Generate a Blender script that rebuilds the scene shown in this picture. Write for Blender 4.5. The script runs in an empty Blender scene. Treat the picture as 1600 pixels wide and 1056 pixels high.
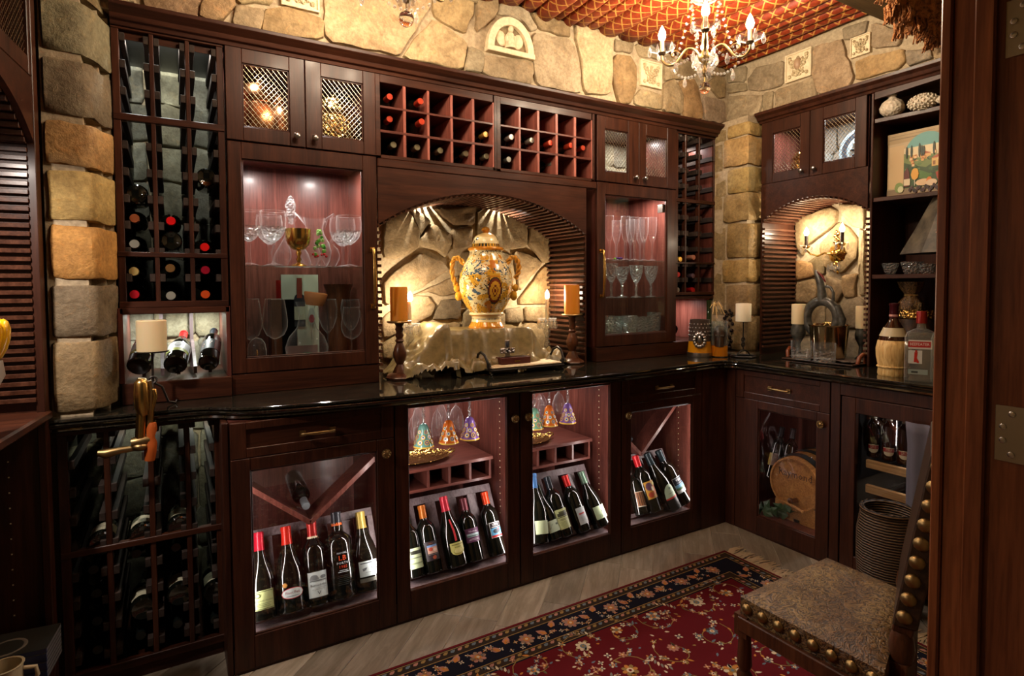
import bpy, bmesh, math, random
from mathutils import Vector, Matrix, noise
random.seed(11)
sc = bpy.context.scene
COL = sc.collection
PI = math.pi

# ---------------------------------------------------------------- camera
F_PX, YAW, PITCH, ROLL, CY, EYE = 899.02, math.radians(30.534), math.radians(2.268), math.radians(-0.3426), 483.93, Vector((0, 0, 1.4))
c_f = Vector((math.sin(YAW)*math.cos(PITCH), math.cos(YAW)*math.cos(PITCH), -math.sin(PITCH)))
c_r0 = Vector((math.cos(YAW), -math.sin(YAW), 0)); c_u0 = c_r0.cross(c_f)
c_r = c_r0*math.cos(ROLL) + c_u0*math.sin(ROLL); c_u = c_u0*math.cos(ROLL) - c_r0*math.sin(ROLL)
cam_d = bpy.data.cameras.new('camera'); cam = bpy.data.objects.new('camera', cam_d); COL.objects.link(cam)
cam.matrix_world = Matrix(((c_r.x, c_u.x, -c_f.x, EYE.x), (c_r.y, c_u.y, -c_f.y, EYE.y), (c_r.z, c_u.z, -c_f.z, EYE.z), (0, 0, 0, 1)))
cam_d.sensor_width = 36; cam_d.lens = 36*F_PX/1600; cam_d.shift_y = -(528-CY)/1600; cam_d.clip_start = .02
sc.camera = cam
# ---------------------------------------------------------------- world (dim spill from the unlit house around the room) and exposure
wd = bpy.data.worlds.new('world'); sc.world = wd; wd.use_nodes = True
wd.node_tree.nodes['Background'].inputs[0].default_value = (1.0, .80, .62, 1); wd.node_tree.nodes['Background'].inputs[1].default_value = .012
sc.view_settings.view_transform = 'Standard'; sc.view_settings.look = 'None'; sc.view_settings.gamma = 1
sc.view_settings.use_curve_mapping = False; sc.view_settings.exposure = 0.42
sc.cycles.use_denoising = True
sc.cycles.max_bounces = 10; sc.cycles.transparent_max_bounces = 24; sc.cycles.transmission_bounces = 8; sc.cycles.glossy_bounces = 4; sc.cycles.diffuse_bounces = 4
sc.cycles.caustics_reflective = False; sc.cycles.caustics_refractive = False; sc.cycles.sample_clamp_indirect = 4
BULB_W, LED_W = 8.2, 1.0          # watts of one candle bulb; scale of the cabinet LEDs
WARM, COOL = (1.0, .81, .58), (1.0, .90, .86)

def at(x, y, X=None, Y=None, Z=None):
    """where the line of sight of a point in the 1600x1056 photo meets a plane of the room"""
    v = c_f + c_r*((x-800)/F_PX) + c_u*((CY-y)/F_PX)
    t = X/v.x if X is not None else Y/v.y if Y is not None else (Z-EYE.z)/v.z
    return EYE + v*t

# ---------------------------------------------------------------- helpers
def lin(h):
    h = h.lstrip('#'); c = [int(h[i:i+2], 16)/255 for i in (0, 2, 4)]
    return tuple((x/12.92 if x <= .04045 else ((x+.055)/1.055)**2.4) for x in c)
W = {}
class MB:
    def __init__(s): s.v = []; s.f = []; s.c = []; s.col = (1, 1, 1)
    def add(s, vs, fs):
        b = len(s.v); s.v += [tuple(p) for p in vs]
        s.f += [tuple(b+i for i in f) for f in fs]; s.c += [s.col]*len(fs)
        return s
    def hexa(s, p):
        return s.add(p, [(0, 1, 2, 3), (7, 6, 5, 4), (0, 4, 5, 1), (1, 5, 6, 2), (2, 6, 7, 3), (3, 7, 4, 0)])
    def box(s, x0, x1, y0, y1, z0, z1):
        return s.hexa([(x0, y0, z0), (x0, y1, z0), (x1, y1, z0), (x1, y0, z0), (x0, y0, z1), (x0, y1, z1), (x1, y1, z1), (x1, y0, z1)])
    def fbox(s, F, s0, s1, d0, d1, z0, z1):
        return s.hexa([F(s0, d0, z0), F(s0, d1, z0), F(s1, d1, z0), F(s1, d0, z0), F(s0, d0, z1), F(s0, d1, z1), F(s1, d1, z1), F(s1, d0, z1)])
    def bar(s, a, b, w, h, up=(0, 0, 1)):
        a = Vector(a); b = Vector(b); d = (b-a).normalized(); u = Vector(up)
        x = d.cross(u)
        if x.length < 1e-5: x = d.cross(Vector((1, 0, 0)))
        x.normalize(); u = x.cross(d); x = x*w/2; u = u*h/2
        return s.hexa([a-x-u, a+x-u, a+x+u, a-x+u, b-x-u, b+x-u, b+x+u, b-x+u])
    def prism(s, poly, off):
        n = len(poly); off = Vector(off); p = [Vector(q) for q in poly]
        return s.add(p + [q+off for q in p], [tuple(range(n))[::-1], tuple(range(n, 2*n))] + [(i, (i+1) % n, n+(i+1) % n, n+i) for i in range(n)])
    def lathe(s, prof, c=(0, 0, 0), n=16, M=None, a0=0, wav=None):
        c = Vector(c); vs = []; rings = []
        for k, (r, z) in enumerate(prof):
            if r < 1e-6: rings.append([len(vs)]); vs.append(Vector((0, 0, z)))
            else:
                rings.append(list(range(len(vs), len(vs)+n)))
                for i in range(n):
                    a = a0 + 2*PI*i/n; rr = r*(1 + (wav(a, k) if wav else 0))
                    vs.append(Vector((rr*math.cos(a), rr*math.sin(a), z)))
        fs = []
        for A, B in zip(rings, rings[1:]):
            if len(A) == 1 and len(B) == 1: continue
            for i in range(n):
                j = (i+1) % n
                if len(A) == 1: fs.append((A[0], B[j], B[i]))
                elif len(B) == 1: fs.append((A[i], A[j], B[0]))
                else: fs.append((A[i], A[j], B[j], B[i]))
        vs = [(M @ p if M else p) + c for p in vs]
        return s.add(vs, fs)
    def tube(s, pts, r, n=6, closed=False, caps=True):
        pts = [Vector(p) for p in pts]; m = len(pts); rs = r if isinstance(r, (list, tuple)) else [r]*m
        vs = []; prev = None
        for i in range(m):
            a = pts[(i-1) % m] if (closed or i > 0) else pts[i]; b = pts[(i+1) % m] if (closed or i < m-1) else pts[i]
            t = (b-a).normalized()
            if prev is None:
                x = t.cross(Vector((0, 0, 1)))
                if x.length < .1: x = t.cross(Vector((1, 0, 0)))
            else: x = prev - t*prev.dot(t)
            x.normalize(); prev = x; y = t.cross(x)
            vs += [pts[i] + (x*math.cos(2*PI*k/n) + y*math.sin(2*PI*k/n))*rs[i] for k in range(n)]
        fs = []
        for i in range(m if closed else m-1):
            A = i*n; B = ((i+1) % m)*n
            fs += [(A+k, A+(k+1) % n, B+(k+1) % n, B+k) for k in range(n)]
        if caps and not closed: fs += [tuple(range(n))[::-1], tuple(range((m-1)*n, m*n))]
        return s.add(vs, fs)
    def ball(s, c, r, nu=10, nv=6, M=None):
        r = r if isinstance(r, (list, tuple)) else (r, r, r)
        S = Matrix.Diagonal((r[0], r[1], r[2])).to_3x3()
        S = (M @ S) if M else S
        return s.lathe([(math.sin(PI*k/nv) if 0 < k < nv else 0, -math.cos(PI*k/nv)) for k in range(nv+1)], c, nu, S)
    def poly(s, pts): return s.add(pts, [tuple(range(len(pts)))])
    def moved(s, M):
        s.v = [tuple(M @ Vector(p)) for p in s.v]; return s

def mesh_of(mb, name, smooth=35, recalc=True):
    me = bpy.data.meshes.new(name); me.from_pydata(mb.v, [], mb.f)
    if recalc:
        bm = bmesh.new(); bm.from_mesh(me); bmesh.ops.recalc_face_normals(bm, faces=bm.faces); bm.to_mesh(me); bm.free()
    if any(c != (1, 1, 1) for c in mb.c):
        at_ = me.color_attributes.new('Col', 'FLOAT_COLOR', 'CORNER'); buf = []
        for p, c in zip(me.polygons, mb.c): buf += list(c + (1,))*p.loop_total
        at_.data.foreach_set('color', buf)
    if smooth:
        me.polygons.foreach_set('use_smooth', [True]*len(me.polygons)); me.set_sharp_from_angle(angle=math.radians(smooth))
    return me
def tag(o, label=None, cat=None, group=None, kind=None):
    if label: o['label'] = label
    if cat: o['category'] = cat
    if group: o['group'] = group
    if kind: o['kind'] = kind
    return o
def obj(name, mb, material, parent=None, bevel=0, smooth=35, color=None, local=False, recalc=True):
    if not local:
        xs = list(zip(*mb.v)); c = Vector([(min(a)+max(a))/2 for a in xs])
        if parent is None: c.z = min(xs[2])
        mb.v = [(p[0]-c.x, p[1]-c.y, p[2]-c.z) for p in mb.v]
    else: c = Vector((0, 0, 0))
    me = mesh_of(mb, name, smooth, recalc)
    o = bpy.data.objects.new(name, me); COL.objects.link(o)
    me.materials.append(M[material] if isinstance(material, str) else material)
    W[o.name] = c.copy()
    if parent is not None:
        o.parent = parent
        o.location = c - W[parent.name] if not local else c
    else: o.location = c
    if color: o.color = (*color, 1)
    if bevel:
        m = o.modifiers.new('bevel', 'BEVEL'); m.width = bevel; m.segments = 1; m.limit_method = 'ANGLE'; m.angle_limit = math.radians(40)
    return o
def link_copy(src, parent, loc, name=None):
    o = src.copy(); COL.objects.link(o); o.parent = parent; o.location = loc
    return o
def thing(name, label, cat, loc=(0, 0, 0), rot=None, group=None):
    o = bpy.data.objects.new(name, None); COL.objects.link(o); o.empty_display_size = .05
    o.location = loc
    if rot is not None: o.rotation_euler = rot.to_euler() if isinstance(rot, Matrix) else rot
    W[o.name] = Vector(loc)
    return tag(o, label, cat, group)
def copy_tree(o, parent=None):
    c = o.copy(); COL.objects.link(c); c.parent = parent; W[c.name] = W[o.name].copy()
    for ch in list(o.children): copy_tree(ch, c)
    return c
def struct(name, mb, material, bevel=0, smooth=0, color=None):
    return tag(obj(name, mb, material, None, bevel, smooth, color), kind='structure')
def light(name, kind, loc, power, color=WARM, size=.02, parent=None, rot=(0, 0, 0), size_y=None, spot=None, spread=None):
    d = bpy.data.lights.new(name, kind); d.energy = power; d.color = color
    if kind == 'AREA':
        d.size = size
        if size_y: d.shape = 'RECTANGLE'; d.size_y = size_y
        else: d.shape = 'DISK'
        if spread: d.spread = spread
    else: d.shadow_soft_size = size
    if spot: d.spot_size = spot; d.spot_blend = .4
    o = bpy.data.objects.new(name, d); COL.objects.link(o); o.rotation_euler = rot
    if parent is not None: o.parent = parent; o.location = Vector(loc) - W[parent.name]
    else: o.location = loc
    return o
class Fr:      # a vertical working plane: s along the wall, d out of it towards the room, z up
    def __init__(s, o, u, n): s.o = Vector(o); s.u = Vector(u); s.n = Vector(n)
    def __call__(s, a, d, z): return s.o + s.u*a + s.n*d + Vector((0, 0, z))
YU, YB, XU, XR, CT = 2.556, 2.251, 3.15, 2.787, .97
FU = Fr((0, YU, 0), (1, 0, 0), (0, -1, 0)); FB = Fr((0, YB, 0), (1, 0, 0), (0, -1, 0))
FRU = Fr((XU, 0, 0), (0, 1, 0), (-1, 0, 0)); FRB = Fr((XR, 0, 0), (0, 1, 0), (-1, 0, 0))
TXT = {}
def text_geo(body):
    if body not in TXT:
        cu = bpy.data.curves.new('t', 'FONT'); cu.body = body; cu.align_x = 'CENTER'; cu.align_y = 'CENTER'; cu.resolution_u = 1
        o = bpy.data.objects.new('t', cu); me = bpy.data.meshes.new_from_object(o)
        TXT[body] = ([tuple(v.co) for v in me.vertices], [tuple(p.vertices) for p in me.polygons])
        bpy.data.objects.remove(o); bpy.data.meshes.remove(me); bpy.data.curves.remove(cu)
    return TXT[body]
def print_on(mb, spec, wrap, step=.005, lift=.0004):
    """flat print: layers of coloured shapes, mapped onto a surface by wrap(x, y, height)"""
    for k, it in enumerate(spec):
        h = .0003 + lift*k; t = it[0]; mb.col = it[-1]
        if t == 'text':
            vs, fs = text_geo(it[1]); s = it[4]; w = it[5] if len(it) > 6 else 1
            mb.add([wrap(it[2]+p[0]*s*w, it[3]+p[1]*s, h) for p in vs], fs); continue
        if t == 'poly':
            mb.poly([wrap(x, y, h) for x, y in it[1]]); continue
        if t == 'rect': x0, x1 = it[1], it[2]; lo = lambda x: it[3]; hi = lambda x: it[4]
        elif t == 'ell':
            cx, cy, rx, ry = it[1:5]; x0, x1 = cx-rx, cx+rx
            hi = lambda x: cy + ry*math.sqrt(max(0, 1-((x-cx)/rx)**2)); lo = lambda x: 2*cy-hi(x)
        n = max(1 if t == 'rect' else 8, int((x1-x0)/step)); xs = [x0+(x1-x0)*i/n for i in range(n+1)]
        vs = []
        for x in xs: vs += [wrap(x, lo(x), h), wrap(x, hi(x), h)]
        mb.add(vs, [(2*i, 2*i+2, 2*i+3, 2*i+1) for i in range(n)])
    return mb
def cyl_wrap(r): return lambda x, y, h: ((r+h)*math.sin(x/r), -(r+h)*math.cos(x/r), y)
def axis_rot(z, xh=(1, 0, 0)):
    z = Vector(z).normalized(); x = Vector(xh); x = (x - z*x.dot(z)).normalized(); y = z.cross(x)
    return Matrix((x, y, z)).transposed()
# ---------------------------------------------------------------- materials
M = {}
class NT:
    def __init__(s, name):
        s.m = bpy.data.materials.new(name); s.m.use_nodes = True; s.t = s.m.node_tree; s.n = s.t.nodes; s.p = s.n['Principled BSDF']; M[name] = s.m
    def new(s, typ, **k):
        o = s.n.new(typ)
        for a, b in k.items():
            if a.startswith('_'): o.inputs[a[1:].replace('_', ' ')].default_value = b
            else: setattr(o, a, b)
        return o
    def ln(s, a, b): s.t.links.new(a, b)
    def coord(s, scale=(1, 1, 1), space='Object', rot=(0, 0, 0)):
        tc = s.new('ShaderNodeTexCoord'); mp = s.new('ShaderNodeMapping'); mp.inputs['Scale'].default_value = scale; mp.inputs['Rotation'].default_value = rot
        s.ln(tc.outputs[space], mp.inputs[0]); return mp.outputs[0]
    def noise(s, co, scale, detail=4, rough=.6, dist=0):
        o = s.new('ShaderNodeTexNoise', _Scale=scale, _Detail=detail, _Roughness=rough, _Distortion=dist); s.ln(co, o.inputs['Vector']); return o.outputs['Fac']
    def ramp(s, fac, stops):
        r = s.new('ShaderNodeValToRGB'); s.ln(fac, r.inputs[0]); e = r.color_ramp.elements
        while len(e) < len(stops): e.new(.5)
        for k, (p, c) in enumerate(stops): e[k].position = p; e[k].color = (*c, 1) if len(c) == 3 else c
        return r.outputs[0]
    def mix(s, fac, a, b, mode='MIX'):
        x = s.new('ShaderNodeMix', data_type='RGBA', blend_type=mode)
        for sock, v in ((x.inputs[0], fac), (x.inputs[6], a), (x.inputs[7], b)):
            if isinstance(v, (int, float)): sock.default_value = v
            elif isinstance(v, tuple): sock.default_value = (*v, 1)
            else: s.ln(v, sock)
        return x.outputs[2]
    def bump(s, h, strength=.3, dist=.01):
        b = s.new('ShaderNodeBump', _Strength=strength, _Distance=dist); s.ln(h, b.inputs['Height']); s.ln(b.outputs[0], s.p.inputs['Normal'])
    def base(s, c):
        if isinstance(c, tuple): s.p.inputs['Base Color'].default_value = (*c, 1)
        else: s.ln(c, s.p.inputs['Base Color'])
    def set(s, **k):
        for a, b in k.items():
            i = s.p.inputs[{'rough': 'Roughness', 'metal': 'Metallic', 'coat': 'Coat Weight', 'coatr': 'Coat Roughness', 'trans': 'Transmission Weight', 'ior': 'IOR', 'spec': 'Specular IOR Level', 'sss': 'Subsurface Weight', 'alpha': 'Alpha', 'em': 'Emission Strength', 'emc': 'Emission Color'}[a]]
            i.default_value = (*b, 1) if isinstance(b, tuple) else b
def plain(name, c, rough=.5, metal=0, **k):
    t = NT(name); t.base(lin(c) if isinstance(c, str) else c); t.set(rough=rough, metal=metal, **k); return t
def wood(name, dark, light, axis, rough=.40, scale=1, coat=.10):
    t = NT(name); sc_ = [26, 26, 26]; sc_[axis] = 1.6
    co = t.coord(tuple(x*scale for x in sc_)); oi = t.new('ShaderNodeObjectInfo'); ad = t.new('ShaderNodeVectorMath', operation='ADD'); t.ln(co, ad.inputs[0])
    ml = t.new('ShaderNodeMath', operation='MULTIPLY'); ml.inputs[1].default_value = 37; t.ln(oi.outputs['Random'], ml.inputs[0]); t.ln(ml.outputs[0], ad.inputs[1])
    n1 = t.noise(ad.outputs[0], 1.0, 5, .65, .6); n2 = t.noise(ad.outputs[0], 5.0, 3, .6)
    c1 = t.ramp(n1, [(.28, dark), (.72, light)])
    c2 = t.mix(t.ramp(n2, [(.42, (1, 1, 1)), (.62, (.62, .58, .55))]), (0, 0, 0), c1, 'MIX')
    t.base(t.mix(1.0, c1, t.ramp(n2, [(.40, (1, 1, 1)), (.66, (.66, .62, .6))]), 'MULTIPLY'))
    t.set(rough=rough, coat=coat*.5, coatr=.18, spec=.26); t.bump(n2, .06, .002); return t
WD, WL = (.021, .0060, .0033), (.074, .0225, .0100)
wood('wood', WD, WL, 2); wood('wood_x', WD, WL, 0); wood('wood_y', WD, WL, 1)
wood('wood_in', (.070, .019, .014), (.165, .050, .035), 2, .36, coat=.3); wood('wood_lit_x', (.070, .019, .014), (.165, .050, .035), 0, .36, coat=.3)  # same wood as the fronts, lit interior put in as lighter colour
wood('wood_grey', (.10, .075, .08), (.22, .165, .17), 2, .42)
wood('rail', (.016, .010, .0075), (.048, .032, .025), 1, .75, coat=0)
wood('slat', (.030, .010, .0055), (.11, .042, .023), 1, .27, coat=.2)
wood('wood_cubby_lit', (.26, .075, .055), (.50, .17, .125), 2, .45)  # lighter copy of the interior wood, lit look painted into its colour
wood('jamb', (.13, .036, .013), (.30, .095, .032), 2, .32)
wood('barrel', (.26, .11, .032), (.46, .22, .07), 0, .45)
wood('pale_wood', (.30, .17, .075), (.50, .32, .15), 1, .5)
wood('chair_wood', (.040, .013, .006), (.13, .045, .018), 2, .3)
wood('olive_beam', (.05, .03, .010), (.13, .08, .03), 0, .5)
# stone: the colour of each piece comes from its object colour
def stone_mat(name, amp=1.0):
    t = NT(name); oi = t.new('ShaderNodeObjectInfo'); co = t.coord((1, 1, 1)); ad = t.new('ShaderNodeVectorMath', operation='ADD'); t.ln(co, ad.inputs[0])
    ml = t.new('ShaderNodeMath', operation='MULTIPLY'); ml.inputs[1].default_value = 50; t.ln(oi.outputs['Random'], ml.inputs[0]); t.ln(ml.outputs[0], ad.inputs[1])
    n1 = t.noise(ad.outputs[0], 9, 6, .62, .8); n2 = t.noise(ad.outputs[0], 60, 5, .7); n3 = t.noise(ad.outputs[0], 22, 5, .6, 1.5)
    a = t.mix(t.ramp(n1, [(.35, (0, 0, 0)), (.68, (1, 1, 1))]), t.mix(1.0, oi.outputs['Color'], (.56, .52, .47), 'MULTIPLY'), oi.outputs['Color'])
    a = t.mix(t.ramp(n3, [(.56, (0, 0, 0)), (.75, (.55, .55, .55))]), a, t.mix(1.0, oi.outputs['Color'], (1.25, 1.0, .72), 'MULTIPLY'))
    a = t.mix(1.0, a, t.ramp(n2, [(.30, (.66, .64, .62)), (.62, (1.08, 1.08, 1.08))]), 'MULTIPLY')
    t.base(a); t.set(rough=.72, spec=.35)
    sm = t.new('ShaderNodeMath', operation='ADD'); t.ln(n3, sm.inputs[0]); t.ln(n2, sm.inputs[1]); t.bump(sm.outputs[0], .55*amp, .008); return t
stone_mat('stone')
t = NT('mortar'); co = t.coord(); n = t.noise(co, 45, 5, .7); t.base(t.ramp(n, [(.3, lin('8d7d63')), (.7, lin('bca98a'))])); t.set(rough=.9); t.bump(n, .5, .006)
t = NT('mortar_dark'); co = t.coord(); n = t.noise(co, 45, 5, .7); t.base(t.ramp(n, [(.3, lin('6d5c44')), (.7, lin('97835f'))])); t.set(rough=.9); t.bump(n, .5, .006)
t = NT('plaster'); co = t.coord(); n = t.noise(co, 60, 4); t.base(t.ramp(n, [(.3, lin('cdb894')), (.7, lin('e6d6b4'))])); t.set(rough=.8); t.bump(n, .2, .003)
t = NT('granite'); co = t.coord((1, 1, 1)); n = t.noise(co, 120, 6, .75); n2 = t.noise(co, 14, 4, .6, 1)
t.base(t.mix(t.ramp(n2, [(.4, (0, 0, 0)), (.7, (.8, .8, .8))]), t.ramp(n, [(.40, (.004, .004, .0035)), (.75, (.030, .024, .015))]), t.ramp(n, [(.4, (.010, .008, .005)), (.7, (.05, .042, .028))]))); t.set(rough=.07, coat=.3, coatr=.03)
# floor: wood-look porcelain, each plank has its own tone
t = NT('plank'); oi = t.new('ShaderNodeObjectInfo'); co = t.coord((40, 3.0, 3)); ad = t.new('ShaderNodeVectorMath', operation='ADD'); t.ln(co, ad.inputs[0])
ml = t.new('ShaderNodeMath', operation='MULTIPLY'); ml.inputs[1].default_value = 60; t.ln(oi.outputs['Random'], ml.inputs[0]); t.ln(ml.outputs[0], ad.inputs[1])
n1 = t.noise(ad.outputs[0], 1, 5, .6, .8); n2 = t.noise(t.coord((14, 3.0, 2)), 1.6, 6, .7, .8)
c = t.mix(t.ramp(n2, [(.44, (0, 0, 0)), (.60, (1, 1, 1))]), t.ramp(n1, [(.25, lin('776d5c')), (.75, lin('958a79'))]), t.ramp(n1, [(.25, lin('8a7f6f')), (.75, lin('a89d8c'))]))
t.base(t.mix(1.0, c, oi.outputs['Color'], 'MULTIPLY')); t.set(rough=.42); t.bump(n1, .1, .002)
plain('grout', 'b5ab98', .8)
def colmat(name, rough, metal=0, **k):
    t = NT(name); oi = t.new('ShaderNodeObjectInfo'); t.base(oi.outputs['Color']); t.set(rough=rough, metal=metal, **k); return t
colmat('dyed', .45); colmat('glossy', .12, coat=.4); colmat('foil', .28, .35); colmat('cloth', .85)
def vmat(name, rough, **k):
    t = NT(name); a = t.new('ShaderNodeVertexColor', layer_name='Col'); t.base(a.outputs[0]); t.set(rough=rough, **k); return t
vmat('print', .5); vmat('print_gloss', .15, coat=.5); vmat('wool', .95, spec=.1); vmat('majolica', .12, coat=.6, coatr=.05)
plain('brass', (.55, .34, .10), .25, 1); plain('old_brass', (.30, .20, .085), .38, 1); plain('gold', (.78, .50, .12), .16, 1); plain('bronze', (.16, .105, .06), .35, 1)
plain('pewter', (.42, .40, .38), .3, 1); plain('iron', (.025, .02, .017), .45, .6); plain('steel', (.5, .47, .42), .22, 1); plain('wire', (.50, .43, .30), .35, 1)
plain('copper', (.55, .25, .10), .25, 1); plain('black', (.006, .006, .006), .4); plain('hinge_plate', (.36, .29, .19), .35, 1); plain('nickel', (.55, .50, .43), .25, 1)
t = plain('hammered', (.42, .25, .07), .22, 1); v = t.new('ShaderNodeTexVoronoi', _Scale=70.0); t.ln(t.coord(), v.inputs['Vector']); t.bump(v.outputs['Distance'], .6, .01)
plain('bottle_glass', (.004, .0045, .003), .04, 0, coat=.5, coatr=.03); plain('bottle_green', (.010, .022, .006), .05, 0, coat=.5); plain('bottle_brown', (.03, .008, .002), .06, 0, coat=.5)
plain('wax_orange', 'd98a1c', .55, 0, sss=.15); plain('wax_cream', 'd8c49a', .55, 0, sss=.15); plain('wax_white', 'e2d8bc', .55, 0, sss=.1)
plain('linen', 'c9bf9e', .8); plain('terra', '9a6a3c', .7); plain('leather_tan', '7c3d1c', .4)
def thin_glass(name, tint=(.97, .98, .97), base=.05, edge=.55, rough=.0, lit_edge=0):
    t = NT(name); t.n.remove(t.p); out = t.n['Material Output']; tr = t.new('ShaderNodeBsdfTransparent'); tr.inputs[0].default_value = (*tint, 1)
    gl = t.new('ShaderNodeBsdfGlossy'); gl.inputs['Roughness'].default_value = rough; gl.inputs[0].default_value = (1, 1, 1, 1)
    lw = t.new('ShaderNodeLayerWeight'); lw.inputs[0].default_value = .5; pw = t.new('ShaderNodeMath', operation='POWER'); pw.inputs[1].default_value = 4.0; t.ln(lw.outputs['Facing'], pw.inputs[0])
    mr = t.new('ShaderNodeMapRange'); mr.inputs[3].default_value = base; mr.inputs[4].default_value = edge; t.ln(pw.outputs[0], mr.inputs[0])
    mx = t.new('ShaderNodeMixShader'); t.ln(mr.outputs[0], mx.inputs[0]); t.ln(tr.outputs[0], mx.inputs[1])
    if lit_edge:      # white diffuse mixed in, paints the edges bright as if refracting light
        df = t.new('ShaderNodeBsdfDiffuse'); df.inputs[0].default_value = (.9, .92, .92, 1); m2 = t.new('ShaderNodeMixShader'); m2.inputs[0].default_value = lit_edge; t.ln(gl.outputs[0], m2.inputs[1]); t.ln(df.outputs[0], m2.inputs[2]); t.ln(m2.outputs[0], mx.inputs[2])
    else: t.ln(gl.outputs[0], mx.inputs[2])
    t.ln(mx.outputs[0], out.inputs[0]); return t
thin_glass('pane', (.97, .97, .96), .03, .35); thin_glass('glassware', (.96, .97, .97), .035, .85, .05, lit_edge=.34); thin_glass('shelf_glass', (.80, .90, .85), .06, .6)
thin_glass('gin_glass', (.92, .97, .95), .16, .85, .06, lit_edge=.30)
thin_glass('crystal', (.95, .94, .92), .30, .95, .03, lit_edge=.22); plain('ball_glass', (1, 1, 1), .0, 0, trans=1.0, ior=1.5); plain('mirror_brass', (.72, .55, .30), .12, 1)
# lathe-cut glass: bumped facets, with white diffuse mixed in to paint them lit
t = NT('cut_glass'); t.n.remove(t.p); out = t.n['Material Output']; tr = t.new('ShaderNodeBsdfTransparent'); tr.inputs[0].default_value = (.88, .89, .88, 1)
gl = t.new('ShaderNodeBsdfGlossy'); gl.inputs['Roughness'].default_value = .03
vo = t.new('ShaderNodeTexVoronoi', _Scale=85.0); t.ln(t.coord(), vo.inputs['Vector']); bp = t.new('ShaderNodeBump', _Strength=1.0, _Distance=.02); t.ln(vo.outputs['Distance'], bp.inputs['Height']); t.ln(bp.outputs[0], gl.inputs['Normal'])
df = t.new('ShaderNodeBsdfDiffuse'); df.inputs[0].default_value = (.85, .87, .86, 1); t.ln(bp.outputs[0], df.inputs['Normal']); gd = t.new('ShaderNodeMixShader'); gd.inputs[0].default_value = .30; t.ln(gl.outputs[0], gd.inputs[1]); t.ln(df.outputs[0], gd.inputs[2]); gl = gd
lw = t.new('ShaderNodeLayerWeight'); lw.inputs[0].default_value = .5; t.ln(bp.outputs[0], lw.inputs['Normal']); mr = t.new('ShaderNodeMapRange'); mr.inputs[3].default_value = .03; mr.inputs[4].default_value = .62; t.ln(lw.outputs['Facing'], mr.inputs[0])
mx = t.new('ShaderNodeMixShader'); t.ln(mr.outputs[0], mx.inputs[0]); t.ln(tr.outputs[0], mx.inputs[1]); t.ln(gl.outputs[0], mx.inputs[2]); t.ln(mx.outputs[0], out.inputs[0])
def emit(name, c, strength, clear=True):
    t = NT(name); t.n.remove(t.p); out = t.n['Material Output']; e = t.new('ShaderNodeEmission'); e.inputs[0].default_value = (*c, 1); e.inputs[1].default_value = strength
    if clear:
        tr = t.new('ShaderNodeBsdfTransparent'); ad = t.new('ShaderNodeAddShader'); t.ln(e.outputs[0], ad.inputs[0]); t.ln(tr.outputs[0], ad.inputs[1]); t.ln(ad.outputs[0], out.inputs[0])
    else: t.ln(e.outputs[0], out.inputs[0])
    t.m.cycles.emission_sampling = 'NONE'; return t
emit('bulb', (1, .84, .60), 22); emit('led', (1, .9, .84), 3)
# ceiling cloth: rust silk with a woven gold lattice
t = NT('drape'); uv = t.new('ShaderNodeUVMap', uv_map='UVMap'); sx = t.new('ShaderNodeSeparateXYZ'); t.ln(uv.outputs[0], sx.inputs[0])
def stripe(a, b, wdt):
    s1 = t.new('ShaderNodeMath', operation='MULTIPLY'); s1.inputs[1].default_value = a; t.ln(sx.outputs[0], s1.inputs[0])
    s2 = t.new('ShaderNodeMath', operation='MULTIPLY_ADD'); s2.inputs[1].default_value = b; t.ln(sx.outputs[1], s2.inputs[0]); t.ln(s1.outputs[0], s2.inputs[2])
    f = t.new('ShaderNodeMath', operation='FRACT'); t.ln(s2.outputs[0], f.inputs[0]); c_ = t.new('ShaderNodeMath', operation='COMPARE'); c_.inputs[1].default_value = .5; c_.inputs[2].default_value = wdt; t.ln(f.outputs[0], c_.inputs[0]); return c_.outputs[0]
mxm = t.new('ShaderNodeMath', operation='MAXIMUM'); t.ln(stripe(14, 14, .065), mxm.inputs[0]); t.ln(stripe(14, -14, .065), mxm.inputs[1])
nz = t.noise(t.coord(), 60, 3)
t.base(t.mix(mxm.outputs[0], t.ramp(nz, [(.3, lin('6e240d')), (.7, lin('8c3414'))]), lin('b8843f'))); t.set(rough=.5, spec=.4)
t = NT('fringe'); n = t.noise(t.coord(), 40, 4, .7, 1); t.base(t.ramp(n, [(.32, (.06, .015, .005)), (.60, (.55, .21, .06))])); t.set(rough=.6); t.bump(n, .8, .02)
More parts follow.
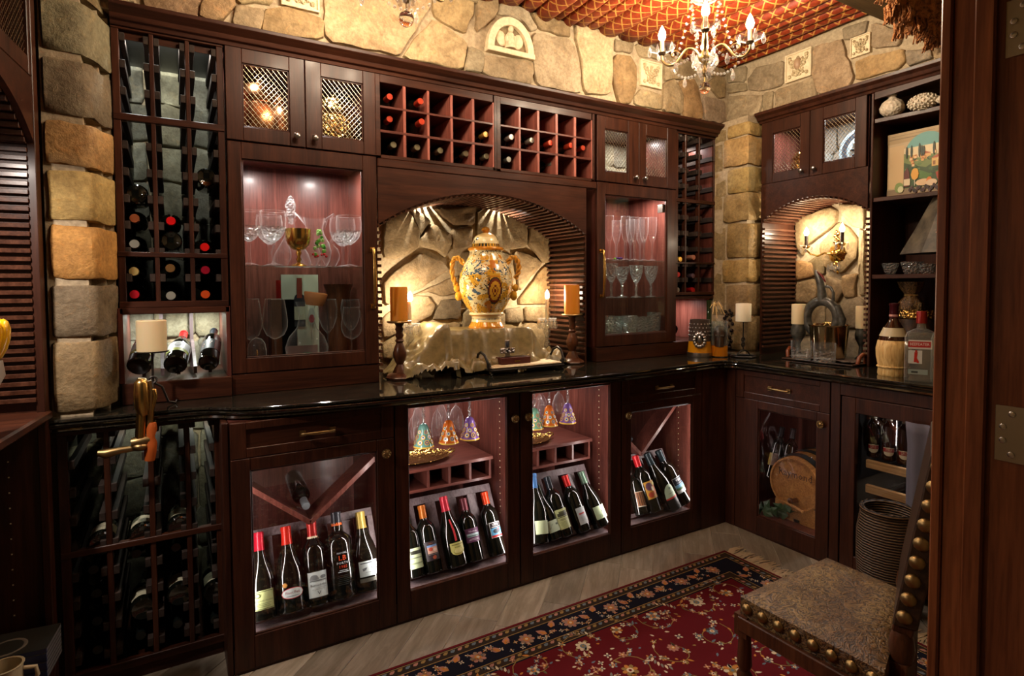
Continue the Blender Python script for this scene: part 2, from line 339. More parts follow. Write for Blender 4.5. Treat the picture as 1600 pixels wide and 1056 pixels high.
# tooled leather of the chair
t = NT('leather'); co = t.coord(); n = t.noise(co, 34, 3, .5, 4.5); n2 = t.noise(co, 6, 3); t.base(t.mix(t.ramp(n2, [(.4, (0, 0, 0)), (.65, (1, 1, 1))]), t.ramp(n, [(.42, lin('2f1c0e')), (.58, lin('6e4d2a'))]), t.ramp(n, [(.42, lin('49331a')), (.58, lin('957848'))]))); t.set(rough=.45); t.bump(n, .9, .006)
t = NT('leather_dark'); co = t.coord(); n = t.noise(co, 50, 3); t.base(t.ramp(n, [(.4, lin('24160c')), (.6, lin('3d2716'))])); t.set(rough=.38); t.bump(n, .3, .003)
t = NT('silk'); n = t.noise(t.coord(), 30, 3); t.base(t.ramp(n, [(.3, lin('6e5e3a')), (.7, lin('8f7c50'))])); t.set(rough=.38, spec=.6); t.bump(n, .05, .004)
t = NT('wicker'); co = t.coord((1, 1, 1)); wv = t.new('ShaderNodeTexWave', bands_direction='Z', _Scale=28.0); t.ln(co, wv.inputs[0]); t.base(t.ramp(wv.outputs[1], [(.2, lin('1d120a')), (.7, lin('6b4f30'))])); t.set(rough=.6); t.bump(wv.outputs[1], .8, .01)
t = NT('straw'); co = t.coord((1, 1, .06)); n = t.noise(co, 110, 3, .6); t.base(t.ramp(n, [(.3, lin('a97e43')), (.5, lin('d3ad6b')), (.72, lin('e5ca8e'))])); t.set(rough=.6); t.bump(n, .5, .005)
t = NT('relief'); n = t.noise(t.coord(), 70, 3, .5, 2); t.base(t.ramp(n, [(.35, lin('9c8258')), (.6, lin('e3d2a8'))])); t.set(rough=.75); t.bump(n, 1.0, .012)
t = NT('pale_ceramic'); v = t.new('ShaderNodeTexVoronoi', _Scale=60.0); t.ln(t.coord(), v.inputs['Vector']); t.base(lin('d2c6b0')); t.set(rough=.5); t.bump(v.outputs['Distance'], .35, .02)
t = NT('slub'); n = t.noise(t.coord((6, 60, 6)), 5, 3); t.base(t.ramp(n, [(.3, lin('3b302a')), (.7, lin('75665a'))])); t.set(rough=.8); t.bump(n, .6, .006)
t = NT('grey_clay'); n = t.noise(t.coord(), 30, 4); t.base(t.ramp(n, [(.35, lin('2e2d2a')), (.7, lin('5d5b52'))])); t.set(rough=.3); t.bump(n, .3, .01)
t = NT('leaf'); t.base(lin('28431f')); t.set(rough=.5)
t = NT('lamp_shade'); n = t.noise(t.coord(), 14, 3); t.base(t.ramp(n, [(.4, lin('3f3a33')), (.7, lin('6b6252'))])); t.set(rough=.6)
# ---------------------------------------------------------------- the room
STONE = [lin(h) for h in ('b8a27a', 'a99468', 'c2aa7c', '9c8a68', 'b09870', '8f8064', 'bda070', 'ab8f60')]
RND = .11
def chaikin(p, k=1):
    for _ in range(k):
        q = []
        for i in range(len(p)):
            a, b = p[i], p[(i+1) % len(p)]; q += [a*(1-RND)+b*RND, a*RND+b*(1-RND)]
        p = q
    return p
def subdiv(p, step):
    q = []
    for i in range(len(p)):
        a, b = p[i], p[(i+1) % len(p)]; n = max(1, int((b-a).length/step)); q += [a+(b-a)*(k/n) for k in range(n)]
    return q
def stone(parent, pts, n, h=.022, color=None, mat='stone', step=.04, jit=.006, grow=.009):
    n = Vector(n); p = [Vector(q) for q in pts]; c = sum(p, Vector())/len(p); p = [q+(q-c).normalized()*grow for q in p]
    p = subdiv(chaikin(p), step); m = len(p); c = sum(p, Vector())/m
    rad = sum((q-c).length for q in p)/m; sd = random.uniform(0, 90); dh = random.uniform(.75, 1.3)*h
    p = [q + (q-c).normalized()*random.uniform(-jit, jit) for q in p]; rings = []
    def ring(sc_, hh, j): return [c + (q-c)*sc_ + n*(hh + j*noise.noise(q*11+Vector((sd, 0, 0)))) for q in p]
    e = min(.45, .009/rad)
    rings = [ring(1, -.015, 0), ring(.99, dh*.45, .005), ring(1-e*.45, dh*.88, .006), ring(1-e*1.3, dh, .009), ring(.5, dh*1.05, .014)]
    mb = MB(); vs = [v for r in rings for v in r] + [c + n*(dh*1.05 + .014*noise.noise(c*11+Vector((sd, 0, 0))))]
    fs = [(r*m+i, r*m+(i+1) % m, (r+1)*m+(i+1) % m, (r+1)*m+i) for r in range(4) for i in range(m)] + [(4*m+i, 4*m+(i+1) % m, 5*m) for i in range(m)]
    mb.add(vs, fs)
    col = color or random.choice(STONE); k = random.uniform(.84, 1.06); g = sum(col)/3; col = tuple(x*.80+g*.20 for x in col)
    return obj('stone', mb, mat, parent, smooth=50, color=tuple(min(1, x*k) for x in col))
def block(parent, poly, z0, z1, color, jit=.007):
    p = [Vector((x, y, 0)) for x, y in poly]; p = subdiv([q for i in range(len(p)) for q in (p[i]*.93+p[i-1]*.07, p[i]*.93+p[(i+1) % len(p)]*.07)], .035); m = len(p); c = sum(p, Vector())/m; sd = random.uniform(0, 90); rings = []
    zs = [(z0, .945), (z0+.007, .99), (z0+.3*(z1-z0), 1), (z0+.7*(z1-z0), 1), (z1-.007, .99), (z1, .945)]
    for z, s_ in zs:
        rings += [c + (q-c)*s_*(1+.07*noise.noise(Vector((q.x*9+sd, q.y*9, z*9)))) + Vector((0, 0, z + 1.6*jit*noise.noise(Vector((q.x*14, q.y*14, sd+z))))) for q in p]
    mb = MB(); k = len(zs); mb.add(rings, [(r*m+i, r*m+(i+1) % m, (r+1)*m+(i+1) % m, (r+1)*m+i) for r in range(k-1) for i in range(m)] + [tuple(range(m))[::-1], tuple(range((k-1)*m, k*m))])
    return obj('stone', mb, 'stone', parent, smooth=45, color=color)
# floor and its diagonal planks
fl = struct('floor', MB().box(-2.2, 3.7, -1.2, 3.1, -.06, -.004), 'grout')
D = Vector((1, 1, 0)).normalized(); N = Vector((1, -1, 0)).normalized()
q0 = {0: 2.266, 2: 2.239, 3: 2.462, 4: 2.896, 5: 2.861, 7: 3.103}
plank0 = None
for i in range(-9, 16):
    off = q0.get(i, random.uniform(0, .9)) % .9
    for k in range(-1, 7):
        c = N*(-.967+.156*(i+.5)) + D*(off + .9*(k+.5))
        if not (-.9 < c.x < 3.1 and .7 < c.y < 2.62): continue
        if plank0 is None:
            mb = MB(); mb.box(-.0765, .0765, -.4485, .4485, -.012, 0); plank0 = obj('plank', mb, 'plank', fl, bevel=.0012, local=True, smooth=0); o = plank0
        else: o = link_copy(plank0, fl, (0, 0, 0))
        o.location = c - W[fl.name]; o.rotation_euler = (0, 0, -PI/4); g = random.uniform(.72, 1.12); o.color = (g, g*.985, g*.96, 1)
# back wall with the stone band over the cabinets and the stone behind the racks and the niche
mb = MB(); mb.box(-.9, 3.62, 3.0, 3.1, 0, 2.86); mb.box(-.36, 3.52, 2.53, 3.0, 2.40, 2.86); mb.box(.80, 2.06, 2.95, 3.0, .93, 2.36)
wb = struct('wall_back', mb, 'mortar')
band = [
 ([(150,-40),(205,-35),(208,2),(176,5),(152,-5)], 'a08a62'), ([(215,-40),(312,-40),(311,12),(306,25),(290,24),(228,15)], '97764e'), ([(316,-40),(366,-40),(362,15),(345,31),(330,33),(311,26),(317,8)], 'a5824f'),
 ([(372,13),(414,15),(405,51),(375,45),(364,37)], 'a8926a'), ([(370,-35),(424,-35),(422,5),(372,7)], 'a99260'), ([(415,18),(450,17),(502,32),(503,62),(412,51)], 'b99b62'),
 ([(506,-40),(675,-40),(672,8),(648,45),(618,88),(590,80),(522,68),(508,55),(508,15)], 'c0a271'), ([(677,34),(727,67),(718,110),(627,92),(650,60)], 'bfa571'),
 ([(680,-40),(742,-40),(738,20),(724,52),(708,46),(676,24)], 'b89a60'), ([(733,74),(753,83),(752,114),(724,109)], 'b0a07a'), ([(746,-35),(776,-35),(774,22),(742,51)], 'a2875a'),
 ([(779,8),(820,17),(836,45),(826,50),(812,33),(793,27),(778,25)], 'b2a07c'), ([(755,88),(829,97),(830,117),(824,133),(754,117)], 'a8926a'),
 ([(831,54),(887,64),(895,77),(904,115),(902,146),(837,133),(832,97)], 'b7a27b'), ([(830,20),(887,38),(886,59),(841,47)], 'a98d5c'),
 ([(898,42),(950,52),(957,58),(953,80),(954,115),(950,147),(911,145),(908,100),(898,58)], 'c9b382'), ([(959,63),(987,68),(984,83),(961,81)], 'a8926a'),
 ([(961,90),(980,89),(990,108),(990,142),(981,164),(965,162),(955,122),(955,102)], 'a2834f'), ([(992,70),(1031,80),(1029,94),(998,88)], 'b09a6e'),
 ([(991,150),(1000,141),(1031,150),(1031,172),(990,163)], 'b8a476'), ([(1035,132),(1052,127),(1063,152),(1063,179),(1034,175)], 'ad966a'),
 ([(1060,128),(1080,126),(1087,140),(1096,185),(1067,184),(1063,152)], 'a8834c'), ([(1096,152),(1130,160),(1130,193),(1101,189)], 'a18a6c'),
 ([(1103,132),(1117,120),(1130,124),(1130,153),(1121,153)], 'ab9260'), ([(1036,87),(1085,97),(1083,121),(1058,122),(1037,126)], 'b39d70'), ([(1089,99),(1130,109),(1130,119),(1112,117),(1090,121)], 'a9946c'),
 ([(-20,-60),(60,-60),(150,-55),(150,-10),(70,-12)], '8a7755')]
for pts, c in band: stone(wb, [at(x, y, Y=2.53) for x, y in pts], (0, -1, 0), .020, lin(c))
nich = [
 ([(600,340),(637,330),(651,357),(652,388),(620,402),(597,402)], '9c8358'), ([(641,326),(672,346),(653,368)], '93805c'), ([(655,372),(675,350),(700,367),(702,383),(693,401),(683,392),(660,385)], 'a58c60'),
 ([(680,326),(741,322),(738,352),(708,352),(693,341)], '86683c'), ([(708,357),(735,357),(735,377),(727,387),(709,389),(702,367)], '8d7348'), ([(746,326),(820,338),(821,380),(815,388),(743,388)], '91794e'),
 ([(828,353),(862,370),(862,410),(843,407),(823,381)], '8c7142'), ([(847,417),(863,424),(863,475),(811,475),(810,465)], 'b08c52'), ([(801,392),(833,402),(843,413),(808,456)], 'a5895a'),
 ([(599,438),(655,395),(690,411),(698,421),(660,446),(600,478)], 'b2966a'), ([(642,462),(711,431),(712,456),(690,462),(668,455)], 'ae9468'), ([(598,494),(645,464),(666,462),(676,476),(671,492),(655,501),(598,530)], 'bda376'),
 ([(680,486),(691,469),(717,467),(717,497),(677,498)], '77674c'), ([(656,511),(717,502),(707,540),(656,545)], 'b39a68'), ([(789,483),(813,480),(813,502),(787,503)], 'a08c66'), ([(817,480),(863,481),(863,501),(817,502)], '9c845a'),
 ([(815,506),(863,505),(863,556),(815,556)], 'a68e60'), ([(714,396),(797,396),(804,460),(780,478),(722,478)], 'a08a60'), ([(598,535),(652,506),(652,556),(598,560)], 'ab9566'), ([(722,484),(785,484),(785,545),(722,545)], '9a865c'),
 ([(655,505),(677,502),(717,501),(714,545),(655,545)], 'b39a68')][:-1]
for pts, c in nich: stone(wb, [at(x, y, Y=2.95) for x, y in pts], (0, -1, 0), .030, lin(c), grow=.007)
def rubble(parent, F, s0, s1, z0, z1, cols, rows, pal, h=.02):     # plain coursed rubble where only glimpses show
    for r in range(rows):
        za = z0+(z1-z0)*r/rows; zb = z0+(z1-z0)*(r+1)/rows; xs = [s0+(s1-s0)*(k+random.uniform(-.18, .18)*(0 < k < cols))/cols for k in range(cols+1)]
        for k in range(cols):
            j = lambda: random.uniform(-.015, .015)
            pts = [F(xs[k]+.008+j()*.5, 0, za+.008+j()), F(xs[k+1]-.008+j()*.5, 0, za+.008+j()), F(xs[k+1]-.008+j()*.5, 0, zb-.008+j()), F((xs[k]+xs[k+1])/2+j(), 0, zb-.006+j()), F(xs[k]+.008+j()*.5, 0, zb-.008+j())]
            stone(parent, pts, F.n, h, lin(random.choice(pal)), step=.07)
PAL = ('9a9682', '8a8672', 'a8a48c', '7d7a68', 'a09878')
FBK = Fr((0, 3.0, 0), (1, 0, 0), (0, -1, 0))
FBS = Fr((0, 2.53, 0), (1, 0, 0), (0, -1, 0)); PAL2 = ('a99468', '9c8760', 'b39d70', 'a8926a')
rubble(wb, FBS, -.33, .16, 2.575, 2.83, 3, 2, PAL2); rubble(wb, FBS, .18, .72, 2.70, 2.83, 4, 1, PAL2); rubble(wb, FBS, .74, 1.38, 2.765, 2.83, 4, 1, PAL2)
rubble(wb, FBK, -.24, .24, 1.0, 2.38, 3, 8, PAL); rubble(wb, FBK, -.42, .22, .05, .92, 4, 5, PAL); rubble(wb, FBK, 2.86, 3.06, 1.0, 2.36, 1, 5, PAL); rubble(wb, FBK, 2.10, 2.84, 1.99, 2.38, 3, 2, PAL)
FBR = Fr((3.52, 0, 0), (0, 1, 0), (-1, 0, 0))
# right wall
mb = MB(); mb.box(3.52, 3.62, .38, 3.0, 0, 2.86); mb.box(3.13, 3.52, .5, 2.53, 2.44, 2.86); mb.box(3.50, 3.52, 1.6, 2.34, .93, 2.0)
wr = struct('wall_right', mb, 'mortar')
rb = [([(1136,110),(1168,105),(1165,127),(1138,130)], 'b39f78'), ([(1137,134),(1164,131),(1167,142),(1138,146)], 'ab976e'), ([(1172,122),(1187,106),(1225,96),(1224,133),(1189,142),(1171,139)], 'b59f78'),
 ([(1138,152),(1191,149),(1193,160),(1187,180),(1137,191)], 'c0aa80'), ([(1195,146),(1209,143),(1208,170),(1194,177)], 'ad9970'), ([(1213,142),(1273,121),(1277,153),(1214,171)], 'b39d74'),
 ([(1274,76),(1316,63),(1322,85),(1335,122),(1327,136),(1283,145),(1274,119)], 'c2a276'), ([(1320,45),(1356,33),(1353,51),(1331,58),(1321,62)], 'a89470'), ([(1338,98),(1365,87),(1413,77),(1413,97),(1407,107),(1343,125)], 'c39d5c'),
 ([(1365,36),(1410,50),(1407,71),(1366,77)], 'b39a74'), ([(1417,80),(1455,77),(1457,91),(1422,102)], 'a59478'), ([(1460,73),(1510,62),(1510,83),(1462,93)], 'b09468'), ([(1228,92),(1272,75),(1316,60),(1316,40),(1228,70)], 'a89268')]
for pts, c in rb[:-1]: stone(wr, [at(x, y, X=3.13) for x, y in pts], (-1, 0, 0), .020, lin(c))
rubble(wr, FBR, 1.62, 2.28, 2.02, 2.40, 3, 2, ('9aa09a', '8a908c', 'a8a89c'))
rn = [([(1246,344),(1257,339),(1301,324),(1310,331),(1307,350),(1263,385),(1257,397),(1248,386)], 'a98f5e'), ([(1315,320),(1352,320),(1352,357),(1331,353),(1316,330)], 'a08a60'),
 ([(1283,386),(1315,348),(1330,360),(1342,377),(1339,405),(1318,427),(1293,417)], 'a78a56'), ([(1247,407),(1272,413),(1275,430),(1247,437)], 'b98a48'), ([(1246,443),(1275,436),(1276,463),(1263,472),(1246,470)], 'a3875a'),
 ([(1295,432),(1317,442),(1320,455),(1311,471),(1296,463)], '9c8054'), ([(1320,432),(1341,428),(1338,463),(1325,464),(1321,450)], 'b08c54'), ([(1319,472),(1340,466),(1352,473),(1352,510),(1322,512)], '9a8460'),
 ([(1246,478),(1290,475),(1290,520),(1246,525)], '94805a'), ([(1293,480),(1315,478),(1317,530),(1293,530)], '8f7a54'), ([(1345,360),(1353,360),(1353,460),(1345,460)], 'a99468'), ([(1262,412),(1285,395),(1291,425),(1278,432)], '98804f')]
for pts, c in rn: stone(wr, [at(x, y, X=3.50) for x, y in pts], (-1, 0, 0), .026, lin(c), step=.05)
# stone pier in the far corner and the near one on the left
mb = MB(); mb.box(3.056, 3.5, 2.330, 2.60, .965, 2.44); wp = struct('wall_corner_pier', mb, 'mortar')
rows = [(192, 211), (214, 257), (261, 299), (302, 345), (349, 402), (406, 441), (445, 492), (496, 548)]
cols = ['b89c62', 'c2a068', 'b1985e', 'a98f5c', '9c8250', 'b09258', '9a8058', 'a48c62']
zf = lambda y: at(1160, y, X=3.05).z
for k, ((a, b), c) in enumerate(zip(rows, cols)):
    y1 = 2.50 if k % 2 else 2.47
    block(wp, [(3.042+random.uniform(-.006, .006), 2.315), (3.042, y1+.004), (3.2, y1+.004), (3.2, 2.315+random.uniform(-.004, .008))], zf(b), zf(a), lin(c))
    block(wp, [(3.055, y1+.012), (3.055, 2.585), (3.2, 2.585), (3.2, y1+.012)], zf(b+4), zf(a+(2 if k % 3 else -3)), lin('a49068'))
mb = MB(); mb.box(-.356, -.245, 2.428, 2.60, .965, 2.80); mb.box(-.352, -.205, 2.52, 2.60, .965, 2.80); mb.box(-.352, -.178, 2.575, 2.60, .965, 2.80); wq = struct('wall_left_pier', mb, 'mortar')
rows = [(-75, -8), (2, 84), (93, 180), (190, 258), (267, 345), (353, 436), (446, 528), (534, 645)]
cols = ['8d7c58', '8e876a', '84765e', 'bd9660', 'c0a466', 'c4924e', '83745c', '9c8763']
zf = lambda y: at(115, y, Y=2.42).z
for (a, b), c in zip(rows, cols):
    block(wq, [(-.352, 2.418), (-.352, 2.61), (-.160+random.uniform(-.006, .006), 2.61), (-.228+random.uniform(-.006, .006), 2.415)], max(.972, zf(b-1)), zf(a+1), lin(c))
# left wall, front wall (with the doorway the camera looks through), ceiling and beam
struct('wall_left', MB().box(-.95, -.86, -.9, 3.0, 0, 2.86), 'mortar_dark')
struct('wall_front', MB().box(1.235, 3.62, .385, .485, 0, 2.86), 'mortar_dark')
struct('ceiling', MB().box(-.95, 3.62, -.9, 3.1, 2.86, 2.93), 'mortar_dark')
struct('trim_3', MB().box(-.86, 3.13, 1.37, 1.49, 2.64, 2.86), 'olive_beam', bevel=.006)
# crown mouldings
def moulding(name, F, s0, s1, prof):
    mb = MB(); n = len(prof); vs = [F(s0, d, z) for d, z in prof] + [F(s1, d, z) for d, z in prof]
    mb.add(vs, [tuple(range(n)), tuple(range(n, 2*n))[::-1]] + [(i, (i+1) % n, n+(i+1) % n, n+i) for i in range(n)])
    return struct(name, mb, 'wood_x', bevel=.0015)
CR = [(-.03, 2.358), (.004, 2.358), (.008, 2.372), (.020, 2.376), (.026, 2.392), (.044, 2.404), (.056, 2.412), (.058, 2.426), (-.03, 2.426)]
moulding('trim_1', FU, -.17, 3.055, CR)
CR2 = [(-.03, 2.392), (.004, 2.392), (.010, 2.404), (.022, 2.408), (.03, 2.424), (.05, 2.436), (.052, 2.452), (-.03, 2.452)]
moulding('trim_2', FRU, .5, 2.318, CR2)
# the ceiling cloth, gathered in folds that run from the beam to the back wall
def drape():
    xs = []; x = -.30; foldw = []
    while x < 3.125:
        w_ = random.choice((.05, .08, .11, .15)); foldw.append((x, min(x+w_, 3.128))); x += w_
    prof = []; u = 0; last = None
    for a, b in foldw:
        dep = random.uniform(.018, .045); k = 7
        for i in range(k):
            f = i/k; px_ = a+(b-a)*f; pz = 2.815 - dep*(math.sin(PI*f)**.6) - .006*math.sin(7*px_)
            if i == 0: pz += .012
            prof.append((px_, pz))
    vs = []; uv = []; ny = 10; us = [0]
    for p, q in zip(prof, prof[1:]): us.append(us[-1] + math.hypot(q[0]-p[0], q[1]-p[1]))
    for j in range(ny+1):
        y = 1.45 + (2.525-1.45)*j/ny
        for i, (a, b) in enumerate(prof):
            wob = .012*noise.noise(Vector((a*3, y*2.5, 0))); vs.append((a+wob*(a < 3.1), y, b + .010*noise.noise(Vector((a*5, y*4, 9))))); uv.append((us[i], y))
    m = len(prof); mb = MB(); mb.add(vs, [(j*m+i, j*m+i+1, (j+1)*m+i+1, (j+1)*m+i) for j in range(ny) for i in range(m-1)])
    o = obj('ceiling_drape', mb, 'drape', None, smooth=28, recalc=False); me = o.data; l = me.uv_layers.new(name='UVMap')
    for lp in me.loops: l.data[lp.index].uv = uv[lp.vertex_index]
    s_ = o.modifiers.new('thick', 'SOLIDIFY'); s_.thickness = .003
    return tag(o, 'rust-coloured gathered cloth with gold lattice pattern covering the ceiling', 'fabric')
drape()
# ---------------------------------------------------------------- cabinet building blocks
def carcass(parent, F, s0, s1, z0, z1, dep, t=.018, mat='wood_in', front=0, name='body', back=True):
    mb = MB(); d1 = front; d0 = front-dep
    mb.fbox(F, s0, s0+t, d0, d1, z0, z1); mb.fbox(F, s1-t, s1, d0, d1, z0, z1); mb.fbox(F, s0+t, s1-t, d0, d1, z0, z0+t); mb.fbox(F, s0+t, s1-t, d0, d1, z1-t, z1)
    if back: mb.fbox(F, s0+t, s1-t, d0, d0+.008, z0+t, z1-t)
    return obj(name, mb, mat, parent, smooth=0)
def frame(parent, F, s0, s1, z0, z1, g, th=.022, d=0, name='door', mat='wood', bevel=.002):
    """framed door or face round the opening g = (s, s, z, z)"""
    mb = MB(); a, b, c, e = g
    mb.fbox(F, s0, a, d-th, d, z0, z1); mb.fbox(F, b, s1, d-th, d, z0, z1); mb.fbox(F, a, b, d-th, d-.0006, z0, c); mb.fbox(F, a, b, d-th, d-.0006, e, z1)
    o = obj(name, mb, mat, parent, bevel=bevel, smooth=0)
    return o
def bead(parent, F, g, d, mat='wood', w=.006):
    mb = MB(); a, b, c, e = g
    for q in ((a, a+w, c, e), (b-w, b, c, e), (a, b, c, c+w), (a, b, e-w, e)): mb.fbox(F, q[0], q[1], d-.014, d-.006, q[2], q[3])
    return obj('bead', mb, mat, parent, smooth=0, bevel=.002)
def pane(parent, F, g, d, mat='pane'):
    mb = MB(); mb.fbox(F, g[0]-.004, g[1]+.004, d-.016, d-.012, g[2]-.004, g[3]+.004); return obj('pane', mb, mat, parent, smooth=0)
def wire_mesh(parent, F, g, d, sp=.0205, k=1.15, r=.0008):
    mb = MB(); a, b, c, e = g; w_ = b-a; h = e-c
    for sg in (1, -1):
        n = int((w_ + h/k)/sp)+2
        for i in range(n):
            off = i*sp; pts = []       # line: s = off - z/k  (mirrored for sg=-1)
            for z in (0, h):
                s_ = off - z/k; pts.append((s_, z))
            (x0, z0), (x1, z1) = pts
            if x0 > w_: z0 += (x0-w_)*k; x0 = w_
            if x1 < 0: z1 -= (0-x1)*k; x1 = 0
            if x1 > w_ or z0 > h or z1 < z0: continue
            if sg < 0: x0, x1 = w_-x0, w_-x1
            P, Q = F(a+x0, d-.010+.0012*sg, c+z0), F(a+x1, d-.010+.0012*sg, c+z1)
            if (Q-P).length > .004: mb.tube([P, Q], r, 3, caps=False)
    return tag(obj('wire_mesh', mb, 'wire', parent, smooth=0, recalc=False), 'fine diamond wire mesh', kind='stuff')
def knob(parent, p, n, r=.014, mat='pewter'):
    R = axis_rot(n, (0, 0, 1)); mb = MB()
    mb.lathe([(0, 0), (.008, 0), (.006, .004), (.005, .012), (r*.8, .016), (r, .022), (r*.85, .028), (r*.4, .031), (0, .0315)], p, 14, R); return obj('knob', mb, mat, parent, smooth=60)
def rosette(parent, p, n, r=.02):
    R = axis_rot(n, (0, 0, 1)); mb = MB(); mb.lathe([(0, 0), (.010, 0), (.008, .008), (r*.9, .012), (r, .018), (r*.9, .023), (r*.55, .0225), (r*.4, .026), (0, .027)], p, 18, R)
    for i in range(9):
        a = 2*PI*i/9; mb.ball(Vector(p)+R @ Vector((r*.68*math.cos(a), r*.68*math.sin(a), .0235)), .0038, 6, 4)
    return obj('rosette_knob', mb, 'old_brass', parent, smooth=50)
def pull(parent, a, b, n, out=.026, r=.0055, mat='old_brass'):
    a, b, n = Vector(a), Vector(b), Vector(n); d = (b-a).normalized(); up = d.cross(n); mb = MB()
    for p in (a, b):
        mb.hexa([p + d*x*.011 + up*y*.011 + n*z for z in (0, .005) for x, y in ((-1, -1), (1, -1), (1, 1), (-1, 1))])
        mb.tube([p, p+n*out*.8], [.006, .005], 8)
    pts = [a + n*out*.55 - d*.006] + [a + (b-a)*f + n*(out*(.72+.28*math.sin(PI*f))) for f in (0, .12, .3, .5, .7, .88, 1)] + [b + n*out*.55 + d*.006]
    mb.tube(pts, [r*.7, r*1.2, r*.9, r*1.15, r*1.3, r*1.15, r*.9, r*1.2, r*.7], 10); return obj('pull_handle', mb, mat, parent, smooth=60)
def puck(parent, p, power, size=.05, color=COOL):
    p = Vector(p); mb = MB(); mb.lathe([(0, .012), (.013, .012), (.014, .002), (.011, 0), (.0, 0)], p, 14); o = obj('puck_light', mb, 'led', parent, smooth=40)
    light('puck_lamp', 'AREA', p-Vector((0, 0, .004)), power*LED_W, color, size, parent=o)
    return o
def pins(parent, F, s, ds, z0, z1, sgn, step=.032):
    mb = MB(); k = int((z1-z0)/step)
    for d in ds:
        for i in range(k): mb.fbox(F, s, s+sgn*.0012, d-.002, d+.002, z0+i*step, z0+i*step+.004)
    return tag(obj('shelf_pin_holes', mb, 'wax_cream', parent, smooth=0), kind='stuff')
def shelf(parent, F, s0, s1, d0, d1, z, t=.006, mat='shelf_glass', name='glass_shelf'):
    mb = MB(); mb.fbox(F, s0, s1, d0, d1, z-t, z); return obj(name, mb, mat, parent, smooth=0, bevel=.001)

# wine racks: posts, cross rails and a stack of bearer rails running front to back
def rack(name, label, F, posts, pw, z0, z1, cross, rails, dep, stile=None, top=None):
    t = thing(name, label, 'wine rack', F(sum(posts)/len(posts), -dep/2, z0)); proto = None
    for i, s in enumerate(posts):
        w_ = pw*(1.6 if i in (0, len(posts)-1) else 1)
        mb = MB(); mb.fbox(F, s-w_/2, s+w_/2, -.030, 0, z0, z1); obj('post', mb, 'wood', t, bevel=.002, smooth=0)
        mb = MB(); mb.fbox(F, s-w_/2, s+w_/2, -dep, -dep+.02, z0, z1); obj('rear_post', mb, 'rail', t, smooth=0)
        for z in rails:
            for sg in ((1,) if i == 0 else (-1,) if i == len(posts)-1 else (1, -1)):
                c = F(s+sg*(w_/2+.009), -dep/2, z)
                if proto is None:
                    mb = MB(); a, b = F(-.010, -dep/2, 0)-F.o, F(.010, dep/2-.004, 0)-F.o
                    mb.box(-.009, .009, -dep/2+.002, dep/2-.002, -.015, .015); proto = obj('bearer_rail', mb, 'rail', t, bevel=.0015, local=True, smooth=0); o = proto
                else: o = link_copy(proto, t, (0, 0, 0))
                o.location = c - W[t.name]
                if abs(F.n.x) > .5: o.rotation_euler = (0, 0, PI/2)
    for z, h in cross:
        mb = MB(); mb.fbox(F, posts[0]-pw*.8, posts[-1]+pw*.8, -.022, .004, z-h/2, z+h/2); obj('cross_rail', mb, 'wood_x', t, bevel=.002, smooth=0)
    return t
px_ = lambda xs, y, Y: [at(x, y, Y=Y).x for x in xs]
FL = Fr((0, 2.565, 0), (1, 0, 0), (0, -1, 0))
r1 = rack('wine_rack', 'tall open wine rack with slanted dark bearer rails beside the left stone pier', FL, [-.158, -.046, .071, .183], .015, 1.335, 2.37, [(2.034, .026), (1.530, .018), (1.342, .024), (2.36, .02)], [2.325-.098*k for k in range(10)], .40)
mb = MB(); mb.fbox(FL, -.17, .197, -.42, .0, 2.352, 2.366); obj('top_board', mb, 'black', r1, smooth=0)
mb = MB(); mb.fbox(FL, -.172, -.166, -.42, -.012, 1.34, 2.37); obj('side_board', mb, 'wood_in', r1, smooth=0)
mb = MB(); mb.box(-.166, .19, 2.584, 2.592, 2.322, 2.352); obj('added_pelmet', mb, 'wood_x', r1, smooth=0)  # added board, only there to hide the strip light behind it
light('rack_fill_strip', 'AREA', (.01, 2.606, 2.346), 6.0*LED_W, (.95, 1, .93), .3, rot=(math.radians(32), 0, 0), size_y=.015, parent=r1)  # unseen strip light added to brighten the stone behind the rack
# bottle shelf below the rack
t = thing('bottle_shelf', 'lit open shelf under the left wine rack holding three tilted bottles', 'shelf', (.01, 2.75, CT))
mb = MB(); mb.box(-.17, .197, 2.545, 2.98, CT, 1.05); obj('plinth', mb, 'wood_x', t, bevel=.003, smooth=0)
mb = MB(); mb.box(-.17, .197, 2.56, 2.62, 1.306, 1.330); mb.box(-.17, .197, 2.60, 2.98, 1.316, 1.330); obj('top_rail', mb, 'wood_x', t, bevel=.002, smooth=0)
for xa, xb in ((-.176, -.160), (.183, .197)): mb = MB(); mb.box(xa, xb, 2.56, 2.98, 1.05, 1.33); obj('side_board', mb, 'wood_in', t, smooth=0)
for x in (-.102, -.041, .014, .072, .125):
    mb = MB(); mb.bar((x, 2.63, 1.075), (x, 2.95, 1.16), .012, .03); obj('bottle_cradle', mb, 'wood_grey', t, smooth=0)
for x in (-.045, .070):
    mb = MB(); mb.box(x-.007, x+.007, 2.955, 2.97, 1.05, 1.306); obj('back_post', mb, 'wood_grey', t, smooth=0)
puck(t, (-.09, 2.86, 1.304), 1.0, .04, (.96, 1, .92)); puck(t, (.10, 2.86, 1.304), 1.0, .04, (.96, 1, .92))
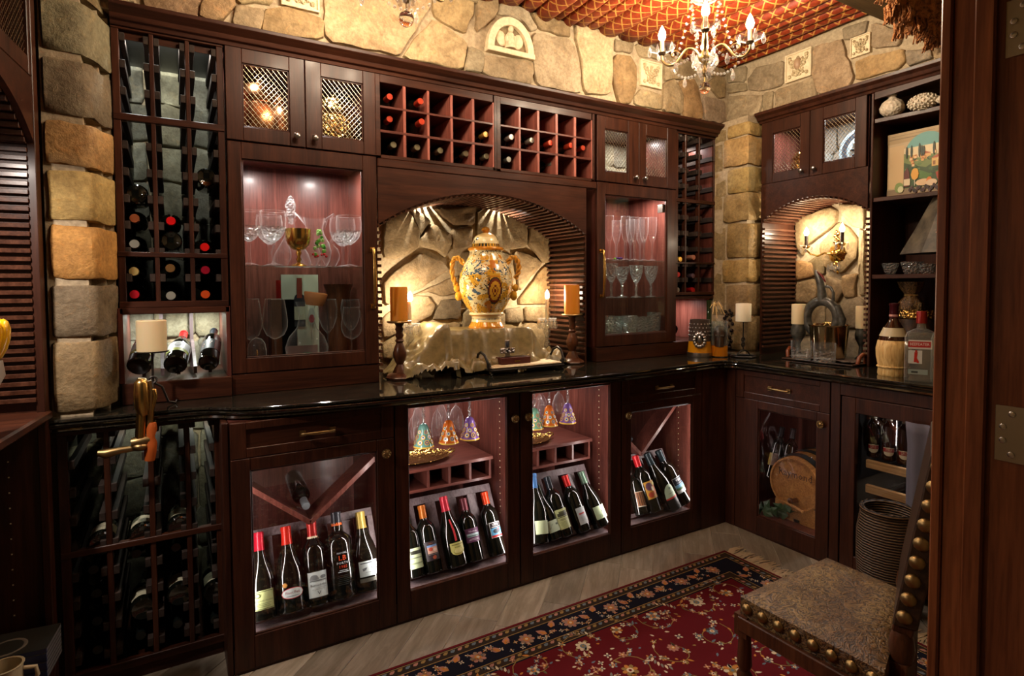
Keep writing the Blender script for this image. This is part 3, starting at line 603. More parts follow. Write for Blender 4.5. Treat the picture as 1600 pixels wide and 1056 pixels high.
# lower left rack
FLL = Fr((0, 2.43, 0), (1, 0, 0), (0, -1, 0))
r2 = rack('wine_rack', 'floor-standing wine rack under the counter below the left stone pier', FLL, [-.335, -.212, -.082, .033, .137], .018, .05, .925, [(.494, .022), (.06, .03), (.915, .02)], [.90-.098*k for k in range(9)], .50)
mb = MB(); mb.box(-.36, .136, 2.435, 2.94, 0, .05); obj('plinth', mb, 'wood_x', r2, smooth=0)
puck(r2, (-.14, 2.80, .912), .35, .05, (.95, 1, .82)); puck(r2, (.08, 2.80, .912), .4, .05, (.95, 1, .82))
# right rack on the back wall
FR_ = Fr((0, 2.575, 0), (1, 0, 0), (0, -1, 0))
xs = px_((1058, 1072, 1093, 1117), 300, 2.575)
r3 = rack('wine_rack', 'narrow wine rack between the right display cabinet and the corner stone pier', FR_, xs, .013, 1.345, 2.365, [(1.935, .022), (1.545, .012), (1.352, .020), (2.355, .02)], [2.32-.098*k for k in range(10)], .40)
mb = MB(); mb.fbox(FR_, 3.04, 3.052, -.40, -.012, 1.35, 2.36); obj('side_board', mb, 'wood_in', r3, smooth=0)
puck(r3, (2.97, 2.78, 2.335), 1.2, .03)
t = thing('bottle_shelf', 'small open shelf under the right rack with red lit back', 'shelf', (2.9, 2.75, CT))
mb = MB(); mb.box(2.69, 3.05, 2.565, 2.98, CT, 1.05); obj('plinth', mb, 'wood_x', t, bevel=.003, smooth=0)
mb = MB(); mb.box(2.69, 3.05, 2.575, 2.98, 1.318, 1.334); obj('top_rail', mb, 'wood_x', t, smooth=0)
mb = MB(); mb.box(2.69, 3.05, 2.93, 2.945, 1.05, 1.318); obj('back_board', mb, 'wood_cubby_lit', t, smooth=0)
mb = MB(); mb.box(3.030, 3.044, 2.60, 2.93, 1.05, 1.318); obj('side_board', mb, 'wood_cubby_lit', t, smooth=0)
puck(t, (2.90, 2.80, 1.308), .55, .04)

# mesh-door wall cabinets
def mesh_cabinet(label, F, s0, s1, z0, z1, openings, dep, zin, kn, back=True, r=.0008):
    t = thing('wall_cabinet', label, 'cabinet', F((s0+s1)/2, -dep/2, z0)); sm = (s0+s1)/2
    carcass(t, F, s0, s1, z0, z1, dep, front=-.024, back=back)
    for (a, b), g, ks in zip(((s0+.002, sm-.0015), (sm+.0015, s1-.002)), openings, kn):
        d = frame(t, F, a, b, z0+.002, z1-.002, g); wire_mesh(d, F, g, 0, r=r); bead(d, F, g, 0)
        knob(d, F(ks, 0, zin), F.n)
    return t
cA = mesh_cabinet('wall cabinet with two wire-mesh doors holding hammered copper pots, left of the bottle cubbies', FU, .199, .806, 1.992, 2.362, [(.261, .440, 2.050, 2.302), (.568, .749, 2.050, 2.302)], .38, 2.035, (.463, .537))
cB = mesh_cabinet('wall cabinet with two wire-mesh doors right of the bottle cubbies', FU, 2.066, 2.692, 1.992, 2.362, [(2.126, 2.298, 2.053, 2.290), (2.437, 2.610, 2.053, 2.290)], .40, 2.035, (2.345, 2.415), False, .0012)
cC = mesh_cabinet('wall cabinet with two wire-mesh doors on the right wall', FRU, 1.676, 2.304, 2.020, 2.395, [(1.737, 1.913, 2.082, 2.325), (2.048, 2.227, 2.075, 2.318)], .34, 2.06, (1.955, 2.03), False, .0012)
puck(cA, (.30, 2.66, 2.341), .6); puck(cA, (.62, 2.66, 2.341), .8); puck(cB, (2.30, 2.70, 2.340), 3.4, color=(.95, 1, .92)); puck(cB, (2.56, 2.84, 2.340), 1.2); puck(cC, (3.30, 1.83, 2.37), 2.4, color=(.92, .98, 1)); puck(cC, (3.30, 2.14, 2.37), 2.0)
# glass-door display cabinets
def display(label, s0, s1, g, shelves, hs, hz, light_w):
    t = thing('display_cabinet', label, 'cabinet', (0.5*(s0+s1), 2.75, CT))
    carcass(t, FU, s0, s1, 1.052, 1.990, .40, front=-.024)
    d = frame(t, FU, s0+.002, s1-.002, 1.056, 1.988, g, .024); pane(d, FU, g, 0); bead(d, FU, g, 0)
    pull(d, FU(hs, 0, hz[0]), FU(hs, 0, hz[1]), (0, -1, 0), .034, .0065, 'brass')
    for z in shelves: shelf(t, FU, s0+.02, s1-.02, -.415, -.045, z)
    mb = MB(); mb.fbox(FU, s0, s1, -.40, -.004, CT, 1.052); obj('plinth', mb, 'wood_x', t, bevel=.002, smooth=0)
    xm = (s0+s1)/2
    for x in (xm-.15, xm+.15): puck(t, (x, 2.70, 1.960), light_w)
    return t
dA = display('tall display cabinet with glass door and brass pull, left of the arched niche', .199, .806, (.252, .742, 1.116, 1.922), [1.497], .779, (1.318, 1.572), 4.2)
dB = display('tall display cabinet with glass door and brass pull, right of the arched niche', 2.066, 2.692, (2.127, 2.612, 1.120, 1.922), [1.556, 1.333], 2.093, (1.345, 1.60), 4.2)
mb = MB(); mb.fbox(FU, 2.59, 2.612, -.06, -.02, 1.85, 1.90); obj('door_hinge', mb, 'nickel', dB, smooth=0)
# bottle cubbies
def cubby(label, xs, zs):
    t = thing('bottle_cubby', label, 'wine rack', FU((xs[0][0]+xs[-1][1])/2, -.18, 1.995)); x0, x1 = xs[0][0], xs[-1][1]
    L = x0-.022; Rr = x1+.022
    mb = MB(); mb.fbox(FU, L, x0, -.36, 0, 1.995, 2.362); mb.fbox(FU, x1+.007, Rr, -.36, 0, 1.995, 2.362); mb.fbox(FU, x0, x1, -.36, 0, 2.323, 2.362); mb.fbox(FU, x0, x1, -.36, 0, 1.985, 2.001); mb.fbox(FU, L, Rr, -.372, -.36, 1.995, 2.362)
    obj('body', mb, 'wood_x', t, bevel=.0015, smooth=0)
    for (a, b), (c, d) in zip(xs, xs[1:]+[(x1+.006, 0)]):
        mb = MB(); mb.fbox(FU, b, c, -.355, -.002, 2.001, 2.323); obj('divider', mb, 'wood_cubby_lit', t, bevel=.001, smooth=0)
    for z in zs:
        mb = MB(); mb.fbox(FU, x0, x1, -.355, -.001, z[0], z[1]); obj('cubby_shelf', mb, 'wood_lit_x', t, bevel=.001, smooth=0)
    return t
X1 = [(.826, .934), (.948, 1.052), (1.064, 1.172), (1.185, 1.287), (1.301, 1.404)]; X2 = [(1.448, 1.556), (1.568, 1.669), (1.683, 1.786), (1.801, 1.907), (1.923, 2.028)]
ZS = [(2.211, 2.221), (2.101, 2.113)]
k1 = cubby('grid of fifteen bottle cubbies beside the left mesh-door cabinet', X1, ZS); k2 = cubby('grid of fifteen bottle cubbies beside the right mesh-door cabinet', X2, ZS)
mb = MB(); mb.fbox(FU, .808, 2.063, -.05, .004, 1.945, 1.984); struct('trim_4', mb, 'wood_x', bevel=.004)

# arched niches lined with slats
def arch_fn(c, hw, spring, rise):
    R = (hw*hw+rise*rise)/(2*rise); zc = spring+rise-R
    return R, zc, (lambda s: zc + math.sqrt(max(0, R*R-(s-c)**2)))
def niche(label, F, c, hw, spring, rise, ztop, dep, sw, panel=(0, 0), near=True, far=True, z0=CT):
    R, zc, fz = arch_fn(c, hw, spring, rise); t = thing('arched_niche', label, 'niche', F(c, -dep/2, z0))
    n = 40; mb = MB(); ss = [c-hw+2*hw*i/n for i in range(n+1)]; vs = []
    for s in ss: vs += [F(s, 0, fz(s)), F(s, 0, ztop), F(s, -.018, fz(s)), F(s, -.018, ztop)]
    fs = []
    for i in range(n):
        a = 4*i; b = a+4; fs += [(a, b, b+1, a+1), (a+2, a+3, b+3, b+2), (a, a+2, b+2, b), (a+1, b+1, b+3, a+3)]
    fs += [(0, 1, 3, 2), (4*n, 4*n+2, 4*n+3, 4*n+1)]
    mb.add(vs, fs); obj('arched_panel', mb, 'wood_x', t, smooth=30)
    for s, w_ in ((c-hw, -panel[0]), (c+hw, panel[1])):
        if w_: mb = MB(); mb.fbox(F, min(s, s+w_), max(s, s+w_), -.018, 0, z0, ztop); obj('stile', mb, 'wood', t, smooth=0, bevel=.002)
    proto = None; th = .013; ht = .016; pl = []
    a_max = math.asin(hw/R); pitch = sw; na = int(2*a_max*R/pitch)
    for i in range(na+1):
        a = -a_max + 2*a_max*i/na; pl.append((c+(R-ht*.30)*math.sin(a), zc+(R-ht*.30)*math.cos(a), a))
    ns = int((spring-z0-.05)/pitch)
    for i in range(ns):
        z = z0+.05+pitch*i
        if near: pl.append((c-hw+ht*.35, z, -PI/2))
        if far: pl.append((c+hw-ht*.35, z, PI/2))
    yaw = math.atan2(F.u.y, F.u.x)
    for s, z, a in pl:
        if proto is None:
            mb = MB(); mb.box(-th/2, th/2, -.0, dep-.012, -ht/2, ht/2); proto = obj('slat', mb, 'slat', t, bevel=.001, local=True, smooth=0); o = proto
        else: o = link_copy(proto, t, (0, 0, 0))
        o.location = F(s, -.006, z) - W[t.name]
        nn = -F.n; X = F.u*math.cos(a) - Vector((0, 0, 1))*math.sin(a); Zv = F.u*math.sin(a) + Vector((0, 0, 1))*math.cos(a)
        Rm = Matrix((X if X.cross(nn).dot(Zv) > 0 else -X, nn, Zv)).transposed(); o.rotation_euler = Rm.to_euler()
    # boards behind the slats
    for a, b in ((c-hw-.016, c-hw-.006), (c+hw+.006, c+hw+.016)): mb = MB(); mb.fbox(F, a, b, -dep, -.02, z0, spring); obj('backing_board', mb, 'wood', t, smooth=0)
    return t, fz
n1, fz1 = niche('wide arched niche lined with dark slats, holding the majolica urn', FU, 1.4, .590, 1.688, .180, 1.944, .394, .030)
for p in (at(662, 302, Y=2.87), at(786, 303, Y=2.87)):
    p = Vector((p.x, 2.885, 1.925)); mb = MB(); mb.lathe([(0, .03), (.018, .03), (.02, 0), (.014, -.004), (0, -.002)], p, 12); o = obj('spot_lamp', mb, 'nickel', n1, smooth=40)
    light('niche_spot', 'SPOT', p-Vector((0, 0, .01)), 9*LED_W, (1, .92, .78), .004, parent=o, spot=math.radians(120))
n2, fz2 = niche('narrow arched niche lined with dark slats, behind the candle sconce', FRU, 1.978, .312, 1.800, .106, 2.02, .345, .028, panel=(0, .012))
# left wall unit: mesh door, arched panel, slatted niche, shelf and open book cupboard
wl = Vector((-.113, -.9936, 0)); nl = Vector((.9936, -.113, 0)); FW = Fr((-.362, 2.40, 0), wl, nl)
def at_f(x, y, F=FW):
    v = c_f + c_r*((x-800)/F_PX) + c_u*((CY-y)/F_PX); tt = (F.o-EYE).dot(F.n)/v.dot(F.n); p = EYE+v*tt; return (p-F.o).dot(F.u), p.z
t = thing('wall_unit', 'dark wood wall unit at the left edge with wire-mesh doors over a slatted arch', 'cabinet', FW(.4, -.2, 0))
zd = at_f(55, 127)[1]; zsp = at_f(66, 240)[1]; zap = at_f(0, 142)[1]
mb = MB(); mb.fbox(FW, 0, .04, -.02, .003, 0, 2.75); obj('stile', mb, 'wood', t, bevel=.002, smooth=0)
g = (.06, .31, zd+.06, 2.70)
d = frame(t, FW, .042, .36, zd+.004, 2.75, g); wire_mesh(d, FW, g, 0)
knob(d, FW(.335, 0, zd+.13), nl, .016, 'iron')
d = frame(t, FW, .363, .70, zd+.004, 2.75, (.41, .65, zd+.06, 2.70)); wire_mesh(d, FW, (.41, .65, zd+.06, 2.70), 0); knob(d, FW(.385, 0, zd+.13), nl, .016, 'iron')
carc = MB(); carc.fbox(FW, .04, .7, -.34, -.03, zd, zd+.02); carc.fbox(FW, .04, .7, -.34, -.33, zd, 2.75); carc.fbox(FW, .0, .04, -.34, -.03, zd, 2.75); obj('body', carc, 'wood_in', t, smooth=0)
R_, zc_, fzl = arch_fn(.42, .40, zsp, zap+.06-zsp)
n = 24; mb = MB(); vs = []
for i in range(n+1):
    s = .04+.76*i/n; vs += [FW(s, 0, fzl(s)), FW(s, 0, zd), FW(s, -.018, fzl(s)), FW(s, -.018, zd)]
fs = []
for i in range(n):
    a = 4*i; b = a+4; fs += [(a, b, b+1, a+1), (a+2, a+3, b+3, b+2), (a, a+2, b+2, b)]
mb.add(vs, fs); obj('arched_panel', mb, 'wood_x', t, smooth=30)
proto = None
for i in range(48):
    z = 1.04 + .0265*i
    if z > zsp+.02: break
    mb = MB(); mb.fbox(FW, .028, .048, -.36, -.018, z, z+.014); obj('slat', mb, 'slat', t, smooth=0, bevel=.001)
for i in range(9):
    s = .05+.018*i+.002*i*i; z = fzl(s); mb = MB(); mb.fbox(FW, s-.004, s+.012, -.36, -.018, z-.012, z+.004); obj('slat', mb, 'slat', t, smooth=0, bevel=.001)
mb = MB(); mb.fbox(FW, .0, .028, -.38, -.02, 1.0, zd); mb.fbox(FW, 0, .85, -.40, -.38, 1.0, zd); obj('niche_lining', mb, 'wood', t, smooth=0)
mb = MB(); mb.fbox(FW, 0, .9, -.38, .012, .975, 1.005); obj('shelf_top', mb, 'wood_x', t, bevel=.006, smooth=0)
mb = MB(); mb.fbox(FW, .0, .03, -.38, -.02, 0, .975); mb.fbox(FW, 0, .9, -.38, -.36, 0, .975); mb.fbox(FW, 0, .9, -.36, .0, 0, .22); obj('book_cupboard', mb, 'wood', t, smooth=0)
pins(t, FW, .03, (-.10,), .35, .9, 1, .05)
mb = MB(); p = FW(.56, -.17, zsp+.02); mb.lathe([(0, .02), (.025, .02), (.027, 0), (0, -.002)], p, 12); o = obj('puck_light', mb, 'led', t, smooth=40)
light('puck_lamp', 'AREA', p-Vector((0, 0, .008)), 13*LED_W, (1, .86, .76), .06, parent=o)
# ---------------------------------------------------------------- counter and base cabinets
edge = [(-.385, 2.385), (-.10, 2.372), (.06, 2.362), (.125, 2.335), (.17, 2.295), (.24, 2.262), (.40, 2.232), (.62, 2.208), (.98, 2.193), (1.40, 2.182), (1.80, 2.175), (2.10, 2.185), (2.35, 2.205), (2.55, 2.222), (2.66, 2.228), (2.72, 2.222), (2.752, 2.200), (2.764, 2.16), (2.766, 2.06), (2.764, 1.80), (2.760, 1.40), (2.758, .52)]
edge = [Vector((x, y, 0)) for x, y in edge]
ed2 = []
for i in range(len(edge)-1):
    a = edge[max(0, i-1)]; b = edge[i]; c = edge[i+1]; d = edge[min(len(edge)-1, i+2)]
    for k in range(4):
        f = k/4; ed2.append(.5*((2*b)+(c-a)*f+(2*a-5*b+4*c-d)*f*f+(3*b-a-3*c+d)*f**3))
ed2.append(edge[-1]); n = len(ed2)
nor = []
for i in range(n):
    a = ed2[max(0, i-1)]; b = ed2[min(n-1, i+1)]; t_ = (b-a).normalized(); nor.append(Vector((t_.y, -t_.x, 0)))
ogee = [(-.03, .925), (-.012, .925), (-.006, .930), (-.010, .938), (-.002, .944), (.0, .952), (-.006, .958), (.001, .962), (.0, .968), (-.004, .970)]
rows_ = [[ed2[i] + nor[i]*d + Vector((0, 0, z)) for i in range(n)] for d, z in ogee]
mb = MB(); k = len(ogee); mb.add([v for r in rows_ for v in r], [(r*n+i, r*n+i+1, (r+1)*n+i+1, (r+1)*n+i) for r in range(k-1) for i in range(n-1)])
top = rows_[-1]; bot = rows_[0]; tail = [Vector((3.495, .52, 0)), Vector((3.495, 2.945, 0)), Vector((-.385, 2.945, 0))]
for P, zz in ((top, .970), (bot, .925)): mb.poly([Vector((p.x, p.y, zz)) for p in P] + [Vector((p.x, p.y, zz)) for p in tail])
o = obj('countertop', mb, 'granite', None, smooth=40, recalc=True); tag(o, 'polished black granite worktop with moulded edge running along both walls', 'worktop')
E = (0, -1, 0); EX = (-1, 0, 0)
def base_cabinet(label, s0, s1, g, drawer, F=FB, lamp=2.2, pinside=True, hand='R'):
    t = thing('base_cabinet', label, 'cabinet', F((s0+s1)/2, -.3, 0))
    carcass(t, F, s0, s1, .09, .922, .56, front=-.026)
    mb = MB(); mb.fbox(F, s0, s1, -.56, -.006, 0, .09); obj('plinth', mb, 'wood_x', t, smooth=0)
    ztop = .922
    if drawer:
        zd_ = g[3]+.047; dr = frame(t, F, s0+.003, s1-.003, zd_+.0008, .920, (s0+.055, s1-.055, zd_+.036, .892), name='drawer')
        mb = MB(); mb.fbox(F, s0+.05, s1-.05, -.022, -.008, zd_+.03, .895); obj('drawer_panel', mb, 'wood_x', dr, bevel=.001, smooth=0)
        sm = (s0+s1)/2; zz = (zd_+.92)/2
        pull(dr, F(sm-.055, 0, zz), F(sm+.055, 0, zz), F.n, .024, .005); ztop = zd_
    d = frame(t, F, s0+.003, s1-.003, .012, ztop-.0012, g)
    if drawer: mb = MB(); mb.fbox(F, s0+.018, s1-.018, -.044, -.0235, zd_-.012, zd_+.012); obj('leak_rail', mb, 'wood_x', t, smooth=0); pane(d, F, g, 0); bead(d, F, g, 0)  # rail added behind the gap to block LED light leaking out
    rosette(d, F(g[1]+.034 if hand == 'R' else g[0]-.034, 0, min(g[3]-.01, .80)), F.n)
    for s in ((s0+s1)/2-.12, (s0+s1)/2+.12):
        if lamp: puck(t, F(s, -.40, .893), lamp*.36, .05)
    for sd, sg in ((s0+.024, 1), (s1-.024, -1)):
        if not lamp: continue
        o = obj('led_strip', MB().fbox(F, sd-.004, sd+.004, -.040, -.030, g[2], g[3]), 'led', t, smooth=0)
        ls = light('strip_lamp', 'AREA', F(sd+sg*.008, -.042, (g[2]+g[3])/2), lamp*.52*LED_W, COOL, .012, parent=o, size_y=(g[3]-g[2])*.95)
        zx = -(F.u*sg*.62 - F.n*.78).normalized(); yx = Vector((0, 0, 1)); ls.rotation_euler = Matrix((yx.cross(zx), yx, zx)).transposed().to_euler()
    if pinside: pins(t, F, s1-.018, (-.16,), .30, .88, -1)
    return t
b1 = base_cabinet('base cabinet with drawer and glass door showing five standing bottles, furthest left', .160, .768, (.227, .693, .131, .742), True)
b2 = base_cabinet('glass-door base cabinet with bell glasses hanging over a tray, left of its pair', .768, 1.367, (.828, 1.298, .131, .900), False)
b3 = base_cabinet('glass-door base cabinet with bell glasses hanging over a tray, right of its pair', 1.367, 1.980, (1.437, 1.907, .131, .900), False, hand='L')
b4 = base_cabinet('base cabinet with drawer and glass door nearest the corner on the back wall', 1.980, 2.580, (2.047, 2.507, .131, .742), True, hand='L')
b5 = base_cabinet('base cabinet with drawer and glass door on the right wall, a cask inside', 1.633, 2.190, (1.702, 2.041, .112, .715), True, F=FRB, lamp=.10, pinside=False)
# rosette of the cask cabinet sits by the fridge
for ch in [c for c in b5.children_recursive if c.name.startswith('rosette')]: ch.location.y += (1.672-2.075)
mb = MB(); mb.box(2.582, 2.787, 2.252, 2.40, 0, .922); mb.box(2.788, 3.0, 2.192, 2.26, 0, .922); o = obj('corner_filler', mb, 'wood', None, smooth=0, bevel=.002); tag(o, 'plain dark filler panel closing the inside corner of the base cabinets', 'panel')
mb = MB(); mb.box(.138, .158, 2.262, 2.95, 0, .922); o = obj('end_panel', mb, 'wood', None, smooth=0, bevel=.002); tag(o, 'dark end panel between the lower wine rack and the first base cabinet', 'panel')
# wine fridge
t = thing('wine_fridge', 'wine fridge with glass door and pale wooden shelf fronts behind the chair', 'fridge', FRB(1.3, -.28, 0))
carcass(t, FRB, 1.0, 1.575, .02, .862, .55, mat='black', front=-.03)
mb = MB(); mb.fbox(FRB, 1.585, 1.631, -.5, 0, 0, .922); mb.fbox(FRB, .98, 1.585, -.5, 0, .866, .922); mb.fbox(FRB, .95, .99, -.5, 0, 0, .866); obj('surround', mb, 'wood', t, smooth=0, bevel=.002)
d = frame(t, FRB, 1.0, 1.578, .03, .862, (1.066, 1.512, .095, .790), .03); pane(d, FRB, (1.066, 1.512, .095, .790), 0)
for z in (.545, .425, .25):
    mb = MB(); mb.fbox(FRB, 1.03, 1.49, -.075, -.055, z-.02, z+.02); s_ = obj('shelf_front', mb, 'pale_wood', t, smooth=0, bevel=.003)
    mb = MB()
    for i in range(9): mb.fbox(FRB, 1.04+.05*i, 1.046+.05*i, -.5, -.08, z-.012, z-.006)
    obj('shelf_wires', mb, 'steel', s_, smooth=0)
puck(t, FRB(1.3, -.22, .835), .8, .05)
# slanted bottle racks inside the base cabinets
def slant_rack(parent, s0, s1, n, zt=.425):
    P = lambda s, f, l=0: Vector((s, 2.335+.165*f, .135+(zt-.135)*f)) + Vector((0, -.87, .49))*l
    mb = MB(); mb.box(s0, s1, 2.285, 2.345, .108, .122); e = obj('slant_rack', mb, 'wood_grey', parent, smooth=0)
    def bd(nm, a, b, f0, f1):
        mb = MB(); mb.hexa([P(a, f0, -.012), P(b, f0, -.012), P(b, f1, -.012), P(a, f1, -.012), P(a, f0, 0), P(b, f0, 0), P(b, f1, 0), P(a, f1, 0)]); return obj(nm, mb, 'wood_grey', e, smooth=0, bevel=.001)
    bd('top_rail', s0, s1, .9, 1.0); bd('bottom_rail', s0, s1, 0, .06)
    w_ = (s1-s0)/n
    for i in range(n+1):
        c = s0+w_*i; bd('slat', max(s0, c-w_*.22), min(s1, c+w_*.22), .06, .9)
    return e
slant_rack(b1, .19, .738, 5)
slant_rack(b2, .80, 1.335, 5)
slant_rack(b3, 1.40, 1.93, 5)
slant_rack(b4, 2.01, 2.52, 5)
# V-shaped dividers in the outer cabinets, shelf and cubbies in the middle pair
def vee(parent, s0, s1, za, zb):
    sm = (s0+s1)/2
    for a in (s0, s1):
        mb = MB(); mb.bar((a, 2.475, zb), (sm, 2.475, za), .11, .020, (0, 0, 1)); obj('vee_board', mb, 'wood_in', parent, smooth=0, bevel=.001)
    mb = MB(); mb.box(s0, s1, 2.36, 2.80, .722, .738); obj('inner_shelf', mb, 'wood_grey', parent, smooth=0, bevel=.001)
vee(b1, .19, .738, .44, .665); vee(b4, 2.005, 2.555, .44, .70)
for b, s0, s1 in ((b2, .788, 1.347), (b3, 1.387, 1.960)):
    mb = MB(); mb.box(s0, s1-.02, 2.44, 2.82, .562, .578); obj('inner_shelf', mb, 'wood_lit_x', b, smooth=0, bevel=.001)
    mb = MB(); mb.box(s0, s1-.02, 2.46, 2.82, .462, .476); obj('inner_shelf', mb, 'wood_lit_x', b, smooth=0, bevel=.001)
    for i in range(5):
        x = s0 + (s1-.02-s0)*(i+1)/5.0 - .006; mb = MB(); mb.box(x-.006, x+.006, 2.46, 2.81, .476, .562); obj('cubby_divider', mb, 'wood_in', b, smooth=0, bevel=.001)
    for x in (s0+.10, s0+.22, s0+.35): mb = MB(); mb.box(x, x+.012, 2.36, 2.70, .885, .900); obj('glass_hanger', mb, 'wood_in', b, smooth=0)
# ---------------------------------------------------------------- doorway jamb in front of the camera, right
mb = MB(); mb.box(1.207, 1.237, .30, .497, 0, 2.86); dj = tag(obj('door_1', mb, 'jamb', None, smooth=0, bevel=.003), kind='structure')
mb = MB(); mb.box(1.197, 1.207, .432, .462, 0, 2.86); obj('door_stop', mb, 'jamb', dj, smooth=0, bevel=.003)
mb = MB(); mb.box(1.203, 1.30, .497, .515, 0, 2.86); obj('casing', mb, 'jamb', dj, smooth=0, bevel=.003)
for z0, z1 in ((1.775, 1.868), (1.100, 1.195)):
    mb = MB(); mb.box(1.2055, 1.207, .352, .421, z0, z1); h = obj('hinge_leaf', mb, 'hinge_plate', dj, smooth=0, bevel=.0006)
    for k, (y, f) in enumerate(((.398, .86), (.410, .62), (.410, .38), (.398, .14))):
        R = axis_rot((-1, 0, 0), (0, 0, 1)); mb = MB(); mb.lathe([(0, 0), (.0055, 0), (.005, .0010), (.003, .0016), (0, .0012)], (1.2055, y, z0+(z1-z0)*f), 12, R); obj('screw', mb, 'nickel', h, smooth=40)
    mb = MB(); mb.tube([(1.205, .350, z0), (1.205, .350, z1)], .006, 10); obj('hinge_knuckle', mb, 'hinge_plate', h, smooth=50)
# ---------------------------------------------------------------- wine bottles
PROF = {
 'bordeaux': [(0, .012), (.020, .004), (.032, 0), (.0365, .004), (.0375, .012), (.0375, .190), (.0355, .204), (.028, .219), (.0190, .231), (.0150, .243), (.0146, .284), (.0158, .286), (.0158, .296), (.0140, .300), (0, .300)],
 'burgundy': [(0, .012), (.022, .004), (.036, 0), (.0410, .005), (.0415, .014), (.0415, .130), (.0395, .152), (.0335, .178), (.0255, .204), (.0190, .226), (.0155, .246), (.0148, .284), (.0160, .286), (.0160, .296), (.0140, .300), (0, .300)],
 'port': [(0, .010), (.022, .004), (.034, 0), (.0385, .005), (.0400, .012), (.0410, .180), (.0405, .196), (.0350, .212), (.0240, .224), (.0175, .231), (.0155, .240), (.0165, .262), (.0150, .272), (.0146, .290), (.0158, .292), (.0158, .299), (0, .300)]}
CAPR = {'bordeaux': [(.0154, .236), (.0156, .246), (.0154, .285), (.0166, .2855), (.0166, .2965), (.0152, .3012), (0, .3015)],
 'burgundy': [(.0178, .236), (.0164, .247), (.0156, .285), (.0168, .2855), (.0168, .2965), (.0152, .3012), (0, .3015)],
 'port': [(.0172, .262), (.0157, .2725), (.0154, .291), (.0166, .2918), (.0166, .2995), (.014, .3012), (0, .3015)]}
BODY = {}; CAPM = {}
def bmesh_for(kind):
    if kind not in BODY:
        BODY[kind] = mesh_of(MB().lathe(PROF[kind], n=20), 'bottle_body', 40); CAPM[kind] = mesh_of(MB().lathe(CAPR[kind], n=16), 'capsule', 40)
    return BODY[kind], CAPM[kind]
MATTED = {}
def mesh_with(me, m):
    k = (me.name, m)
    if k not in MATTED:
        c = me.copy(); c.materials.clear(); c.materials.append(M[m]); MATTED[k] = c
    return MATTED[k]
def part(name, me, m, parent, color=None):
    o = bpy.data.objects.new(name, mesh_with(me, m)); COL.objects.link(o); o.parent = parent; W[o.name] = W[parent.name]
    if color: o.color = (*color, 1)
    return o
def bottle(base, ax, label, kind='bordeaux', L=.30, cap='b01018', spec=None, ly=.10, group=None, glass='bottle_glass', xh=(1, 0, 0), band=None, spin=0, foil='foil', name='wine_bottle'):
    R = axis_rot(ax, xh) @ Matrix.Rotation(spin, 3, 'Z')
    t = thing(name, label, 'bottle', base, R, group); t.scale = (L/.3,)*3; bo, ca = bmesh_for(kind)
    part('bottle_body', bo, glass, t)
    if cap: part('capsule', ca, foil, t, lin(cap))
    if spec:
        r = [p for p in PROF[kind]]; rr = max(p[0] for p in r) + .0003
        mb = MB(); w0 = cyl_wrap(rr); print_on(mb, spec, lambda x, y, h: w0(x, y+ly, h)); obj('label', mb, 'print', t, smooth=0, local=True, recalc=False)
    if band: mb = MB(); mb.lathe([(.0158, band[1]), (.0166, band[1]), (.0166, band[2]), (.0158, band[2])], n=14); obj('neck_band', mb, 'dyed', t, local=True, color=lin(band[0]))
    return t
K = lambda h: lin(h)
def bars(y0, n, w, col, dy=.005, h=.0012, x=0): return [('rect', x-w/2*random.uniform(.55, 1), x+w/2*random.uniform(.55, 1), y0-i*dy, y0-i*dy+h, col) for i in range(n)]
# leftmost glass-door cabinet: five different bottles on the sloping rack
def stand(x0, y0, x1, y1, Y0=2.328, Y1=2.455):
    a = at(x0, y0, Y=Y0); b = at(x1, y1, Y=Y1); a.z = max(a.z, .137) if a.z < .2 else a.z; return a, b-a, (b-a).length
OL = K('c3cf8f'); PB = K('cfdcdc'); GR = K('c2d2a8')
def rack_bottle(i, label, x0, y0, x1, y1, kind, cap, spec, ly, **k):
    a, d, L = stand(x0, y0, x1, y1); a.z = .140; b = at(x1, y1, Y=2.445); d = b-a; L = d.length
    t = bottle(a, d, label, kind, max(.27, min(.335, L)), cap, spec, ly, **k); t.scale = (t.scale.x*1.16, t.scale.y*1.16, t.scale.z); return t
rack_bottle(0, 'red-capped burgundy bottle with yellow-green square label, first in the leftmost cabinet', 411, 953, 403, 832, 'burgundy', 'b81a30',
 [('rect', -.034, .034, -.030, .034, OL), ('rect', -.031, .031, .029, .031, K('4a5a28')), ('rect', -.031, .031, -.028, -.026, K('4a5a28')), ('ell', -.016, .018, .009, .008, K('5d6a3a')), ('ell', -.016, .018, .006, .005, OL), ('text', 'BEAUJOLAIS-VILLAGES', 0, .000, .0066, .9, K('2a3018'))] + bars(-.010, 3, .05, K('59643a')), .068, band=('d8c8c8', .236, .2385))
rack_bottle(1, 'red-capped burgundy bottle with white oval label edged red and small gold seal', 457, 943, 446, 823, 'burgundy', 'd02a1c',
 [('ell', 0, 0, .037, .0185, K('b8283c')), ('ell', 0, 0, .0345, .0163, PB), ('text', 'Pinot Patz', 0, .002, .0135, .82, K('9a1c34')), ('rect', -.02, .02, -.010, -.0085, K('3a4a70')), ('ell', -.022, .030, .0085, .0085, K('8a5a20')), ('ell', -.022, .030, .0065, .0065, K('c88a30'))], .068, band=('e8d8d0', .237, .2395))
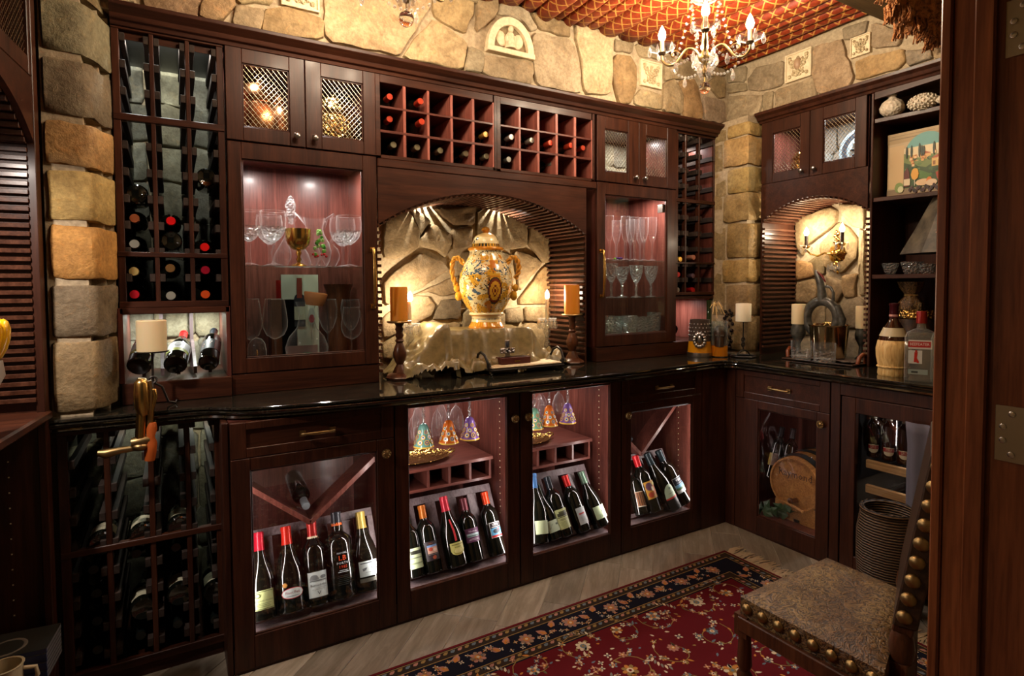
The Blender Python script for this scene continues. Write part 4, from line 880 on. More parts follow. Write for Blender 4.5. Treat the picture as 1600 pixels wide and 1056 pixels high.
rack_bottle(2, 'bordeaux bottle with tall white chateau label and red and cream capsule', 497, 938, 486, 815, 'bordeaux', 'b02a26',
 [('rect', -.034, .034, -.045, .045, K('6a7078')), ('rect', -.0325, .0325, -.0435, .0435, PB), ('rect', -.026, .002, .016, .024, K('8a8f90')), ('ell', -.012, .026, .012, .008, K('7d8486')), ('ell', .016, .024, .010, .006, K('70787a')), ('rect', -.026, .026, .012, .015, K('6c7274')), ('text', 'Bernadotte', 0, -.002, .0115, .95, K('3c2c30')), ('text', 'V', 0, -.030, .017, K('23282c'))] + bars(-.012, 2, .044, K('8a9092')), .075, band=('e6d8b4', .237, .246))
rack_bottle(3, 'squat port bottle with red LB lettering and orange neck band', 536, 926, 524, 800, 'port', '30343a',
 [('text', 'NOVAL', 0, .046, .0095, K('d8e0e8')), ('text', 'LB', 0, .029, .024, K('e8501c')), ('text', 'PORTO', 0, .012, .011, K('d8e0e8')), ('text', '1985', 0, -.001, .015, .9, K('d8401c')), ('rect', -.012, .012, -.013, -.0115, K('d8e0e8')), ('rect', -.016, .016, -.019, -.0165, K('c8d0d8'))] + bars(-.03, 6, .04, K('30383a'), .006), .110, band=('e0601c', .252, .262))
rack_bottle(4, 'gold-capped burgundy bottle with pale blue label, last in the leftmost cabinet', 577, 915, 562, 800, 'burgundy', 'b8a050',
 [('rect', -.036, .036, -.024, .032, PB), ('rect', -.030, .030, .023, .0265, K('4a5258')), ('poly', [(-.024, .006), (-.008, .009), (-.012, .000), (-.022, -.004)], K('6a7276')), ('poly', [(.004, .008), (.024, .010), (.022, -.002), (.008, .000)], K('6a7276')), ('rect', -.014, .014, -.010, -.0085, K('8a9296')), ('rect', -.036, .036, -.044, -.030, K('5a5a50'))], .082)
# left cabinet of the middle pair
rack_bottle(5, 'dark bottle with striped pale green label, half hidden by the door frame', 651, 912, 633, 800, 'bordeaux', '203018', [('rect', -.03, .034, -.05, .04, GR), ('rect', -.02, .03, .012, .028, K('2a2c20')), ('rect', -.03, .034, -.006, -.001, K('7c8a68')), ('rect', -.03, .034, -.03, -.024, K('90a078'))], .09)
rack_bottle(6, 'copper-capped bottle with black label showing a small colourful picture', 678, 905, 658, 790, 'bordeaux', 'b0601e', [('rect', -.031, .031, -.040, .042, K('2c2226')), ('rect', -.021, .021, -.010, .026, K('c8a08c')), ('rect', -.021, .021, .018, .026, K('6a90c0')), ('ell', -.008, .008, .009, .008, K('b04a38')), ('ell', .009, .004, .008, .007, K('e0c8b8')), ('text', 'ORO', -.004, .033, .008, K('b86a40')), ('ell', .002, -.028, .008, .008, K('a04a30')), ('rect', -.02, .02, -.015, -.0135, K('8a807c'))], .095)
rack_bottle(7, 'pink-capped bottle with red ribbon and gold shield label', 715, 893, 692, 776, 'burgundy', 'c03040', [('rect', -.028, .028, -.006, .026, K('c4c070')), ('ell', 0, -.006, .028, .020, K('c4c070')), ('rect', -.022, .022, .016, .019, K('6a6a30')), ('rect', -.012, .012, .006, .008, K('6a6a30')), ('ell', 0, -.010, .020, .012, K('9a9848')), ('ell', 0, -.008, .017, .010, K('d0cc86'))], .075)
rack_bottle(8, 'mauve-capped bottle with wide purple label', 743, 884, 723, 779, 'bordeaux', '6a3038', [('rect', -.036, .036, -.028, .036, K('5a2c50')), ('text', 'Nemea', 0, .022, .013, K('d8c8d8')), ('rect', -.030, .030, -.004, .012, K('a8c0c4')), ('rect', -.030, .030, -.002, .003, K('4a6a60')), ('rect', -.02, .02, -.014, -.0125, K('d8c8d8')), ('rect', -.024, .024, -.019, -.0175, K('d8c8d8'))], .118)
rack_bottle(9, 'orange-capped bottle with black and blue picture label in white frame', 778, 876, 756, 769, 'bordeaux', 'd84018', [('rect', -.026, .026, -.036, .036, K('d0d0d0')), ('rect', -.0235, .0235, -.033, .033, K('241c20')), ('text', 'VINI', 0, .024, .017, .9, K('e0e0e0')), ('rect', -.018, .018, .012, .0145, K('d0d0d0')), ('rect', -.0235, .0235, -.024, .008, K('58a0c8')), ('ell', 0, -.006, .015, .011, K('2a3440')), ('ell', .010, .003, .005, .004, K('c83020')), ('rect', -.0235, .0235, -.033, -.024, K('b82828'))], .118)
# right cabinet of the middle pair
rack_bottle(10, 'bottle with blue foil capsule at the left of the right bell-glass cabinet', 842, 855, 832, 740, 'burgundy', '4a78b0', [('rect', -.03, .034, -.03, .026, GR)], .07)
rack_bottle(11, 'bottle with plain pale green label and slim scroll, beside the blue-capped one', 867, 850, 838, 757, 'burgundy', '1c2418', [('rect', -.036, .036, -.030, .030, K('b9c9ae')), ('rect', .006, .02, .002, .012, K('4a5a48')), ('poly', [(-.028, -.012), (-.012, .014), (-.010, .013), (-.025, -.012)], K('5a6a58'))], .070)
rack_bottle(12, 'black-capped bottle with tall yellow-green label and sketched house', 883, 842, 854, 745, 'bordeaux', '22262c', [('rect', -.033, .033, -.050, .045, K('bdc48a')), ('rect', -.026, .026, .010, .026, K('3c3c28')), ('rect', -.018, .02, .026, .034, K('55583a')), ('rect', -.03, .03, .005, .008, K('3c3c28')), ('text', 'MERLOT', 0, -.006, .011, .95, K('2c2c1c'))] + bars(-.018, 6, .05, K('77804f')), .090)
rack_bottle(13, 'red-capped bottle with narrow grey label beside the tall yellow-green one', 912, 836, 882, 743, 'bordeaux', 'c82420', [('rect', -.026, .026, -.046, .040, K('a8b0b0')), ('rect', -.016, .012, .004, .012, K('b04848'))] + bars(-.012, 4, .04, K('7c8486')), .085)
rack_bottle(14, 'green-foiled bottle with square sage label, nearest the hinge side', 940, 828, 907, 737, 'burgundy', '5f7a66', [('rect', -.034, .034, -.032, .034, K('a9bd98')), ('text', 'M', .006, .002, .022, K('2c3a2c'))] + bars(-.012, 3, .04, K('72866a')), .076)
# cabinet nearest the corner
rack_bottle(15, 'bottle with striped brown label cut off by the door frame', 1003, 810, 985, 735, 'bordeaux', '281c18', [('rect', -.034, .034, -.045, .045, K('cfc4b0')), ('rect', -.032, .032, -.040, .042, K('8a5a38'))] + [('rect', x, x+.004, -.038, .040, K('3c2418')) for x in (-.024, -.012, 0, .012, .022)], .09)
rack_bottle(16, 'red-capped bottle with colourful abstract art label', 1022, 797, 992, 712, 'bordeaux', 'c82028', [('rect', -.032, .032, -.045, .045, K('b8862c')), ('ell', -.010, .018, .018, .020, K('5c3a4c')), ('ell', .012, -.004, .012, .026, K('c86a28')), ('ell', -.012, -.024, .014, .014, K('a03a24')), ('ell', .018, .028, .010, .010, K('cfc060')), ('ell', .002, .004, .006, .012, K('e0d8b0'))], .115)
rack_bottle(17, 'dark-capped bottle with leaf-shaped sage label above a red stripe', 1049, 788, 1010, 708, 'burgundy', '2c3a40', [('rect', -.036, .036, -.036, -.030, K('c03830')), ('ell', 0, -.030, .036, .066, K('a9bda0')), ('rect', -.036, .036, -.096, -.030, K('0a0c0a')), ('rect', -.036, .036, -.037, -.029, K('c03830')), ('ell', 0, .016, .006, .006, K('5c7060')), ('rect', -.016, .018, -.010, -.008, K('6a7e6c'))], .085)
rack_bottle(18, 'dark-capped bottle with black and blue landscape label, nearest the corner', 1068, 783, 1028, 704, 'bordeaux', '2c3a40', [('rect', -.030, .030, -.040, .040, K('d0d8dc')), ('rect', -.028, .028, .004, .038, K('1c2430')), ('text', 'VINI', 0, .026, .018, .9, K('e0e6ea')), ('rect', -.02, .02, .010, .0125, K('8898a8')), ('rect', -.028, .028, -.022, .004, K('6aa0c0')), ('ell', .010, -.002, .008, .006, K('3c68b0')), ('rect', -.028, .028, -.022, -.012, K('4a7050'))], .105)
# ribbon of the shield-label bottle
rb_ = [o for o in COL.objects if o.get('label', '').startswith('pink-capped')][0]
mb = MB(); mb.lathe([(.0215, .196), (.0225, .198), (.0225, .206), (.021, .208)], n=14); obj('ribbon', mb, 'cloth', rb_, local=True, color=lin('c83038'))
mb = MB(); w0 = cyl_wrap(.0418); mb.add([w0(-.005, .108, .001), w0(.003, .108, .001), w0(.002, .150, .000), w0(-.006, .150, .000), (-.004, -.030, .200), (-.010, -.030, .200)], [(0, 1, 2, 3), (3, 2, 4, 5)]); obj('ribbon_tail', mb, 'cloth', rb_, local=True, color=lin('c83038'), recalc=False)
# bottle lying in each V divider
bottle(Vector((.452, 2.74, .54)), (0, -1, -.12), 'bottle lying in the V-shaped divider of the leftmost cabinet', 'bordeaux', .30, '8a9498', group=None)
bottle(Vector((2.235, 2.76, .56)), (0, -1, -.12), 'bottle lying in the V-shaped divider of the cabinet nearest the corner', 'bordeaux', .30, '20242a')
# three bottles tilted on the lit shelf, bases to the front
def lie(x, y, r_px, x2, y2, label, kind, cap, spec, ly, Y=2.60):
    a = at(x, y, Y=Y); b = at(x2, y2, Y=Y+.27); a.z = max(a.z, 1.103); b.z = max(b.z, a.z+.09)
    return bottle(a, b-a, label, kind, .30, cap, spec, ly)
lie(217, 573, 20, 238, 505, 'tilted bottle with white and yellow-green label behind the candle on the lit shelf', 'burgundy', '203018', [('rect', -.05, .05, -.01, .055, K('a8b050')), ('rect', -.05, .05, .008, .055, K('d4d8d4')), ('rect', -.015, .015, .026, .034, K('a8aeb0'))], .055)
lie(274, 574, 18, 287, 522, 'tilted red-capped bottle with white and lime label on the lit shelf', 'burgundy', 'b02020', [('rect', -.05, .05, -.01, .07, K('b0c040')), ('rect', -.05, .05, .012, .07, K('d4d8d8')), ('ell', 0, .042, .014, .014, K('9aa2a6')), ('ell', 0, .042, .009, .009, K('c4c8ca'))], .06)
lie(326, 572, 18, 334, 518, 'tilted black-capped bottle with dark label and orange strokes on the lit shelf', 'bordeaux', '20242a', [('rect', -.045, .015, .0, .085, K('1c2428')), ('rect', .016, .05, .0, .085, K('6a2a20')), ('poly', [(-.03, .03), (.0, .045), (0, .05), (-.03, .036)], K('d86a28')), ('poly', [(-.026, .042), (.006, .058), (.006, .063), (-.026, .048)], K('e0b080'))], .06)
# bottles lying neck first in the open racks
def neck(x, y, cap, label, Y=2.575, group=None, kind='bordeaux'):
    p = at(x, y, Y=Y); return bottle(p+Vector((0, .30, 0)), (0, -1, 0), label, kind, .30, cap, group=group)
G1 = 'bottles lying in the left wine rack'
for x, y, c, l in ((210, 341, '8a4a28', 'bottle with bare cork-brown cap, highest of the left column in the left rack'), (267, 345, 'e01418', 'bottle with bright red cap in the middle column of the left rack'), (210, 381, '8a8a80', 'bottle with silver ring cap above the lower rail, left column of left rack'),
    (320, 386, 'e01a18', 'bottle with bright red cap in the right column of the left rack'), (209, 424, 'b09a60', 'bottle with tan cap just under the lower rail, left column of the left rack'), (266, 419, '7a5a34', 'bottle with brown cap just under the lower rail, middle column of the left rack'),
    (321, 422, '98142c', 'bottle with wine-red cap just under the lower rail, right column of the left rack'), (210, 460, 'b01828', 'bottle with red cap at the bottom of the left column of the left rack'), (267, 462, '98988e', 'bottle with silver cap at the bottom of the middle column of the left rack'), (321, 460, 'd05020', 'bottle with orange cap at the bottom of the right column of the left rack')):
    neck(x, y, c, l, group=G1)
for x, y, l in ((214, 303, 'black bottle lying base first in the left column of the left rack'), (323, 277, 'black bottle lying base first in the right column of the left rack'), (268, 376, 'black bottle lying base first in the middle column under the red-capped bottle')):
    p = at(x, y, Y=2.60); bottle(p, (0, 1, 0), l, 'bordeaux', .30, '101010', group=G1)
G2 = 'bottles lying in the bottle cubbies'
for x, y, c, l, Y in ((609, 151, 'c8452c', 'red-orange capped bottle in the top left cubby', 2.60), (657, 158, 'c8452c', 'red-orange capped bottle jutting out of the second cubby of the top row', 2.555), (609, 186, 'c8452c', 'red-orange capped bottle in the leftmost cubby of the middle row', 2.60), (659, 190, 'c8452c', 'red-orange capped bottle jutting out of the second cubby of the middle row', 2.56),
    (615, 226, '8a8268', 'pale-capped bottle in the first cubby of the bottom row', 2.60), (652, 230, '8a8268', 'pale-capped bottle in the second cubby of the bottom row', 2.60), (688, 235, '8a8268', 'pale-capped bottle in the third cubby of the bottom row', 2.60), (728, 240, '8a8268', 'pale-capped bottle in the fourth cubby of the bottom row', 2.60), (760, 244, '8a8268', 'pale-capped bottle in the last bottom cubby of the left grid', 2.60),
    (759, 210, 'a8803c', 'amber-capped bottle in the last middle cubby of the left grid', 2.59), (799, 214, 'a89890', 'silver and red capped bottle in the first middle cubby of the right grid', 2.59), (831, 219, '98988c', 'silver-capped bottle in the second middle cubby of the right grid', 2.59), (860, 223, 'c84a30', 'red-capped bottle in the centre cubby of the right grid', 2.585),
    (892, 227, 'c84a30', 'red-capped bottle in the fourth middle cubby of the right grid', 2.575), (911, 231, 'c84a30', 'red-capped bottle in the last middle cubby of the right grid', 2.60), (795, 249, '8f8f84', 'silver-capped bottle in the first bottom cubby of the right grid', 2.60), (864, 256, '8f8f84', 'silver-capped bottle in the third bottom cubby of the right grid', 2.60)):
    p = at(x, y, Y=Y); bottle(p+Vector((0, .275, 0)), (0, -1, 0), l, 'bordeaux', .275, c, group=G2)
G3 = 'bottles lying in the lower left wine rack'
for x, y, kind, l in ((159, 838, 1, 'bottle with pale label, base first, leftmost above the middle rail of the lower rack'), (223, 825, 1, 'bottle with pale label, base first, in the second column above the middle rail'), (281, 812, 1, 'bottle with pale label, base first, in the third column above the middle rail'), (337, 914, 1, 'bottle with cream label, base first, in the right column of the lower rack'),
    (281, 918, 1, 'bottle with grey label, base first, in the third column under the middle rail'), (224, 940, 1, 'bottle with faint label, base first, in the second column under the middle rail')):
    p = at(x, y+12, Y=2.44); bottle(p, (0, 1, 0), l, 'burgundy', .30, '101010', [('rect', -.045, .05, -.02, .05, K('b8b49a')), ('rect', -.02, .03, .012, .016, K('7a7868'))], .05, group=G3)
for x, y, l in ((146, 890, 'first column, just under the middle rail'), (151, 927, 'first column, second under the middle rail'), (152, 970, 'first column, third under the middle rail'), (153, 1015, 'first column, lowest'), (213, 865, 'second column, at the middle rail'), (220, 993, 'second column, second from the bottom'), (220, 1041, 'second column, lowest'), (275, 855, 'third column, at the middle rail'), (278, 975, 'third column, second from the bottom'), (280, 1022, 'third column, lowest'), (336, 968, 'last column, second from the bottom'), (336, 1010, 'last column, lowest')):
    neck(x, y, '141816', 'dark bottle neck in the lower left rack, ' + l, Y=2.45, group=G3)
G4 = 'bottles lying in the right wine rack'
for x, y, c, l in ((1063, 405, 'c89a28', 'yellow-capped bottle in the right rack, upper of the left column'), (1084, 402, 'c88a70', 'pink-capped bottle in the right rack beside the yellow-capped one'), (1060, 429, 'b02420', 'red-capped bottle in the left column of the right rack under the cross rail'), (1083, 431, '5c4a58', 'mauve-capped bottle in the middle column of the right rack under the cross rail'), (1059, 453, '8a8478', 'silver-capped bottle at the bottom left of the right rack'), (1083, 453, 'b01c20', 'dark red capped bottle at the bottom middle of the right rack')):
    neck(x, y, c, l, Y=2.59, group=G4)
p = at(1062, 512, Y=2.66); bottle(p+Vector((0, .05, -.02)), (.10, 1, .30), 'black and white labelled bottle lying on the small shelf under the right rack', 'bordeaux', .29, '101010', [('rect', -.05, .05, .0, .07, K('d8dce0')), ('ell', -.02, .03, .013, .02, K('2c3034'))], .03)
# cask cabinet and fridge bottles
bottle(FRB(2.04, -.13, .30), Vector((.14, .02, .33)), 'dark bottle with brown and yellow label leaning behind the cask', 'bordeaux', .30, '20242a', [('rect', -.03, .02, -.03, .04, K('7a6a2c')), ('rect', .0, .03, -.03, .04, K('4a2c20'))], .10, xh=(0, -1, 0))
bottle(FRB(1.965, -.15, .30), Vector((.12, .03, .33)), 'dark bottle with grey-blue label leaning behind the cask', 'bordeaux', .30, '20242a', [('rect', -.034, .034, -.03, .035, K('8a989c')), ('text', 'G', 0, 0, .03, K('3a444a'))], .09, xh=(0, -1, 0))
BEER = [('ell', 0, -.006, .030, .026, K('d8d0b8')), ('rect', -.030, .030, -.006, .018, K('d8d0b8')), ('rect', -.030, .030, -.008, .014, K('9a1c1c')), ('text', 'STELLA', 0, .007, .010, K('f0e8d8')), ('text', 'ARTOIS', 0, -.002, .009, K('f0e8d8'))]
for k, (x, y, l) in enumerate(((1365, 700, 'beer bottle with red and white label, left of the row in the fridge'), (1389, 704, 'beer bottle with red and white label, second of the row in the fridge'), (1413, 709, 'beer bottle with red and white label, third of the row in the fridge'))):
    p = at(x, y, X=2.92); p.z = .565; bottle(p, (0, 0, 1), l, 'bordeaux', .235, 'b8b4a4', BEER, .065, xh=(0, -1, 0), glass='bottle_brown', group='beer bottles in the fridge', spin=.42, name='beer_bottle', foil='dyed')
p = at(1352, 690, X=2.98); p.z = .60; bottle(p, (.02, -.20, .3), 'tilted bottle with white neck label at the left inside the fridge', 'bordeaux', .25, '30342c', [('rect', -.03, .03, -.02, .05, K('a8a894'))], .14, xh=(0, -1, 0), spin=.4)
# ---------------------------------------------------------------- glassware
def spot(x, yb, yt, Y=None, X=None, z=None):
    k = {'Y': Y} if Y is not None else {'X': X}
    p = at(x, yb, **k)
    if z is not None: p.z = z
    h = at(x, yt, **k).z - p.z
    return p, h
def mpp(p): return (Vector(p)-EYE).dot(c_f)/F_PX
def stem_profiles(h, r, style):
    if style == 'goblet':      # rounded bowl, cut lower half
        return ([(r*.93, h), (r, h*.86), (r*.97, h*.72), (r*.78, h*.58), (r*.42, h*.48), (r*.16, h*.44)], [(r*.16, h*.44), (r*.11, h*.36), (r*.10, h*.16), (r*.16, h*.05)], [(r*.16, h*.05), (r*.62, h*.018), (r*.66, 0), (0, .001)])
    if style == 'balloon':     # large red-wine bowl
        return ([(r*.74, h), (r*.86, h*.86), (r, h*.66), (r*.95, h*.56), (r*.70, h*.455), (r*.30, h*.405), (r*.08, h*.385)], [(r*.08, h*.385), (r*.055, h*.30), (r*.055, h*.10), (r*.10, h*.03)], [(r*.10, h*.03), (r*.76, h*.008), (r*.78, 0), (0, .001)])
    if style == 'tulip':
        return ([(r*.85, h), (r, h*.84), (r*.93, h*.70), (r*.60, h*.54), (r*.20, h*.46), (r*.09, h*.43)], [(r*.09, h*.43), (r*.06, h*.3), (r*.06, h*.1), (r*.1, h*.03)], [(r*.1, h*.03), (r*.72, h*.008), (r*.74, 0), (0, .001)])
    if style == 'flute':
        return ([(r*.96, h), (r, h*.86), (r*.92, h*.68), (r*.60, h*.50), (r*.28, h*.43)], [(r*.28, h*.43), (r*.20, h*.3), (r*.20, h*.12), (r*.32, h*.04)], [(r*.32, h*.04), (r*1.0, h*.012), (r*1.02, 0), (0, .001)])
    if style == 'cone':        # cut sherry/water glass
        return ([(r, h), (r*.90, h*.80), (r*.60, h*.58), (r*.22, h*.44)], [(r*.22, h*.44), (r*.15, h*.34), (r*.24, h*.26), (r*.13, h*.14), (r*.2, h*.04)], [(r*.2, h*.04), (r*.72, h*.014), (r*.74, 0), (0, .001)])
def stemware(p, h, r, style, label, group=None, mats=('glassware', 'glassware'), flip=False, name='wine_glass', colors=None):
    t = thing(name, label, 'glass', p, None, group)
    B, S, Ft = stem_profiles(h, r, style); f = (lambda q: [(a, h-z) for a, z in q]) if flip else (lambda q: q)
    mb = MB(); mb.lathe(f(B), n=22); R0, Z0 = f(B)[0]; mb.tube([(R0*math.cos(a*PI/11), R0*math.sin(a*PI/11), Z0) for a in range(22)], .0011, 5, closed=True); obj('bowl', mb, mats[0], t, local=True, smooth=60)
    if style == 'goblet': mb = MB(); mb.lathe([(a*1.015, z) for a, z in B[2:]], n=22); obj('cut_band', mb, 'cut_glass', t, local=True, smooth=30)
    mb = MB(); mb.lathe(f(S), n=10); obj('stem', mb, mats[1], t, local=True, smooth=60)
    mb = MB(); mb.lathe(f(Ft), n=18); obj('foot', mb, mats[1], t, local=True, smooth=60)
    return t
def px_glass(x, yb, yt, w, Y, style, label, z=None, group=None, mats=('glassware', 'glassware'), name='wine_glass', **k):
    p, h = spot(x, yb, yt, Y=Y, z=z); return stemware(p, h, w/2*mpp(p), style, label, group, mats, name=name)
ZA2, ZA1 = 1.497, 1.071
GA = 'cut goblets on the glass shelf of the left display cabinet'
for x, yt, Y, l in ((390, 329, 2.66, 'large cut goblet at the left end of the glass shelf'), (428, 330, 2.66, 'large cut goblet, second from the left on the glass shelf'), (422, 337, 2.78, 'large cut goblet behind the second one on the glass shelf'), (546, 338, 2.68, 'large cut goblet at the right end of the glass shelf'), (536, 342, 2.80, 'large cut goblet behind the right-hand one on the glass shelf')):
    px_glass(x, 413, yt, 39, Y, 'goblet', l, ZA2, GA, ('glassware', 'glassware'), 'goblet')
p, h = spot(467, 412, 358, Y=2.66, z=ZA2); t = thing('goblet', 'gold-rimmed amber goblet in the middle of the glass shelf', 'glass', p, None, None); r = 19*mpp(p)
B, S, Ft = stem_profiles(h, r, 'goblet'); mb = MB(); mb.lathe([(r, h), (r*.98, h*.8), (r*.86, h*.6), (r*.5, h*.46), (r*.16, h*.42)], n=24, wav=lambda a, k: .03*math.cos(12*a)); obj('bowl', mb, 'gold', t, local=True, smooth=60); mb = MB(); mb.lathe([(r*.16, h*.42), (r*.24, h*.36), (r*.12, h*.26), (r*.22, h*.18), (r*.12, h*.1), (r*.6, h*.02), (r*.62, 0), (0, .001)], n=16); obj('stem', mb, 'gold', t, local=True, smooth=60)
# ship's decanter with stopper
p, h = spot(456, 413, 304, Y=2.78, z=ZA2); t = thing('decanter', 'glass decanter with tall pointed stopper at the back of the glass shelf', 'decanter', p); u = h/.32
mb = MB(); mb.lathe([(0, .0), (.075*u, 0), (.082*u, .02*u), (.07*u, .06*u), (.035*u, .12*u), (.017*u, .165*u), (.016*u, .20*u), (.024*u, .215*u)], n=20); obj('bowl', mb, 'glassware', t, local=True, smooth=60)
mb = MB(); mb.lathe([(.010*u, .19*u), (.012*u, .215*u), (.026*u, .225*u), (.018*u, .245*u), (.024*u, .27*u), (.015*u, .30*u), (0, .32*u)], n=8); obj('stopper', mb, 'cut_glass', t, local=True, smooth=20)
# pitcher
p, h = spot(492, 413, 333, Y=2.74, z=ZA2); t = thing('pitcher', 'clear glass pitcher with looped handle on the glass shelf', 'pitcher', p); u = h/.24
mb = MB(); mb.lathe([(0, 0), (.05*u, 0), (.066*u, .03*u), (.072*u, .07*u), (.062*u, .11*u), (.042*u, .145*u), (.036*u, .175*u), (.046*u, .22*u)], n=20); obj('bowl', mb, 'glassware', t, local=True, smooth=60)
mb = MB(); mb.tube([(.040*u, 0, .17*u), (.055*u, 0, .215*u), (.085*u, 0, .238*u), (.108*u, 0, .215*u), (.105*u, 0, .17*u), (.085*u, 0, .13*u), (.066*u, 0, .105*u)], .006*u, 8); obj('handle', mb, 'glassware', t, local=True, smooth=60)
mb = MB(); mb.add([(-.036*u, -.02*u, .185*u), (-.036*u, .02*u, .185*u), (-.046*u, .025*u, .22*u), (-.088*u, 0, .245*u), (-.046*u, -.025*u, .22*u)], [(0, 3, 4), (0, 1, 3), (1, 2, 3)]); obj('spout', mb, 'glassware', t, local=True, smooth=60)
# little glass tree
p, h = spot(500, 413, 361, Y=2.64, z=ZA2); t = thing('bottle_stopper', 'small bunch of green glass leaves and red berries on a clear stem', 'ornament', p)
mb = MB(); mb.lathe([(0, 0), (.018, 0), (.016, .004), (.004, .010), (.004, h*.5)], n=10); obj('stem', mb, 'glassware', t, local=True, smooth=60)
for i in range(20):
    f = random.uniform(.30, 1); rr = .030*(1.05-f)+.004; a = random.uniform(0, 6.28); mb = MB(); mb.ball((rr*math.cos(a), rr*math.sin(a), h*f), (.008, .005, .009), 6, 4); obj('leaf', mb, 'glossy', t, local=True, color=lin(random.choice(('3c7a2c', '5c9a40', '88b068'))))
for i in range(6):
    a = i*1.05; mb = MB(); mb.ball((.028*math.cos(a), .028*math.sin(a), h*(.28+.05*(i % 2))), .006, 8, 5); obj('berry', mb, 'glossy', t, local=True, color=lin('b02028'))
# small round bud vases
for x, w, yt, Y, l in ((517, 28, 380, 2.66, 'small round glass bud vase on the glass shelf'), (486, 30, 376, 2.70, 'small round glass bowl behind the berry ornament'), (440, 30, 372, 2.80, 'round clear bowl behind the amber goblet')):
    p, h = spot(x, 413, yt, Y=Y, z=ZA2); r = w/2*mpp(p); t = thing('bud_vase', l, 'vase', p)
    mb = MB(); mb.lathe([(0, 0), (r*.5, 0), (r*.95, h*.3), (r, h*.48), (r*.8, h*.75), (r*.4, h*.9), (r*.42, h)], n=18); obj('bowl', mb, 'glassware', t, local=True, smooth=60)
# bottom of the left display cabinet
for x, yb, yt, w, Y, st, l in ((393, 560, 467, 34, 2.66, 'balloon', 'large wine glass at the left edge of the cabinet bottom'), (431, 556, 467, 38, 2.66, 'balloon', 'large wine glass beside the glass dome on the cabinet bottom'), (513, 550, 468, 30, 2.72, 'tulip', 'tulip wine glass right of the corked decanter'), (550, 547, 480, 32, 2.64, 'balloon', 'wine glass at the right edge of the cabinet bottom'), (549, 548, 468, 30, 2.80, 'tulip', 'tulip wine glass behind the right-hand one')):
    px_glass(x, yb, yt, w, Y, st, l, ZA1, 'wine glasses at the bottom of the left display cabinet')
p, h = spot(402, 559, 527, Y=2.61, z=ZA1); t = thing('glass_dome', 'small glass dome at the lower left of the display cabinet', 'dome', p); r = 14*mpp(p)
mb = MB(); mb.lathe([(r, 0), (r, h*.55), (r*.85, h*.8), (r*.5, h*.95), (0, h)], n=18); obj('dome', mb, 'glassware', t, local=True, smooth=60)
mb = MB(); mb.lathe([(0, 0), (r*.5, 0), (r*.3, h*.12), (r*.1, h*.2), (r*.1, h*.5), (0, h*.6)], n=12); obj('figure', mb, 'brass', t, local=True, smooth=60)
# picture card of a bottle and glass, standing at the back
p, h = spot(471, 560, 429, Y=2.84, z=ZA1); w_ = 49*mpp(p)*1.12; FW_ = lambda x, y, hh: (p.x+x, 2.838-hh, p.z+y)
t = thing('picture_card', 'white card picturing a wine bottle and glass, standing in the display cabinet', 'picture', p); mb = MB(); mb.box(p.x-w_/2, p.x+w_/2, 2.84, 2.85, p.z, p.z+h); obj('card', mb, 'dyed', t, smooth=0, color=lin('b6b9a8'))
mb = MB(); print_on(mb, [('rect', -w_*.42, w_*.45, h*.03, h*.15, K('8c6660')), ('rect', -w_*.17, w_*.13, h*.38, h*.72, K('20222a')), ('ell', -w_*.02, h*.72, w_*.15, h*.05, K('20222a')), ('rect', -w_*.09, w_*.05, h*.72, h*.96, K('7a3020')), ('rect', -w_*.17, w_*.13, h*.46, h*.62, K('a8a894')), ('ell', w_*.30, h*.50, w_*.10, h*.10, K('9aa09a')), ('ell', w_*.30, h*.47, w_*.08, h*.05, K('8a2430')), ('rect', w_*.29, w_*.31, h*.22, h*.42, K('9aa09a'))], FW_); obj('picture_print', mb, 'print', t, smooth=0, recalc=False)
# corked decanter with green marble heap
p, h = spot(480, 557, 456, Y=2.68, z=ZA1); u = h/.29; t = thing('decanter', 'wide decanter with big cork lid and green marble base in front of the card', 'decanter', p)
mb = MB(); mb.lathe([(0, 0), (.055*u, 0), (.08*u, .03*u), (.086*u, .06*u), (.07*u, .105*u), (.04*u, .14*u), (.030*u, .18*u), (.032*u, .22*u), (.042*u, .25*u)], n=20); obj('bowl', mb, 'glassware', t, local=True, smooth=60)
mb = MB(); mb.lathe([(0, .235*u), (.034*u, .235*u), (.044*u, .26*u), (.048*u, .285*u), (.046*u, .29*u), (0, .29*u)], n=16, M=Matrix.Rotation(.14, 3, 'Y')); obj('cork', mb, 'terra', t, local=True, smooth=40)
mb = MB(); mb.lathe([(.048*u, .004), (.045*u, .02*u), (.03*u, .035*u), (0, .04*u)], n=16); obj('green_marbles', mb, 'glossy', t, local=True, color=lin('1c5a34'))
p, h = spot(438, 466, 438, Y=2.88, z=None); t = thing('candle', 'short red candle at the back of the display cabinet', 'candle', p); mb = MB(); mb.lathe([(0, 0), (.018, 0), (.018, h), (.012, h-.004), (0, h-.004)], n=14); obj('wax', mb, 'dyed', t, local=True, color=lin('b02018'))
mb = MB(); mb.tube([(0, 0, h-.004), (.001, 0, h+.012)], .0012, 5); obj('wick', mb, 'black', t, local=True)
mb = MB(); mb.box(p.x-.05, p.x+.07, 2.84, 2.93, ZA1, p.z-.001); o = obj('wooden_block', mb, 'chair_wood', None, bevel=.004, smooth=0, color=None); tag(o, 'small dark wooden block under the red candle', 'block')
p, h = spot(531, 560, 444, Y=2.88, z=ZA1); mb = MB(); mb.lathe([(0, 0), (.05, 0), (.062, .05), (.05, .12), (.058, h*.9), (.07, h), (.06, h), (.045, h*.88), (0, h*.85)], p, 18, wav=lambda a, k: .05*math.sin(3*a)); o = obj('wooden_vessel', mb, 'chair_wood', None, smooth=50); tag(o, 'brown carved wooden vessel at the back right of the display cabinet', 'vessel')
